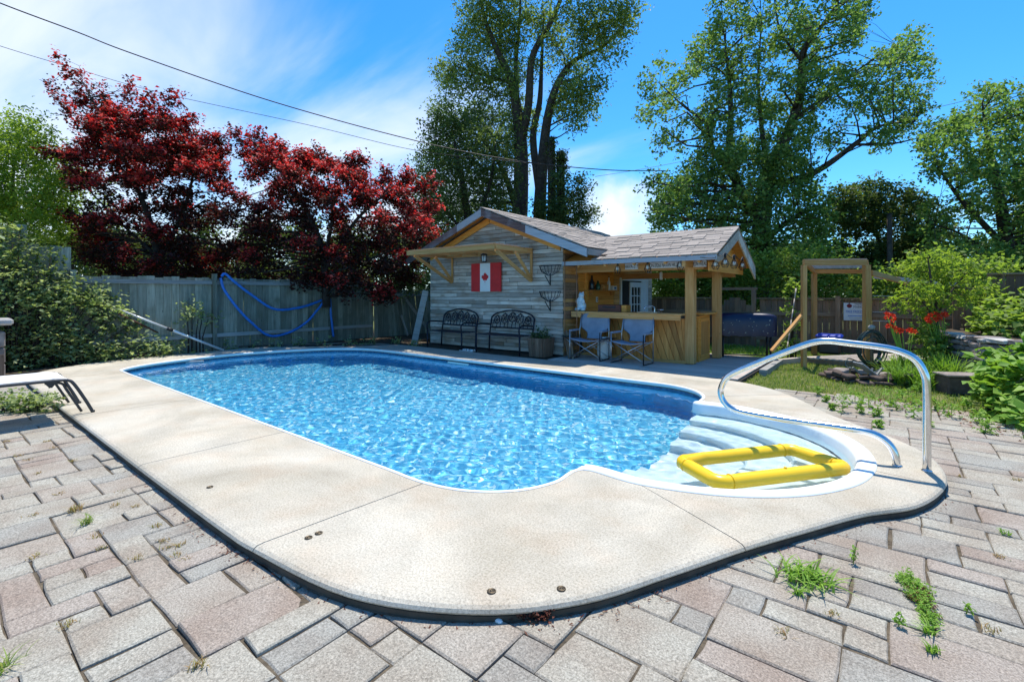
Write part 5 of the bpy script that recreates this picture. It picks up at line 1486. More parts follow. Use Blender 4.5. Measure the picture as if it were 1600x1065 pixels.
# boards further left, mostly hidden by the bush
y = -2.2
while y < 0.9:
    piece('board', lf, (FXL - 0.1 + fnr.uniform(-0.01, 0.01), y + 0.075, 1.36), (0.02, 0.146, 2.8 + fnr.uniform(-0.05, 0.05)), M['grey_z'])
    y += 0.152
ls = thing('leaning_fence', 'short leaning run of grey fence boards tilted beside the shed', 'fence', (-12.5, 10, 0))
y = 8.98
while y < 12.6:
    t_ = min(1, (y - 8.9) / 1.0)
    piece('board', ls, (FXL + 0.02 + fnr.uniform(-0.01, 0.01), y + 0.07 - 0.10 * t_, 0.70), (0.02, 0.14, 1.52 + fnr.uniform(-0.03, 0.03)), M['grey_z'], Matrix.Rotation(R(7 * t_ + fnr.uniform(-1, 1)), 3, 'X'))
    y += 0.15
piece('rail', ls, (FXL + 0.06, 10.6, 1.30), (0.05, 3.4, 0.08), M['grey_y'])
beam_piece('strut', ls, (-12.25, 11.0, 0), (-12.55, 10.1, 1.25), 0.09, 0.04, M['grey_y'], (1, 0, 0))
beam_piece('strut', ls, (-12.1, 9.9, 0), (-12.5, 9.95, 0.62), 0.09, 0.03, M['deckwood'], (0, 1, 0))

bf = thing('back_fence', 'brown board fence with cap rail across the back of garden', 'fence', (-1, 14.2, -0.1))
x = -8.0
while x < 1.62:
    if not (-3.78 < x < -2.88):
        top = 1.185 + fnr.uniform(-0.006, 0.006)
        piece('board', bf, (x + 0.07, 14.2 + fnr.uniform(-0.006, 0.006), (top - 0.1) / 2), (0.135, 0.02, top + 0.1), M['brown_z'])
    x += 0.142
for (xa, xb) in ((-8.0, -3.86), (-2.82, 1.6)):
    piece('cap_rail', bf, ((xa + xb) / 2, 14.19, 1.215), (xb - xa, 0.12, 0.035), M['brown_x'])
    piece('rail', bf, ((xa + xb) / 2, 14.165, 0.82), (xb - xa, 0.04, 0.09), M['brown_x'])
    piece('rail', bf, ((xa + xb) / 2, 14.165, 0.15), (xb - xa, 0.04, 0.09), M['brown_x'])
for xx in (-6.4, -4.55, -1.0, 0.75): piece('post', bf, (xx, 14.14, 0.6), (0.1, 0.09, 1.36), M['brown_z'])
gtx = thing('garden_gate', 'brown wooden gate with arched top inside a square frame', 'gate', (-3.3, 14.1, -0.1))
for xx in (-3.82, -2.87): piece('post', gtx, (xx, 14.1, 0.66), (0.10, 0.10, 1.56), M['brown_z'])
piece('lintel', gtx, (-3.345, 14.1, 1.475), (1.12, 0.10, 0.07), M['brown_x'])
for k in range(6):
    xx = -3.70 + k * 0.142
    h1 = 1.26 - 0.42 * ((xx + 3.345) / 0.45) ** 2 * 0.8
    piece('board', gtx, (xx, 14.09, h1 / 2 - 0.03), (0.136, 0.02, h1 + 0.02), M['brown_z'])
for zz in (0.2, 0.8): piece('rail', gtx, (-3.345, 14.065, zz), (0.82, 0.035, 0.09), M['brown_x'])
rf = thing('tall_side_fence', 'tall dark board fence at the right edge behind garden beds', 'fence', (2.4, 14.4, 0))
x = 1.66
while x < 2.6:
    piece('board', rf, (x + 0.07, 14.6, 0.86), (0.135, 0.02, 1.78), M['brown_z']); x += 0.142
piece('cap_rail', rf, (2.12, 14.585, 1.77), (0.95, 0.09, 0.035), M['brown_x'])
ppx = 2.66
piece('post', rf, (ppx, 14.5, 0.95), (0.11, 0.11, 2.05), M['brown_z'])
for k in range(22):
    piece('board', rf, (ppx + 0.07 + 0.085 * k, 14.42 - 0.11 * k, 1.0), (0.02, 0.135, 2.05), M['brown_z'], Matrix.Rotation(R(38), 3, 'Z'))
beam_piece('cap_rail', rf, (ppx + 0.03, 14.45, 2.04), (ppx + 1.95, 12.0, 2.04), 0.09, 0.04, M['brown_x'])

# ---- things on and by the left fence
hs_ = thing('blue_pool_hose', 'ribbed blue pool hose hung in loops on the grey fence', 'hose', (-12.5, 5.5, 0.6))
HX = FXL + 0.13
loop1 = [(346, 432), (352, 428), (366, 440), (395, 462), (430, 483), (470, 480), (500, 470), (512, 465)]
loop2 = [(345, 434), (350, 452), (370, 480), (392, 503), (420, 524), (450, 520), (478, 504), (496, 484), (508, 468)]
drop = [(506, 467), (512, 463), (516, 470), (517, 490), (519, 508), (521, 526)]
for lp3, off in ((loop1, 0.0), (loop2, 0.035), (drop, 0.05)):
    pts = catmull([tuple(onx(x, y, HX + off)) for (x, y) in lp3], 10)
    rr = [0.034 * (1.0 if i % 2 else 0.86) for i in range(len(pts))]
    MB().tube(pts, rr, 8).build('hose_loop', M['bluehose'], hs_)
for (x, y) in ((348, 436), (511, 470)): MB().tube([onx(x, y, FXL + 0.02), onx(x, y, FXL + 0.2)], 0.02, 6).build('peg', M['black'], hs_)
wp = thing('white_pool_pole', 'long white telescopic pool pole propped against the grey fence', 'pole', ong(348, 547, 0))
pw0 = onx(187, 484, FXL + 0.25); pw1 = ong(349, 547, 0.015)
mid = pw0.lerp(pw1, 0.45)
MB().tube([pw0, mid], 0.022, 8).build('outer_tube', M['stripw'], wp); MB().tube([mid, pw1], 0.028, 8).build('inner_tube', M['stripw'], wp)
MB().tube([mid - (pw1 - pw0).normalized() * 0.06, mid + (pw1 - pw0).normalized() * 0.06], 0.034, 8).build('lock_collar', M['black'], wp)
bp_ = thing('wooden_pole', 'thin brown wooden pole lying alongside the white pool pole', 'pole', ong(300, 543, 0))
b0, b1_ = onx(186, 490, FXL + 0.35), ong(302, 546, 0.01)
MB().tube([b0, b0.lerp(b1_, 0.6)], 0.016, 7).build('dark_half', M['rust'], bp_); MB().tube([b0.lerp(b1_, 0.6), b1_], 0.017, 7).build('pale_half', M['orange_x'], bp_)
st = thing('stone_pillar', 'short timber planter pillar with pale stone cap at far left', 'pillar', (-11.85, 0.75, -0.09))
piece('cap_stone', st, (-11.83, 0.72, 0.87), (0.62, 0.72, 0.11), M['stonep'], bevel=0.03)
for k in range(3): piece('block', st, (-11.85, 0.70, 0.04 + k * 0.27), (0.5, 0.58, 0.26), M['stone'], bevel=0.02)
for k in range(2): piece('board', st, (-11.58, 0.62 + k * 0.24, 0.12), (0.03, 0.22, 0.42), M['pot'])

# ================================================================== RIGHT BACKGROUND
# ---- covered barbecue
gr = thing('covered_barbecue', 'barbecue under a navy cover with printed stars beside the bar post', 'barbecue', (-2.3, 10.9, -0.1))
Ga, Gb = Vector((-2.80, 10.62)), Vector((-1.86, 10.98))
gu = (Gb - Ga).normalized(); gv_ = Vector((-gu.y, gu.x))
def gpt(s, t, z): p = Ga + gu * s + gv_ * t; return Vector((p.x, p.y, z))
GL = (Gb - Ga).length
cv_ = MB(); rows = []
cs = [(0.885, 0.0), (0.925, 0.035), (0.938, 0.25), (0.925, 0.455), (0.885, 0.49)]
sect = [(0.46, -0.02)] + [(0.60, -0.025), (0.75, -0.01)] + cs + [(0.72, 0.50), (0.46, 0.51)]
ns = 16; V = []; K = len(sect)
grr = random.Random(4)
for i in range(ns + 1):
    s_ = -0.06 + (GL + 0.12) * i / ns
    endf = 1 - 0.09 * (abs(2 * i / ns - 1) ** 6)
    for q, (z, t) in enumerate(sect):
        wv = 0.012 * math.sin(i * 2.1 + q) if q in (0, 1, 8, 9) else 0.004 * math.sin(i * 1.3)
        V.append(gpt(s_, 0.245 + (t - 0.245) * endf + wv, (z - 0.46) * endf + 0.46 + (0.012 * math.sin(i * 1.7) if q in (0, 9) else 0)))
F = [(i * K + q, (i + 1) * K + q, (i + 1) * K + q + 1, i * K + q + 1) for i in range(ns) for q in range(K - 1)]
F += [tuple(range(K)), tuple(range(ns * K, ns * K + K))[::-1]]
cvo = cv_.add(V, F, True).build('cover', M['cover'], gr)
for k in range(24):
    s_ = grr.uniform(0.0, GL); z = grr.uniform(0.5, 0.86); rs = grr.uniform(0.009, 0.016)
    t_ = -0.034 if z < 0.72 else -0.016 - (0.0 if z < 0.8 else -0.06)
    if z > 0.72: t_ = -0.03
    vs = [gpt(s_ + rs * (1 if q % 2 == 0 else 0.45) * math.cos(q * math.pi / 5), t_, z + rs * (1 if q % 2 == 0 else 0.45) * math.sin(q * math.pi / 5)) for q in range(10)]
    MB().add([gpt(s_, t_ - 0.002, z)] + vs, [(0, 1 + q, 1 + (q + 1) % 10) for q in range(10)]).build('star_print', M['star'], cvo)
for (s_, t_) in ((0.05, 0.05), (GL - 0.05, 0.05), (0.05, 0.42), (GL - 0.05, 0.42)):
    MB().tube([gpt(s_, t_, -0.09), gpt(s_, t_, 0.5)], 0.024, 6).build('leg', M['black'], gr)
MB().tube([gpt(0.05, 0.42, 0.02), gpt(GL - 0.05, 0.42, 0.02)], 0.015, 6).build('lower_rail', M['black'], gr)

# ---- pergola frame with reed roof
pg = thing('timber_pergola', 'square timber pergola frame with reed roof in front of back fence', 'pergola', (-0.8, 12, -0.1))
pF0, pF1 = at(1256, 410, 9.3), at(1354, 410, 9.3)
pR0, pR1 = at(1272, 424, 11.2), at(1357, 424, 11.2)
for p, w_ in ((pF0, 0.08), (pF1, 0.10), (pR0, 0.09), (pR1, 0.09)):
    piece('post', pg, (p.x, p.y, (p.z - 0.12) / 2 - 0.02), (w_, w_, p.z + 0.06), M['pine_z'], Matrix.Rotation(YAW, 3, 'Z'))
beam_piece('beam', pg, (pF0.x, pF0.y, pF0.z + 0.0), (pF1.x, pF1.y, pF1.z), 0.05, 0.11, M['pine'])
beam_piece('beam', pg, (pR0.x, pR0.y, pR0.z + 0.0), (pR1.x, pR1.y, pR1.z), 0.05, 0.10, M['pine'])
beam_piece('side_beam', pg, pF0 + Vector((0, 0, 0.005)), pR0 + Vector((0, 0, 0.005)), 0.05, 0.09, M['pine'])
beam_piece('side_beam', pg, pF1 + Vector((0, 0, 0.005)), pR1 + Vector((0, 0, 0.005)), 0.05, 0.09, M['pine'])
for k in range(22):
    t_ = (k + 0.5) / 22
    a = pF0.lerp(pR0, t_); b = pF1.lerp(pR1, t_)
    beam_piece('reed_strip', pg, a + Vector((0, 0, 0.062)), b + Vector((0, 0, 0.062 + fnr.uniform(0, 0.02))), 0.028, 0.01, M['stonep'])
br0, br1 = pF0.copy(), at(1206, 548, 9.1)
beam_piece('brace', pg, at(1253, 492, 9.3), br1, 0.07, 0.045, M['pine'])
rgp = [at(1363, 428, 9.6), at(1425, 447, 9.6), at(1500, 442, 9.2), at(1512, 442, 9.0)]
pg2 = thing('plant_arbour', 'low timber arbour rails running right from the pergola behind the peach tree', 'arbour', (0.4, 12, -0.1))
beam_piece('rail', pg2, at(1362, 426, 9.4), at(1432, 446, 10.6), 0.05, 0.10, M['pine'])
beam_piece('rail', pg2, at(1366, 432, 10.2), at(1512, 446, 9.9), 0.05, 0.08, M['deckwood'])
for (x, yt, d) in ((1494, 450, 9.9), (1512, 445, 9.6), (1420, 446, 11.0)):
    p = at(x, yt, d); piece('post', pg2, (p.x, p.y, p.z / 2 - 0.05), (0.11, 0.11, p.z + 0.1), M['brown_z'])
for (x, y, d) in ((1383, 462, 10.4), (1378, 487, 10.4), (1378, 501, 10.3)):
    beam_piece('wire_rail', pg2, at(1364, y, 9.9), at(1400, y + 1, 10.6), 0.015, 0.015, M['stonep'])

# sign on the back fence
sg = thing('market_sign', 'white market sign with apple and blue lettering on the back fence', 'sign', (-0.9, 14.1, 0.7))
sA, sB = ony(1319, 473, 14.13), ony(1350, 501, 14.13)
cxs, czs = (sA.x + sB.x) / 2 + 0.02, (sA.z + sB.z) / 2
MB().box((cxs, 14.12, czs), (sB.x - sA.x + 0.06, 0.012, sA.z - sB.z)).build('panel', M['signw'], sg)
def sgt(dx, dz): return Matrix.Translation((cxs + dx, 14.112, czs + dz)) @ Matrix.Rotation(R(90), 4, 'X')
text_obj('lettering', 'FARMERS', 0.062, M['ink'], sg, sgt(0.09, 0.18), squash=0.75)
text_obj('lettering', 'MARKET', 0.085, M['ink'], sg, sgt(0.09, 0.115), squash=0.75)
text_obj('lettering', 'FREE FREEZIE', 0.085, M['inkblue'], sg, sgt(0.0, 0.0), squash=0.72)
ap = MB()
ap.add([(cxs - 0.11 + 0.05 * (1 + 0.08 * math.cos(2 * a)) * math.cos(a), 14.1115, czs + 0.14 + 0.05 * math.sin(a)) for a in np.linspace(0, 2 * math.pi, 17)[:-1]], [tuple(range(16))])
ap.add([(cxs - 0.11, 14.111, czs + 0.185), (cxs - 0.095, 14.111, czs + 0.215), (cxs - 0.13, 14.111, czs + 0.205)], [(0, 1, 2)])
ap.build('apple_emblem', M['inkred'], sg)
for k in range(3): MB().box((cxs + 0.01, 14.1125, czs - 0.10 - k * 0.045), (0.30 - 0.04 * k, 0.002, 0.016)).build('fine_print', M['inkblue'] if k == 0 else M['fascia'], sg)

# low platform, bin, hose, fire ring
pf = thing('low_platform', 'low platform of pale deck boards under the timber pergola', 'platform', (-0.9, 12, -0.1))
q0, q1 = ong(1250, 562, -0.03), ong(1352, 570, -0.03)
dirb = (Vector((q1.x - q0.x, q1.y - q0.y))).normalized(); back = Vector((0.60, 0.80))
nbd = 10
for k in range(nbd):
    t0 = k / nbd * (q1 - q0).length; wv = (q1 - q0).length / nbd
    c0 = Vector((q0.x, q0.y)) + dirb * (t0 + wv / 2)
    c1_ = c0 + back * 2.3
    beam_piece('board', pf, (c0.x, c0.y, 0.02), (c1_.x, c1_.y, 0.02), wv * 0.9, 0.03, M['deckwood'])
for s_ in (0.05, 1.2, 2.2):
    a = Vector((q0.x, q0.y)) + back * s_; b = Vector((q1.x, q1.y)) + back * s_
    beam_piece('bearer', pf, (a.x, a.y, -0.045), (b.x, b.y, -0.045), 0.06, 0.09, M['brown_x'])
bn = thing('blue_lidded_bin', 'low black bin with bright blue lid on the platform', 'bin', at(1296, 545, 11.0))
pc = at(1296, 524, 10.6)
MB().rbox((pc.x, pc.y, 0.19), (0.42, 0.34, 0.36), 0.04).build('tub', M['blackpl'], bn)
MB().rbox((pc.x, pc.y, 0.40), (0.50, 0.42, 0.09), 0.035).build('lid', M['bluelid'], bn)
hz = thing('garden_hose', 'dark green garden hose coiled on a stake beside the fire ring', 'hose', at(1362, 575, 8.9))
hc = at(1362, 540, 8.9); hu = Vector((math.cos(YAW), math.sin(YAW), 0))
hrn = random.Random(9)
for k in range(9):
    ra = 0.285 + hrn.uniform(-0.06, 0.05); ox, oz = hrn.uniform(-0.03, 0.03), -0.02 - hrn.uniform(0, 0.07)
    dp = Vector((-math.sin(YAW), math.cos(YAW), 0)) * hrn.uniform(-0.07, 0.07)
    MB().tube([hc + hu * (ra * 0.86 * math.cos(a) + ox) + Vector((0, 0, ra * 1.1 * math.sin(a) + oz)) + dp + Vector((0, 0, 0)) for a in np.linspace(0, 2 * math.pi, 29)[:-1]], 0.0105, 6, closed=True).build('coil', M['hose'], hz)
MB().tube(catmull([hc + hu * -0.25 + Vector((0, 0, -0.3)), at(1325, 560, 8.6), at(1322, 572, 8.5), at(1340, 578, 8.4), at(1372, 585, 8.4)], 6), 0.0125, 6).build('free_end', M['hose'], hz)
MB().tube([(hc.x, hc.y + 0.05, -0.1), (hc.x, hc.y + 0.05, hc.z + 0.30)], 0.03, 8).build('stake', M['brown_z'], hz)
MB().sphere((hc.x, hc.y + 0.02, hc.z + 0.34), 0.06, 8, 6, (1, 1, 0.8)).build('finial', M['stonep'], hz)
fp = thing('fire_ring', 'low ring of broken brown slate stones on the lawn', 'stone ring', (-0.35, 9.6, -0.1))
frn = random.Random(12)
fcx, fcy = -0.36, 9.72
for k in range(26):
    a = k / 26 * 2 * math.pi * 2; lvl = k // 13
    ra = 0.44 + frn.uniform(-0.06, 0.06) - lvl * 0.05
    rot = Matrix.Rotation(a + frn.uniform(-0.5, 0.5), 3, 'Z') @ Matrix.Rotation(R(frn.uniform(-14, 14)), 3, 'X') @ Matrix.Rotation(R(frn.uniform(-12, 12)), 3, 'Y')
    piece('stone', fp, (fcx + ra * math.cos(a), fcy + ra * 0.8 * math.sin(a), -0.06 + lvl * 0.07), (frn.uniform(0.16, 0.30), frn.uniform(0.10, 0.2), frn.uniform(0.04, 0.08)), M['rubble'] if frn.random() < 0.85 else M['stone'], rot, bevel=0.014)
piece('slate_sheet', fp, (fcx + 0.06, fcy - 0.1, 0.12), (0.34, 0.24, 0.02), M['fascia'], Matrix.Rotation(R(35), 3, 'Z') @ Matrix.Rotation(R(38), 3, 'Y'), bevel=0.006)
for k in range(5):
    beam_piece('stick', fp, (fcx + frn.uniform(-0.3, 0.3), fcy + frn.uniform(-0.25, 0.25), 0.02), (fcx + frn.uniform(-0.3, 0.3), fcy + frn.uniform(-0.2, 0.2), 0.14), 0.025, 0.025, M['grey_y'])
sk2 = thing('bamboo_cane', 'tall pale bamboo cane leaning beside the pergola brace', 'cane', at(1229, 548, 9.6))
ca, cb = at(1229, 550, 9.6), at(1244, 450, 9.9)
n_k = 6
for k in range(n_k): MB().tube([ca.lerp(cb, k / n_k), ca.lerp(cb, (k + 0.97) / n_k)], 0.013, 6).build('segment', M['deckwood'], sk2)
lg_ = thing('landscape_timber', 'short weathered timber lying at the edge of lawn and deck', 'timber', (-1.8, 9.4, -0.1))
beam_piece('timber', lg_, ong(1192, 583, -0.05), ong(1218, 566, -0.05), 0.12, 0.12, M['grey_y']); 
beam_piece('timber', lg_, ong(1212, 566, -0.04), ong(1262, 561, -0.04), 0.10, 0.11, M['deckwood'])

# ---- dry stone retaining wall
wl_ = thing('stone_wall', 'low dry stone retaining wall holding up the right garden bed', 'wall', (1.4, 10, -0.1))
wpts = [Vector((0.62, 11.35)), Vector((0.95, 10.65)), Vector((1.22, 10.0)), Vector((1.75, 9.45)), Vector((2.6, 8.9)), Vector((3.6, 8.5))]
cwp = [Vector(p) for p in catmull([tuple(p) for p in wpts], 12)]
clen = [0]
for a, b in zip(cwp, cwp[1:]): clen.append(clen[-1] + (b - a).length)
def wall_at(s):
    for i in range(len(cwp) - 1):
        if clen[i] <= s <= clen[i + 1]:
            t = (s - clen[i]) / max(1e-6, clen[i + 1] - clen[i]); return cwp[i].lerp(cwp[i + 1], t), (cwp[i + 1] - cwp[i]).normalized()
    return cwp[-1], (cwp[-1] - cwp[-2]).normalized()
wrn = random.Random(17)
core = MB()
core.prism([(p.x + 0.10, p.y + 0.12) for p in cwp] + [(p.x + 0.24, p.y + 0.28) for p in cwp[::-1]], -0.12, 0.62).build('backfill', M['soil'], wl_)
for r_ in range(8):
    s = -wrn.uniform(0, 0.2); h = 0.092
    while s < clen[-1]:
        l = wrn.uniform(0.13, 0.40); sm_ = max(0.02, min(clen[-1], s + l / 2))
        p, t = wall_at(sm_); nrm = Vector((t.y, -t.x))
        if nrm.y > 0: nrm = -nrm
        hh = h * wrn.uniform(0.8, 1.15)
        bat = 0.02 * r_
        c = p - nrm * (bat + wrn.uniform(-0.03, 0.03))
        ang = math.atan2(t.y, t.x) + R(wrn.uniform(-7, 7))
        rot = Matrix.Rotation(ang, 3, 'Z') @ Matrix.Rotation(R(wrn.uniform(-5, 5)), 3, 'X') @ Matrix.Rotation(R(wrn.uniform(-4, 4)), 3, 'Y')
        top = r_ == 7
        o = piece('stone', wl_, (c.x, c.y, -0.06 + r_ * h + hh / 2), (l * (1.15 if top else 0.97), wrn.uniform(0.18, 0.26) * (1.3 if top else 1), hh * (0.75 if top else 0.97)), M['stone'] if not top or wrn.random() < 0.35 else M['stonep'], rot, bevel=0.018)
        for v in o.data.vertices: v.co += Vector((wrn.uniform(-0.014, 0.014), wrn.uniform(-0.016, 0.016), wrn.uniform(-0.008, 0.008)))
        s += l
tag(MB().prism([(p.x + 0.15, p.y + 0.18) for p in cwp] + [(5.5, 8.2), (5.5, 14.8), (1.66, 14.8), (0.7, 13.0)], -0.1, 0.60).build('raised_bed', M['soil']), kind='structure')
sb_ = thing('stone_step', 'dark square stone block at the foot of the stone wall', 'stone block', (0.78, 9.35, -0.1))
piece('block', sb_, (0.80, 9.42, 0.03), (0.5, 0.3, 0.26), M['rubble'], Matrix.Rotation(R(28), 3, 'Z'), bevel=0.02)
piece('cap', sb_, (0.80, 9.42, 0.175), (0.53, 0.33, 0.03), M['stone'], Matrix.Rotation(R(29), 3, 'Z'), bevel=0.008)

# ================================================================== PLANTS
def leafy(name, label, cat, centers, radii, per, leaf, mat, k=7, slen=0.2, up=0.6, stems=None, group=None, aspect=0.6, stem_mat='barkd', flat=1.0, stem_z=-0.1):
    c0 = centers[0]
    t = thing(name, label, cat, (c0[0], c0[1], stem_z), 0, group)
    P = sprig_points(centers, radii, per, k, slen, 0.4, flat=flat)
    P[:, 2] = np.maximum(P[:, 2], stem_z + 0.01)
    link_mesh('foliage', leaves_mesh('foliage', P, leaf, aspect=aspect, up=up), M[mat], t)
    mb = MB()
    for c, r in zip(centers, radii):
        mb.tube([(c[0] + (c0[0] - c[0]) * 0.3, c[1] + (c0[1] - c[1]) * 0.3, stem_z), ((c[0] * 2 + c0[0]) / 3, (c[1] * 2 + c0[1]) / 3, (c[2] + stem_z) / 2), tuple(c)], [0.02, 0.014, 0.006], 5)
    mb.build('stem', M[stem_mat], t)
    return t
# big bush on the left bank (in front of the fence)
cen = []; rad_ = []
bush_poly = [(-60, 385), (0, 395), (50, 425), (100, 455), (150, 478), (180, 505), (230, 530), (285, 545), (230, 556), (150, 565), (90, 575), (0, 582), (-60, 586)]
tries = 0
brn = random.Random(77)
while len(cen) < 95:
    x, y = brn.uniform(-60, 290), brn.uniform(380, 588)
    if not in_poly((x, y), bush_poly): continue
    f = (585 - y) / 200
    d = 8.75 + 2.2 * max(0, f) ** 0.8 + max(0, x - 60) / 230 * 1.9 + brn.uniform(-0.15, 0.3)
    p = at(x, y, d)
    if p.x < FXL + 0.1: p.x = FXL + 0.1 + brn.uniform(0, 0.2)
    p.z = max(p.z, 0.04); cen.append(tuple(p)); rad_.append(brn.uniform(0.2, 0.42))
leafy('overgrown_bush', 'overgrown light green bush spilling over the left bank to the deck', 'bush', cen, rad_, [11] * len(cen), 0.085, 'l_ivy', 9, 0.28, 0.8)
# dark climber on the tall fence behind it
cen = [tuple(onx(x, y, FXL + 0.16)) for (x, y) in ((20, 395), (60, 420), (90, 440), (40, 440), (110, 460), (140, 455), (0, 380), (80, 400), (160, 475), (30, 365), (150, 490), (175, 500), (190, 520))]
leafy('dark_climber', 'dark green climber shading the tall left fence boards', 'climber', cen, [0.24] * len(cen), [16] * len(cen), 0.07, 'l_dark', 8, 0.2, 0.3)
cen = [tuple(ong(x, y, 0.06)) for (x, y) in ((300, 541), (330, 540), (360, 541), (395, 539), (430, 538), (470, 537), (505, 537), (545, 536), (580, 535), (620, 534), (650, 536), (350, 540), (560, 536))]
leafy('ground_creeper', 'low green creeper growing along the foot of the grey fence', 'creeper', cen, [0.16] * len(cen), [13] * len(cen), 0.06, 'l_ivy', 7, 0.14, 0.6, stem_z=-0.03)
cen = [tuple(onx(x, y, FXL + 0.25)) for (x, y) in ((300, 478), (310, 492), (292, 495), (325, 500), (318, 485))]
leafy('young_shrub', 'small light green sapling sprig in front of the grey fence', 'shrub', cen, [0.2] * 5, [9] * 5, 0.07, 'l_ivy', 7, 0.2, stem_z=-0.03)
# weeds by the lounger
cen = [tuple(ong(x, y, 0.02)) for (x, y) in ((5, 632), (25, 632), (45, 631), (65, 630), (85, 629), (15, 628), (55, 627))]
wdl = leafy('flowering_weed', 'patch of grey green weeds with one pink flower under the lounger', 'weed', cen, [0.10] * 7, [16] * 7, 0.055, 'l_ivy', 7, 0.12, stem_z=PZ)
pk = ong(101, 622, 0.06)
link_mesh('pink_flower', leaves_mesh('pink_flower', np.array([tuple(pk)] * 14) + rng.normal(size=(14, 3)) * 0.012, 0.05), M['pink'], wdl)

# ---- red maples behind the left fence
d0 = 13.4
def sprays(tips):
    """thin upright shoots: (root x, y) to (tip x, y)"""
    out = []
    for (x0, y0, x1, y1) in tips:
        dd = d0 + rng.uniform(-1, 1)
        for t in np.linspace(0.1, 1, 6): out.append((x0 + (x1 - x0) * t + rng.uniform(-5, 5), y0 + (y1 - y0) * t + rng.uniform(-4, 4), 9 - 3.5 * t, dd))
    return out
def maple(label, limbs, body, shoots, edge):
    t = tree('red_maple', label, limbs, body + shoots, 0.09, M['l_bronze_shade'], M['barkd'], 1.25, 0.7, 0.6, 7, 0.27, flat=0.45, group='red maples behind the fence')
    # bright red leaves on shoots and upper sprays, painting in the sunlit crown top
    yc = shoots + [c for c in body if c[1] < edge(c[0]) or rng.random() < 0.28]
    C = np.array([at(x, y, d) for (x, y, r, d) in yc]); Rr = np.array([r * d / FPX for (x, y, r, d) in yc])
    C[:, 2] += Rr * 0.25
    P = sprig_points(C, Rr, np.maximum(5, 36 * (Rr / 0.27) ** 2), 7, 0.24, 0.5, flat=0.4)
    link_mesh('sunlit_red_leaves', leaves_mesh('sunlit_red_leaves', P, 0.085, aspect=0.65, up=0.6), M['l_red'], t)
b1c = poly_clumps([(95, 245), (130, 225), (150, 185), (200, 178), (250, 182), (300, 205), (330, 235), (345, 280), (365, 350), (372, 440), (150, 440), (112, 360), (130, 300)], 122, 11, 21, d0, 1.3, 1.1)
s1c = sprays([(150, 200, 88, 82), (150, 190, 122, 112), (130, 200, 78, 132), (190, 190, 207, 128), (215, 190, 242, 150), (250, 195, 276, 144), (280, 210, 298, 182), (130, 250, 68, 238), (315, 220, 348, 214), (165, 190, 160, 140), (140, 350, 100, 335), (330, 250, 352, 236)])
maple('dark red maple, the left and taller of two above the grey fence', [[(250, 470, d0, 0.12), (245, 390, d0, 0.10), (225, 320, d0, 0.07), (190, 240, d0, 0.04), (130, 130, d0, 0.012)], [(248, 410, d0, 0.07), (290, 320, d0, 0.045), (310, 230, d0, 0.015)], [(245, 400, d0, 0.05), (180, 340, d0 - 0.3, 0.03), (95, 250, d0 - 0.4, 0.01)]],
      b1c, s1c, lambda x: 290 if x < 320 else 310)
b2c = poly_clumps([(375, 245), (400, 238), (450, 252), (500, 252), (560, 270), (620, 285), (662, 300), (668, 340), (656, 370), (670, 385), (640, 440), (600, 462), (385, 440), (372, 350), (376, 290)], 126, 11, 21, d0, 1.3, 1.1)
s2c = sprays([(390, 240, 364, 203), (410, 245, 400, 211), (440, 250, 432, 218), (490, 255, 500, 234), (540, 270, 546, 248), (560, 270, 565, 243), (600, 290, 602, 266), (650, 300, 676, 282), (640, 375, 692, 364), (630, 290, 640, 268), (470, 255, 470, 236), (660, 330, 682, 322)])
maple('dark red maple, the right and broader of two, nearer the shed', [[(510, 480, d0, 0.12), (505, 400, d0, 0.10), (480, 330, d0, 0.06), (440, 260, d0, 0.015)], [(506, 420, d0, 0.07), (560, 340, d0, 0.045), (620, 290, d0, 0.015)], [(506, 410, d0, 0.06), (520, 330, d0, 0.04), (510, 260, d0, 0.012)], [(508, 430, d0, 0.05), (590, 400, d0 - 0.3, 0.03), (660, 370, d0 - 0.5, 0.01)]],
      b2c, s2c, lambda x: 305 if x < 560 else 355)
# green growth under and behind the maples
ug = poly_clumps([(130, 330), (200, 380), (330, 390), (420, 400), (560, 420), (690, 400), (690, 460), (130, 450)], 46, 18, 30, 15.0, 0.6)
tree('hedge_row', 'dark green hedge behind the grey fence under the red maples', [[(400, 480, 15, 0.08), (400, 400, 15, 0.03)]], ug, 0.10, M['l_dark'], M['barkd'], 0.8, cat='hedge')
lt = poly_clumps([(-60, 210), (0, 215), (40, 180), (75, 205), (95, 250), (105, 300), (100, 345), (60, 350), (-60, 380)], 52, 18, 34, 14.0, 1.2)
tree('lime_green_tree', 'bright lime green tree at the far left behind the tall fence', [[(30, 470, 14, 0.12), (30, 370, 14, 0.08), (20, 280, 14, 0.04), (40, 200, 14, 0.012)], [(30, 360, 14, 0.05), (80, 280, 14, 0.02)]], lt, 0.09, M['l_lime'], M['bark'], 1.5, 0.5, 0.3)
lt2 = poly_clumps([(70, 260), (130, 240), (150, 300), (140, 400), (80, 380)], 16, 18, 28, 15.5, 0.8)
tree('green_sapling', 'mid green young tree between lime tree and left red maple', [[(115, 470, 15.5, 0.06), (112, 380, 15.5, 0.04), (110, 280, 15.5, 0.01)]], lt2, 0.10, M['l_bright'], M['bark'], 0.8)

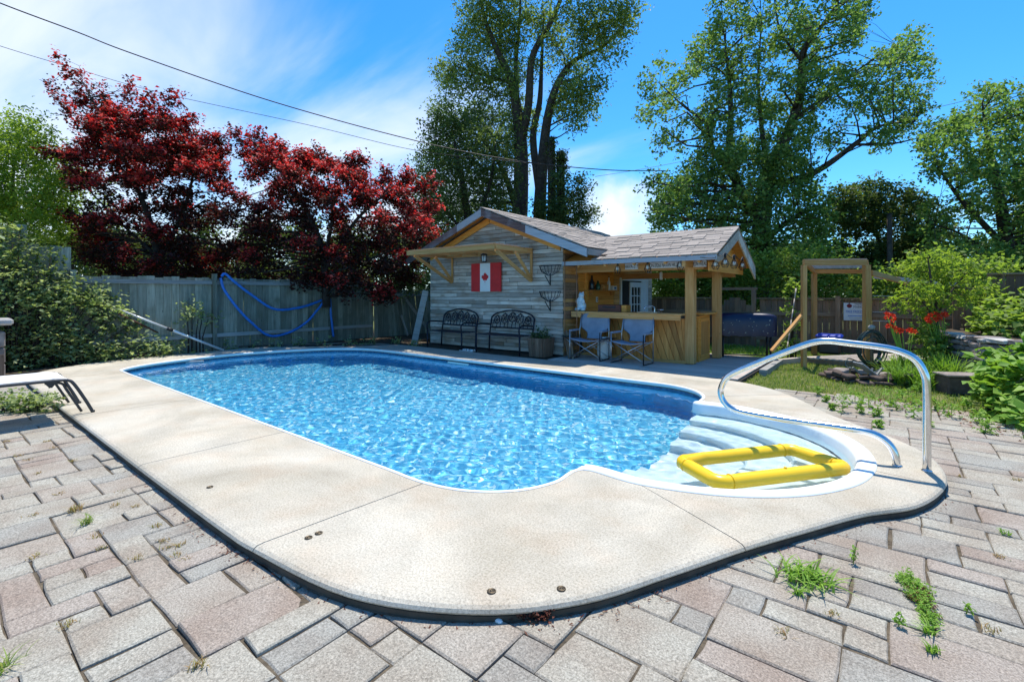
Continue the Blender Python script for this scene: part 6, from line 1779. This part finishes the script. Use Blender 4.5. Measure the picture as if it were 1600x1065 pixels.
# ---- tall tree behind the shed
D = 21.0
limbs = [[(812, 452, D, 0.42), (810, 380, D, 0.38), (814, 290, D, 0.33), (813, 214, D, 0.28), (800, 130, D, 0.18), (778, 82, D, 0.13), (755, 20, D, 0.08), (740, -70, D, 0.03)],
         [(814, 225, D, 0.20), (826, 161, D - 0.5, 0.17), (832, 89, D - 0.6, 0.14), (864, 29, D - 0.8, 0.10), (890, -40, D - 1, 0.05)],
         [(845, 452, D - 0.6, 0.34), (843, 340, D - 0.6, 0.28), (849, 240, D - 0.7, 0.22), (857, 178, D - 0.8, 0.18), (871, 132, D - 1, 0.15), (896, 96, D - 1, 0.10), (943, 72, D - 1, 0.06), (985, 30, D - 1, 0.02)],
         [(843, 300, D - 0.6, 0.18), (833, 215, D - 0.3, 0.15), (843, 161, D - 0.2, 0.12), (846, 107, D, 0.08), (850, 20, D, 0.03)],
         [(813, 210, D, 0.14), (806, 110, D + 0.5, 0.10), (812, 30, D + 0.8, 0.06), (815, -60, D + 1, 0.03)],
         [(808, 330, D + 0.4, 0.16), (785, 265, D + 0.8, 0.11), (750, 215, D + 1, 0.07), (705, 190, D + 1, 0.03)],
         [(800, 130, D, 0.09), (765, 120, D + 0.3, 0.06), (715, 105, D + 0.4, 0.02)],
         [(871, 132, D - 1, 0.09), (905, 120, D - 1.5, 0.05), (925, 105, D - 1.6, 0.02)]]
cl = []
for (x, y, r, d_) in ((740, 60, 34, .3), (716, 100, 34, .4), (698, 112, 24, .4), (760, 25, 36, .2), (790, 65, 24, .4), (750, 118, 30, .3), (775, 5, 34, 0), (735, 15, 26, .5), (730, 130, 24, .5), (765, 150, 24, .4), (790, 140, 22, .5), (808, 165, 22, .3), (815, 190, 24, 0), (795, 190, 30, .6), (830, 45, 22, .2), (815, 15, 24, .7), (845, 95, 16, 0), (855, 60, 16, -.5),
                      (700, 190, 32, 1), (682, 235, 34, 1.2), (720, 245, 40, .8), (670, 285, 34, 1.2), (708, 305, 38, 1), (758, 215, 36, .7), (762, 285, 42, .6), (792, 245, 30, .4), (690, 335, 28, 1.2), (740, 335, 32, .8), (725, 195, 30, 1), (785, 320, 28, .5), (765, 345, 26, .6), (660, 320, 22, 1.2), (685, 165, 22, 1), (745, 170, 28, .8), (800, 215, 26, .2), (810, 250, 24, .3), (715, 355, 26, 1),
                      (930, 28, 30, -1), (962, 15, 30, -1), (902, 48, 24, -.8), (984, 10, 24, -1), (882, 88, 20, -.9), (922, 66, 28, -1), (952, 52, 26, -1.2), (880, 15, 26, -1), (910, 5, 26, -1), (975, 45, 18, -1), (942, 90, 20, -1.3), (970, 75, 12, -1.2), (845, 15, 24, 0), (870, 55, 16, -.6),
                      (888, 128, 24, -1.5), (908, 148, 24, -1.6), (904, 182, 16, -1.6), (882, 165, 20, -1.4), (922, 122, 20, -1.6), (918, 168, 14, -1.7), (895, 200, 10, -1.6), (935, 135, 12, -1.6)):
    cl.append((x, y, r, D + d_ * 1.6 + rng.uniform(-0.6, 0.6)))
cl += poly_clumps([(690, 120), (740, 20), (800, 10), (830, 120), (835, 230), (800, 300), (740, 180)], 26, 12, 22, D + 0.5, 1.2, 0.8) + poly_clumps([(835, 20), (990, 5), (960, 95), (925, 190), (880, 190), (865, 110)], 26, 9, 18, D - 1, 1.2, 0.8)
cl += [(x, y - 90, r, d) for (x, y, r, d) in cl if y < 60]
tree('tall_willow', 'tall multi-stemmed green tree rising directly behind the shed roof', limbs, cl, 0.15, M['l_willow'], M['bark'], 1.3, 0.42, 0.25, 8, 0.5, droop=0.5)
cl = [(x, y, r, 18.8 + rng.uniform(-0.8, 0.8)) for (x, y, r) in ((880, 300, 28), (902, 318, 26), (862, 330, 26), (912, 288, 16), (890, 340, 24), (858, 345, 22), (845, 325, 18), (925, 335, 14), (875, 275, 14), (905, 345, 18))]
tree('scrubby_tree', 'small dark scrubby tree just right of the tall stems behind shed', [[(885, 452, 19, 0.08), (884, 350, 19, 0.05), (880, 290, 19, 0.02)]], cl, 0.12, M['l_dark'], M['barkd'], 1.5)
cl = [(x, y, r, 18.5 + rng.uniform(-1.4, 1.4)) for (x, y, r) in ((700, 190, 30), (685, 225, 32), (722, 235, 36), (672, 270, 34), (706, 290, 38), (755, 225, 34), (760, 285, 40), (788, 250, 28), (690, 325, 30), (738, 330, 34), (725, 200, 28), (782, 320, 30), (762, 350, 28), (662, 312, 22), (745, 180, 24), (715, 350, 30), (800, 290, 22), (680, 350, 26), (735, 265, 34), (650, 345, 18), (795, 345, 22), (700, 255, 32), (768, 195, 22), (675, 200, 18))]
tree('dark_bushy_tree', 'dense dark green tree left of the tall stems, behind the shed gable', [[(735, 460, 18.5, 0.22), (735, 380, 18.5, 0.18), (725, 300, 18.5, 0.12), (710, 220, 18.5, 0.04)], [(735, 360, 18.5, 0.12), (765, 290, 18.5, 0.07), (775, 220, 18.5, 0.02)], [(733, 370, 18.5, 0.08), (690, 320, 18.5, 0.05), (670, 270, 18.5, 0.02)]], cl, 0.115, M['l_dark'], M['barkd'], 1.5, 0.5, 0.5, 7, 0.42)
sn_ = thing('dead_snag', 'bare ivy-topped dead trunk standing beside the tall tree', 'dead tree', at(864, 452, 19.5))
sp2 = [tuple(at(x, y, 19.5)) + (r,) for (x, y, r) in ((864, 455, 0.20), (863, 350, 0.18), (862, 270, 0.17), (861, 215, 0.15))]
MB().tube([p[:3] for p in sp2], [p[3] for p in sp2], 8).build('trunk', M['bark'], sn_)
MB().tube([at(876, 455, 19.3), at(876, 300, 19.3), at(876, 238, 19.3)], [0.16, 0.18, 0.17], 8).build('stump', M['barkd'], sn_)
P_ = sprig_points([tuple(at(876, y, 19.2)) for y in (245, 256, 268)] + [tuple(at(862, y, 19.4)) for y in (222, 240)], [0.26, 0.28, 0.26, 0.18, 0.18], [60, 60, 60, 25, 25], 7, 0.2)
link_mesh('ivy', leaves_mesh('ivy', P_, 0.10), M['l_dark'], sn_)

# ---- big tree behind the bar
D = 17.5
limbs = [[(1186, 470, D, 0.36), (1188, 400, D, 0.33), (1192, 320, D, 0.30), (1205, 262, D, 0.24), (1232, 205, D, 0.19), (1250, 150, D, 0.15), (1256, 80, D, 0.11), (1285, 40, D, 0.07), (1310, 5, D, 0.04)],
         [(1190, 345, D, 0.20), (1160, 300, D, 0.16), (1140, 250, D, 0.14), (1142, 177, D, 0.10), (1138, 110, D, 0.06), (1130, 40, D, 0.02)],
         [(1150, 275, D, 0.10), (1116, 240, D - 0.4, 0.08), (1106, 197, D - 0.6, 0.06), (1068, 166, D - 0.8, 0.03), (1030, 130, D - 1, 0.012)],
         [(1210, 290, D, 0.15), (1275, 268, D - 0.5, 0.11), (1335, 226, D - 0.8, 0.085), (1375, 197, D - 1, 0.05), (1430, 190, D - 1, 0.02)],
         [(1335, 226, D - 0.8, 0.05), (1390, 225, D - 1, 0.035), (1440, 215, D - 1, 0.012)],
         [(1242, 185, D, 0.09), (1290, 150, D + 0.5, 0.06), (1340, 110, D + 0.6, 0.035), (1400, 70, D + 0.6, 0.012)],
         [(1200, 270, D, 0.10), (1190, 200, D + 0.5, 0.08), (1185, 120, D + 0.6, 0.05), (1190, 30, D + 0.7, 0.02)],
         [(1255, 100, D, 0.06), (1220, 50, D, 0.04), (1210, 0, D, 0.02)],
         [(1190, 380, D, 0.12), (1240, 340, D - 0.6, 0.08), (1290, 320, D - 0.8, 0.03)]]
up1 = [(1005, 130), (1035, 90), (1075, 110), (1095, 40), (1130, -10), (1360, -20), (1345, 60), (1300, 75), (1330, 130), (1380, 55), (1440, 40), (1445, 110), (1480, 145), (1440, 190), (1400, 240), (1330, 200), (1300, 240), (1235, 250), (1100, 250), (1060, 245), (1000, 200)]
cl = poly_clumps(up1, 215, 8, 19, D, 2.2, 1.25) + poly_clumps([(1015, 280), (1060, 262), (1130, 240), (1250, 235), (1300, 290), (1300, 400), (1250, 450), (1160, 450), (1160, 370), (1030, 355), (1010, 310)], 120, 12, 24, D - 0.4, 1.8, 1.0)
cl += [(x, y - 100, r, d) for (x, y, r, d) in cl if y < 70 and x < 1320]
tree('big_shade_tree', 'broad green shade tree with open crown rising behind the bar', limbs, cl, 0.115, M['l_maple'], M['bark'], 1.25, 0.7, 0.3, 6, 0.36)
# ---- far right trees
D = 15.0
cl = poly_clumps([(1440, 215), (1470, 190), (1520, 165), (1545, 140), (1600, 130), (1680, 140), (1700, 420), (1560, 430), (1480, 440), (1440, 400), (1450, 300)], 150, 9, 22, D, 1.8, 1.1)
tree('right_edge_tree', 'full green tree filling the right edge behind the side fence', [[(1580, 490, D, 0.22), (1575, 400, D, 0.19), (1560, 300, D, 0.13), (1540, 200, D, 0.05), (1535, 160, D, 0.02)], [(1575, 390, D, 0.10), (1500, 310, D, 0.06), (1460, 250, D, 0.02)], [(1572, 370, D, 0.10), (1630, 270, D, 0.05), (1650, 190, D, 0.02)], [(1578, 420, D, 0.07), (1510, 370, D - 0.5, 0.04), (1460, 350, D - 0.8, 0.015)]], cl, 0.12, M['l_maple'], M['barkd'], 1.2, 0.65, 0.3, 6, 0.34)
D = 19.0
cl = poly_clumps([(1290, 320), (1330, 300), (1380, 290), (1430, 300), (1470, 330), (1480, 430), (1300, 440)], 46, 18, 28, D, 1.2)
tree('dark_back_tree', 'darker round tree in the gap between the two big right trees', [[(1415, 490, D, 0.16), (1418, 420, D, 0.13), (1425, 370, D, 0.08), (1440, 320, D, 0.02)], [(1416, 430, D, 0.09), (1370, 370, D, 0.05), (1340, 320, D, 0.02)]], cl, 0.13, M['l_dark'], M['barkd'], 1.3, 0.65)
cl = poly_clumps([(995, 420), (1080, 410), (1180, 405), (1260, 395), (1300, 400), (1340, 410), (1400, 420), (1500, 410), (1600, 420), (1700, 420), (1700, 500), (995, 480)], 120, 14, 24, 16.3, 0.6, 0.9)
tree('back_hedge', 'leafy mixed green hedge behind the brown back fence', [[(x, y, 15.5 / ray(x, y).y, r_) for (x, y, r_) in ((px_, 505, 0.06), (px_, 440, 0.03))] for px_ in (1250, 1080, 1450, 1580)], [(x, y, r, 15.4 / ray(x, y).y + (d - 16.3) * 0.5) for (x, y, r, d) in cl], 0.10, M['l_bright'], M['barkd'], 1.5, 0.6, cat='hedge')
# woods far beyond the gardens, one mass
wc = []
for px_ in range(-260, 1960, 26):
    for _ in range(5):
        wc.append((px_ + rng.uniform(-14, 14), rng.uniform(388, 470) - (40 if px_ < 700 else 0) * rng.random(), rng.uniform(16, 26), rng.uniform(27, 33)))
Cw = np.array([at(x, y, d) for (x, y, r, d) in wc]); Rw = np.array([r * d / FPX for (x, y, r, d) in wc])
Pw = sprig_points(Cw, Rw, 40 * (Rw / 0.7) ** 2, 6, 0.6, 0.3)
tag(link_mesh('distant_woods', leaves_mesh('distant_woods', Pw, 0.24, aspect=0.7, up=0.5), M['l_dark'], None), 'dark green woods beyond the garden fences', kind='stuff')
# utility pole
up_ = thing('utility_pole', 'slim grey utility pole among the trees behind pergola', 'pole', at(1391, 470, 17.0))
pa, pb = at(1391, 500, 15.2), at(1390, 335, 15.2)
MB().tube([(pa.x, pa.y, -0.15), tuple(pb)], [0.085, 0.07], 10).build('shaft', M['bark'], up_)
MB().lathe([(0.075, 0), (0.075, 0.03)], pb, 10).build('cap', M['black'], up_)

# ---- small peach tree by the stone wall
D = 8.3
cl = [(x, y, r, D + rng.uniform(-0.35, 0.35)) for (x, y, r) in ((1450, 402, 14), (1470, 408, 16), (1490, 400, 12), (1438, 425, 18), (1462, 430, 20), (1486, 428, 18), (1508, 425, 14), (1520, 418, 10), (1428, 448, 18), (1455, 455, 20), (1480, 452, 18), (1505, 448, 14), (1525, 452, 12), (1415, 468, 16), (1440, 478, 16), (1465, 472, 14), (1490, 468, 12), (1452, 488, 12), (1510, 462, 12), (1405, 470, 10), (1520, 440, 10))]
tree('peach_tree', 'small yellow green peach tree beside the red lilies', [[(1466, 580, D, 0.035), (1464, 520, D, 0.032), (1462, 480, D, 0.026), (1455, 440, D, 0.018), (1450, 405, D, 0.008)], [(1463, 495, D, 0.02), (1490, 450, D, 0.014), (1512, 425, D, 0.006)], [(1463, 500, D, 0.018), (1435, 465, D, 0.012), (1415, 455, D, 0.006)]],
     cl, 0.105, M['l_lime'], M['bark'], 0.55, 0.28, 0.2, 7, 0.16, droop=0.7)
# ---- daylilies and grasses
def daylily(x, y, d, spots, label, n=70, h=0.42):
    b = at(x, y, d); b.z = -0.09
    t = thing('daylily', label, 'plant', b, 0)
    link_mesh('leaf_clump', blades_mesh('leaf_clump', [tuple(b)], h, 0.022, 0.8, n, 0.09, 0.9, 5), M['l_weed'], t)
    for (fx, fy, fd) in spots:
        p = at(fx, fy, fd)
        MB().tube([tuple(b), tuple((b + p) / 2 + Vector((0.02, 0, 0.05))), tuple(p)], [0.007, 0.006, 0.004], 5).build('stalk', M['l_weed'], t)
        fl_ = MB()
        for k in range(6):
            a = k * math.pi / 3 + fx; cs_, sn2 = math.cos(a), math.sin(a)
            L_ = 0.065
            q3 = Vector((math.sin(fx * 3.1) * 0.8, -0.8, 0.7)).normalized().to_track_quat('Z', 'Y').to_matrix()
            pet = [(0, 0, 0), (cs_ * L_ * 0.55 - sn2 * 0.018, sn2 * L_ * 0.55 + cs_ * 0.018, 0.035), (cs_ * L_, sn2 * L_, 0.025), (cs_ * L_ * 0.55 + sn2 * 0.018, sn2 * L_ * 0.55 - cs_ * 0.018, 0.035)]
            fl_.add([p + q3 @ Vector(v) for v in pet], [(0, 1, 2), (0, 2, 3)])
        fl_.build('flower', M['l_lily'], t)
D = 8.0
daylily(1412, 580, D, [(1385, 492, D), (1393, 494, D), (1398, 501, D), (1390, 510, D), (1404, 517, D), (1410, 518, D - .1), (1422, 517, D), (1427, 519, D), (1388, 496, D + .1), (1395, 512, D)], 'clump of red daylilies in front of the coiled hose, left of the peach tree', 120, 0.5)
daylily(1470, 585, D + 0.3, [(1448, 500, D), (1455, 494, D), (1450, 503, D), (1462, 492, D + .1), (1472, 493, D), (1476, 492, D), (1460, 500, D), (1466, 497, D)], 'clump of red daylilies below the peach tree by the stone wall', 150, 0.55)
for k, (x, y, d, n, h, lab) in enumerate(((1425, 598, 7.3, 330, 0.42, 'bright arching grass clump at the lawn edge left of the rail post'), (1478, 598, 7.5, 420, 0.55, 'tall leafy grass clump at the foot of stone wall right of rail post'), (1395, 590, 8.4, 140, 0.35, 'small grass clump tucked under the coiled garden hose'))):
    b = at(x, y, d); b.z = -0.1
    t = thing('ornamental_grass', lab, 'plant', b)
    link_mesh('blades', blades_mesh('blades', [tuple(b + Vector((rng.normal() * 0.1, rng.normal() * 0.1, 0))) for _ in range(6)], h, 0.020, 0.9, n // 6, 0.06, 0.9, 5), M['l_weed'], t)
    P_ = sprig_points([tuple(b + Vector((0, 0, 0.12)))], [0.16], [24], 6, 0.12)
    link_mesh('base_leaves', leaves_mesh('base_leaves', P_, 0.07), M['l_dark'], t)
cen = [tuple(at(x, y, d)) for (x, y, d) in ((1462, 530, 8.2), (1478, 540, 8.1), (1452, 545, 8.0), (1490, 548, 8.2), (1470, 560, 8.0), (1440, 520, 8.3), (1455, 515, 8.4))]
leafy('leafy_perennial', 'dense green leafy perennial between the lilies and the stone wall', 'plant', cen, [0.17] * len(cen), [22] * len(cen), 0.075, 'l_bright', 7, 0.16)
cen = [tuple(at(x, y, d)) for (x, y, d) in ((1545, 600, 5.9), (1565, 585, 5.9), (1590, 575, 5.7), (1560, 615, 5.7), (1590, 610, 5.5), (1620, 590, 5.4), (1580, 640, 5.4), (1610, 640, 5.2), (1640, 610, 5.2), (1550, 570, 6.3), (1580, 560, 6.2), (1620, 560, 6.0), (1600, 665, 5.1))]
leafy('hydrangea', 'broad bright green leafy shrub at the right edge before the stone wall', 'shrub', cen, [0.19] * len(cen), [20] * len(cen), 0.13, 'l_weed', 5, 0.16, 0.9, aspect=0.75)
cen = [tuple(at(x, y, d)) for (x, y, d) in ((1545, 508, 8.6), (1565, 500, 8.6), (1590, 505, 8.2), (1600, 490, 8.8), (1580, 485, 9.2), (1560, 515, 8.2), (1620, 500, 8.2), (1640, 490, 8.5), (1530, 500, 9.0), (1550, 480, 9.6), (1600, 470, 9.8))]
leafy('bed_plants', 'pale green broad leaved plants on top of the raised garden bed', 'plant', cen, [0.24] * len(cen), [18] * len(cen), 0.14, 'l_bright', 5, 0.2, 0.9, aspect=0.7, stem_z=0.55)
cen = [tuple(at(x, y, d)) for (x, y, d) in ((1530, 450, 10), (1540, 470, 10), (1525, 480, 9.8), (1545, 440, 10.4), (1550, 455, 10.2), (1535, 495, 9.6))]
leafy('bean_vine', 'climbing vine on stakes behind the raised bed', 'vine', cen, [0.2] * len(cen), [18] * len(cen), 0.09, 'l_bright', 6, 0.16, 0.5, stem_z=0.55)
cen = [tuple(at(x, y, d)) for (x, y, d) in ((1238, 460, 10.5), (1236, 485, 10.5), (1240, 510, 10.4), (1234, 530, 10.3), (1246, 540, 10.2), (1240, 440, 10.6), (1228, 545, 10.2))]
leafy('cane_climber', 'thin green climber growing up behind the bamboo cane', 'climber', cen, [0.13] * len(cen), [14] * len(cen), 0.075, 'l_bright', 6, 0.13)

# ---- lawn blades
NB = 46000
bx0 = rng.uniform(-2.3, 2.4, NB); by0 = rng.uniform(6.2, 13.9, NB)
ok = np.array([(y > lawn_y(x) - 0.05 + 0.25 * math.sin(x * 5) * 0.3) and not (x < -1.85 and y < 11.2) for x, y in zip(bx0, by0)])
# bare and worn places
worn = (np.sin(bx0 * 2.1 + 1) + np.sin(by0 * 1.7 + bx0) + rng.normal(size=NB) * 0.7) > 1.35
ok &= ~worn
plat = [(q0.x, q0.y), (q1.x, q1.y), (q1.x + back.x * 2.3, q1.y + back.y * 2.3), (q0.x + back.x * 2.3, q0.y + back.y * 2.3)]
ok &= np.array([not in_poly((x, y), plat) for x, y in zip(bx0, by0)])
bp0 = np.stack([bx0[ok], by0[ok], np.full(ok.sum(), -0.10)], 1)
tag(link_mesh('lawn_grass', blades_mesh('lawn_grass', bp0, 0.055, 0.008, 0.7, 1, 0.01, 0.6, 2), M['l_grass'], None), 'short patchy lawn grass behind the patio', kind='stuff')
nf = 1300
bx0 = rng.uniform(-5.2, -1.9, nf * 4); by0 = rng.uniform(11.2, 14.0, nf * 4)
tag(link_mesh('gate_grass', blades_mesh('gate_grass', np.stack([bx0, by0, np.full(nf * 4, -0.10)], 1), 0.09, 0.012, 0.7, 1, 0.01, 0.6, 2), M['l_weed'], None), 'bright grass beyond the bar near the gate', kind='stuff')

# ---- weeds in the paver joints: the big ones singly, the rest as one sprinkling
def tuft(x, y, h, n, mat, label, spread=0.03, w=0.007, lean=1.0, name='weed_tuft'):
    p = ong(x, y, PZ)
    t = thing(name, label, 'weed', p)
    link_mesh('blades', blades_mesh('blades', [tuple(p)], h, w, lean, n, spread, 0.9, 4), M[mat], t)
    return t
tuft(1257, 905, 0.085, 120, 'l_weed', 'bright green grass tuft at the deck edge right of centre', 0.05, 0.012, 1.7)
tuft(1246, 928, 0.05, 26, 'l_weed', 'small star shaped green weed just below the large grass tuft', 0.01, 0.008, 1.6)
tuft(5, 1045, 0.06, 40, 'l_grass', 'yellow green grass tuft in the bottom left corner', 0.02, 0.005, 1.3)
tuft(135, 818, 0.07, 40, 'l_grass', 'upper green grass tuft in the left paver joints', 0.015, 0.005, 1.2)
tuft(115, 798, 0.05, 40, 'l_dry', 'dry orange grass tuft in the left paver joints', 0.018, 0.005, 1.2)
tuft(310, 1042, 0.035, 26, 'l_dry', 'small dry tuft near the bottom left of the patio', 0.012, 0.004, 1.3)
sm1 = ong(1425, 925, PZ); 
t = thing('spurge_mat', 'sprawling mat of yellow green weed on the right patio', 'weed', sm1)
cen = [tuple(ong(x, y, PZ + 0.012)) for (x, y) in ((1412, 905), (1425, 915), (1437, 925), (1430, 932), (1445, 940), (1450, 955), (1455, 968), (1440, 918), (1418, 900))]
P_ = sprig_points(cen, [0.035] * len(cen), [42] * len(cen), 7, 0.03, flat=0.4); P_[:, 2] = np.maximum(P_[:, 2], PZ + 0.004)
link_mesh('leaves', leaves_mesh('leaves', P_, 0.012, up=0.9), M['l_weed'], t)
P_ = sprig_points(cen[2:6], [0.03] * 4, [18] * 4, 7, 0.03, flat=0.3); P_[:, 2] = np.maximum(P_[:, 2], PZ + 0.003)
link_mesh('red_stems', leaves_mesh('red_stems', P_, 0.012, aspect=0.3), M['l_rust'], t)
def sprout(x, y, h, label, name='sprout'):
    p = ong(x, y, PZ); t = thing(name, label, 'weed', p)
    MB().tube([tuple(p), (p.x + 0.01, p.y, p.z + h)], [0.0025, 0.001], 5).build('stem', M['l_weed'], t)
    zz = rng.uniform(0.25, 1, 26)
    P_ = np.stack([p.x + 0.01 * zz + rng.normal(size=26) * 0.008, p.y + rng.normal(size=26) * 0.008, p.z + h * zz], 1)
    link_mesh('leaves', leaves_mesh('leaves', P_, 0.024, aspect=0.45, up=0.7), M['l_weed'], t)
sprout(1333, 882, 0.10, 'upright green seedling beside the deck edge on the right')
sprout(1404, 978, 0.06, 'short green seedling left of the sprawling weed mat')
sprout(1510, 958, 0.05, 'lone tiny seedling towards the right edge of patio')
tuft(1450, 988, 0.05, 24, 'l_weed', 'pale green weed rosette below the sprawling mat', 0.012, 0.008, 1.4)
tuft(1458, 1018, 0.04, 30, 'l_weed', 'small green weed lowest below the sprawling mat', 0.01, 0.007, 1.0)
tuft(1565, 832, 0.04, 16, 'l_weed', 'flat pale weed in a joint near the right edge', 0.014, 0.01, 1.6)
# clump of rusty sedum and pebble against the deck edge
p = ong(825, 966, PZ); t = thing('rusty_sedum', 'clump of rusty red succulent at the front of deck edge', 'plant', p)
P_ = sprig_points([(p.x + dx, p.y + dx * 0.75, PZ + 0.018) for dx in np.linspace(-0.06, 0.06, 5)], [0.028] * 5, [30] * 5, 6, 0.02, flat=0.7)
link_mesh('leaves', leaves_mesh('leaves', P_, 0.013, aspect=0.7, fold=0.5), M['l_rust'], t); MB().sphere((p.x, p.y, PZ), 0.03, 8, 5, (1.8, 1, 0.4)).build('base', M['soil'], t)
p = ong(779, 972, PZ); pb_ = MB().sphere((p.x, p.y, PZ + 0.008), 0.015, 12, 8, (1.4, 0.9, 0.7)); pbo = pb_.build('white_pebble', M['white'])
tag(pbo, 'smooth white pebble lying against the front deck edge', 'pebble')
# weeds on the worn patio by the lawn
for k, (x, y, h) in enumerate(((1278, 617, 0.10), (1317, 643, 0.14), (1336, 628, 0.13), (1357, 637, 0.14), (1392, 634, 0.16), (1400, 640, 0.12), (1428, 652, 0.15), (1426, 632, 0.13), (1432, 618, 0.13), (1487, 650, 0.14), (1465, 640, 0.10), (1372, 650, 0.09), (1530, 660, 0.12), (1372, 668, 0.07), (1292, 628, 0.07), (1346, 645, 0.10), (1410, 622, 0.10), (1445, 640, 0.09), (1505, 640, 0.10), (1540, 676, 0.10), (1448, 672, 0.07), (1300, 640, 0.06))):
    p = ong(x, y, PZ); t = thing('patio_weed', 'leafy green weed among those sprouting on the worn patio by the lawn', 'weed', p, 0, 'weeds on the worn patio')
    P_ = sprig_points([(p.x, p.y, PZ + h * 0.45), (p.x, p.y, PZ + h * 0.8)], [h * 0.55, h * 0.4], [9, 6], 6, h * 0.6)
    P_[:, 2] = np.maximum(P_[:, 2], PZ + 0.005)
    link_mesh('leaves', leaves_mesh('leaves', P_, 0.045, aspect=0.4), M['l_weed'], t)
    MB().tube([(p.x, p.y, PZ), (p.x, p.y, PZ + h)], 0.004, 5).build('stem', M['l_weed'], t)
# sprinkling of tiny growth and dead needles along joints
cen = []
for (x, y) in ((10, 690), (30, 712), (45, 718), (60, 740), (92, 772), (72, 690), (85, 700), (115, 720), (150, 840), (160, 855), (105, 975), (55, 870), (215, 872), (255, 845), (262, 855), (275, 868), (290, 875), (188, 770), (180, 790), (245, 822), (210, 792), (55, 805), (280, 852), (1225, 990), (1300, 960), (1590, 750), (1500, 745), (1548, 985), (1560, 870)):
    p = ong(x, y, PZ - 0.004); cen.append(tuple(p))
tag(link_mesh('joint_moss', blades_mesh('joint_moss', cen, 0.022, 0.004, 1.3, 26, 0.016, 0.8, 2), M['l_dry'], None), 'tiny dry growth in the paver joints', kind='stuff')
nl_ = []
for i in range(key(5), key(20)):
    q = ring[i]; b = Vector((q[2], q[3])); a = Vector((q[0], q[1])); u = (b - a).normalized()
    for _ in range(9 if key(9) < i < key(11) + 3 or key(13) < i < key(15) else 3):
        c = b + u * abs(rng.normal()) * 0.03; nl_.append((c.x, c.y, PZ + 0.003))
nl_ = np.array(nl_) + rng.normal(size=(len(nl_), 3)) * np.array([0.02, 0.02, 0.0005])
tag(link_mesh('leaf_litter', leaves_mesh('leaf_litter', nl_, 0.022, aspect=0.25, up=1.2), M['l_rust'], None), 'dead needles and leaf litter along the deck edge', kind='stuff')
P_ = np.stack([rng.uniform(-0.2, 1.9, 900), rng.uniform(5.6, 8.2, 900), np.full(900, PZ + 0.006)], 1)
P_ = P_[np.abs(P_[:, 1] - np.array([lawn_y(x) for x in P_[:, 0]])) < 0.45]
tag(link_mesh('dry_leaves', leaves_mesh('dry_leaves', P_, 0.04, aspect=0.5, up=1.0), M['l_rust'], None), 'fallen brown leaves where patio meets lawn', kind='stuff')

# ---- overhead wires
def wire(pts, r_, label):
    w3 = catmull([tuple(at(x, y, d)) for (x, y, d) in pts], 8)
    o = MB().tube(w3, r_, 5).build('overhead_cable', M['cable'])
    tag(o, label, 'cable', 'overhead cables')
wire([(-120, -46, 11), (0, 5, 11.5), (120, 50, 12.3), (210, 85, 13), (430, 160, 14), (650, 220, 15), (800, 250, 15.5), (940, 265, 16), (1040, 267, 16.2)], 0.016, 'thicker black overhead cable sweeping from top left to behind the tall tree')
wire([(-120, 30, 14), (0, 72, 14.5), (120, 108, 15.5), (250, 145, 17), (480, 195, 16.5), (650, 235, 16.2), (800, 252, 16.2), (900, 262, 16.2)], 0.009, 'thin lower overhead cable crossing behind the red maples')
wire([(930, 276, 24), (1010, 263, 24), (1090, 247, 23.5), (1230, 215, 22.5), (1380, 187, 21), (1530, 152, 20), (1700, 108, 18.5)], 0.011, 'overhead cable slanting up to the right through the shade tree crown')
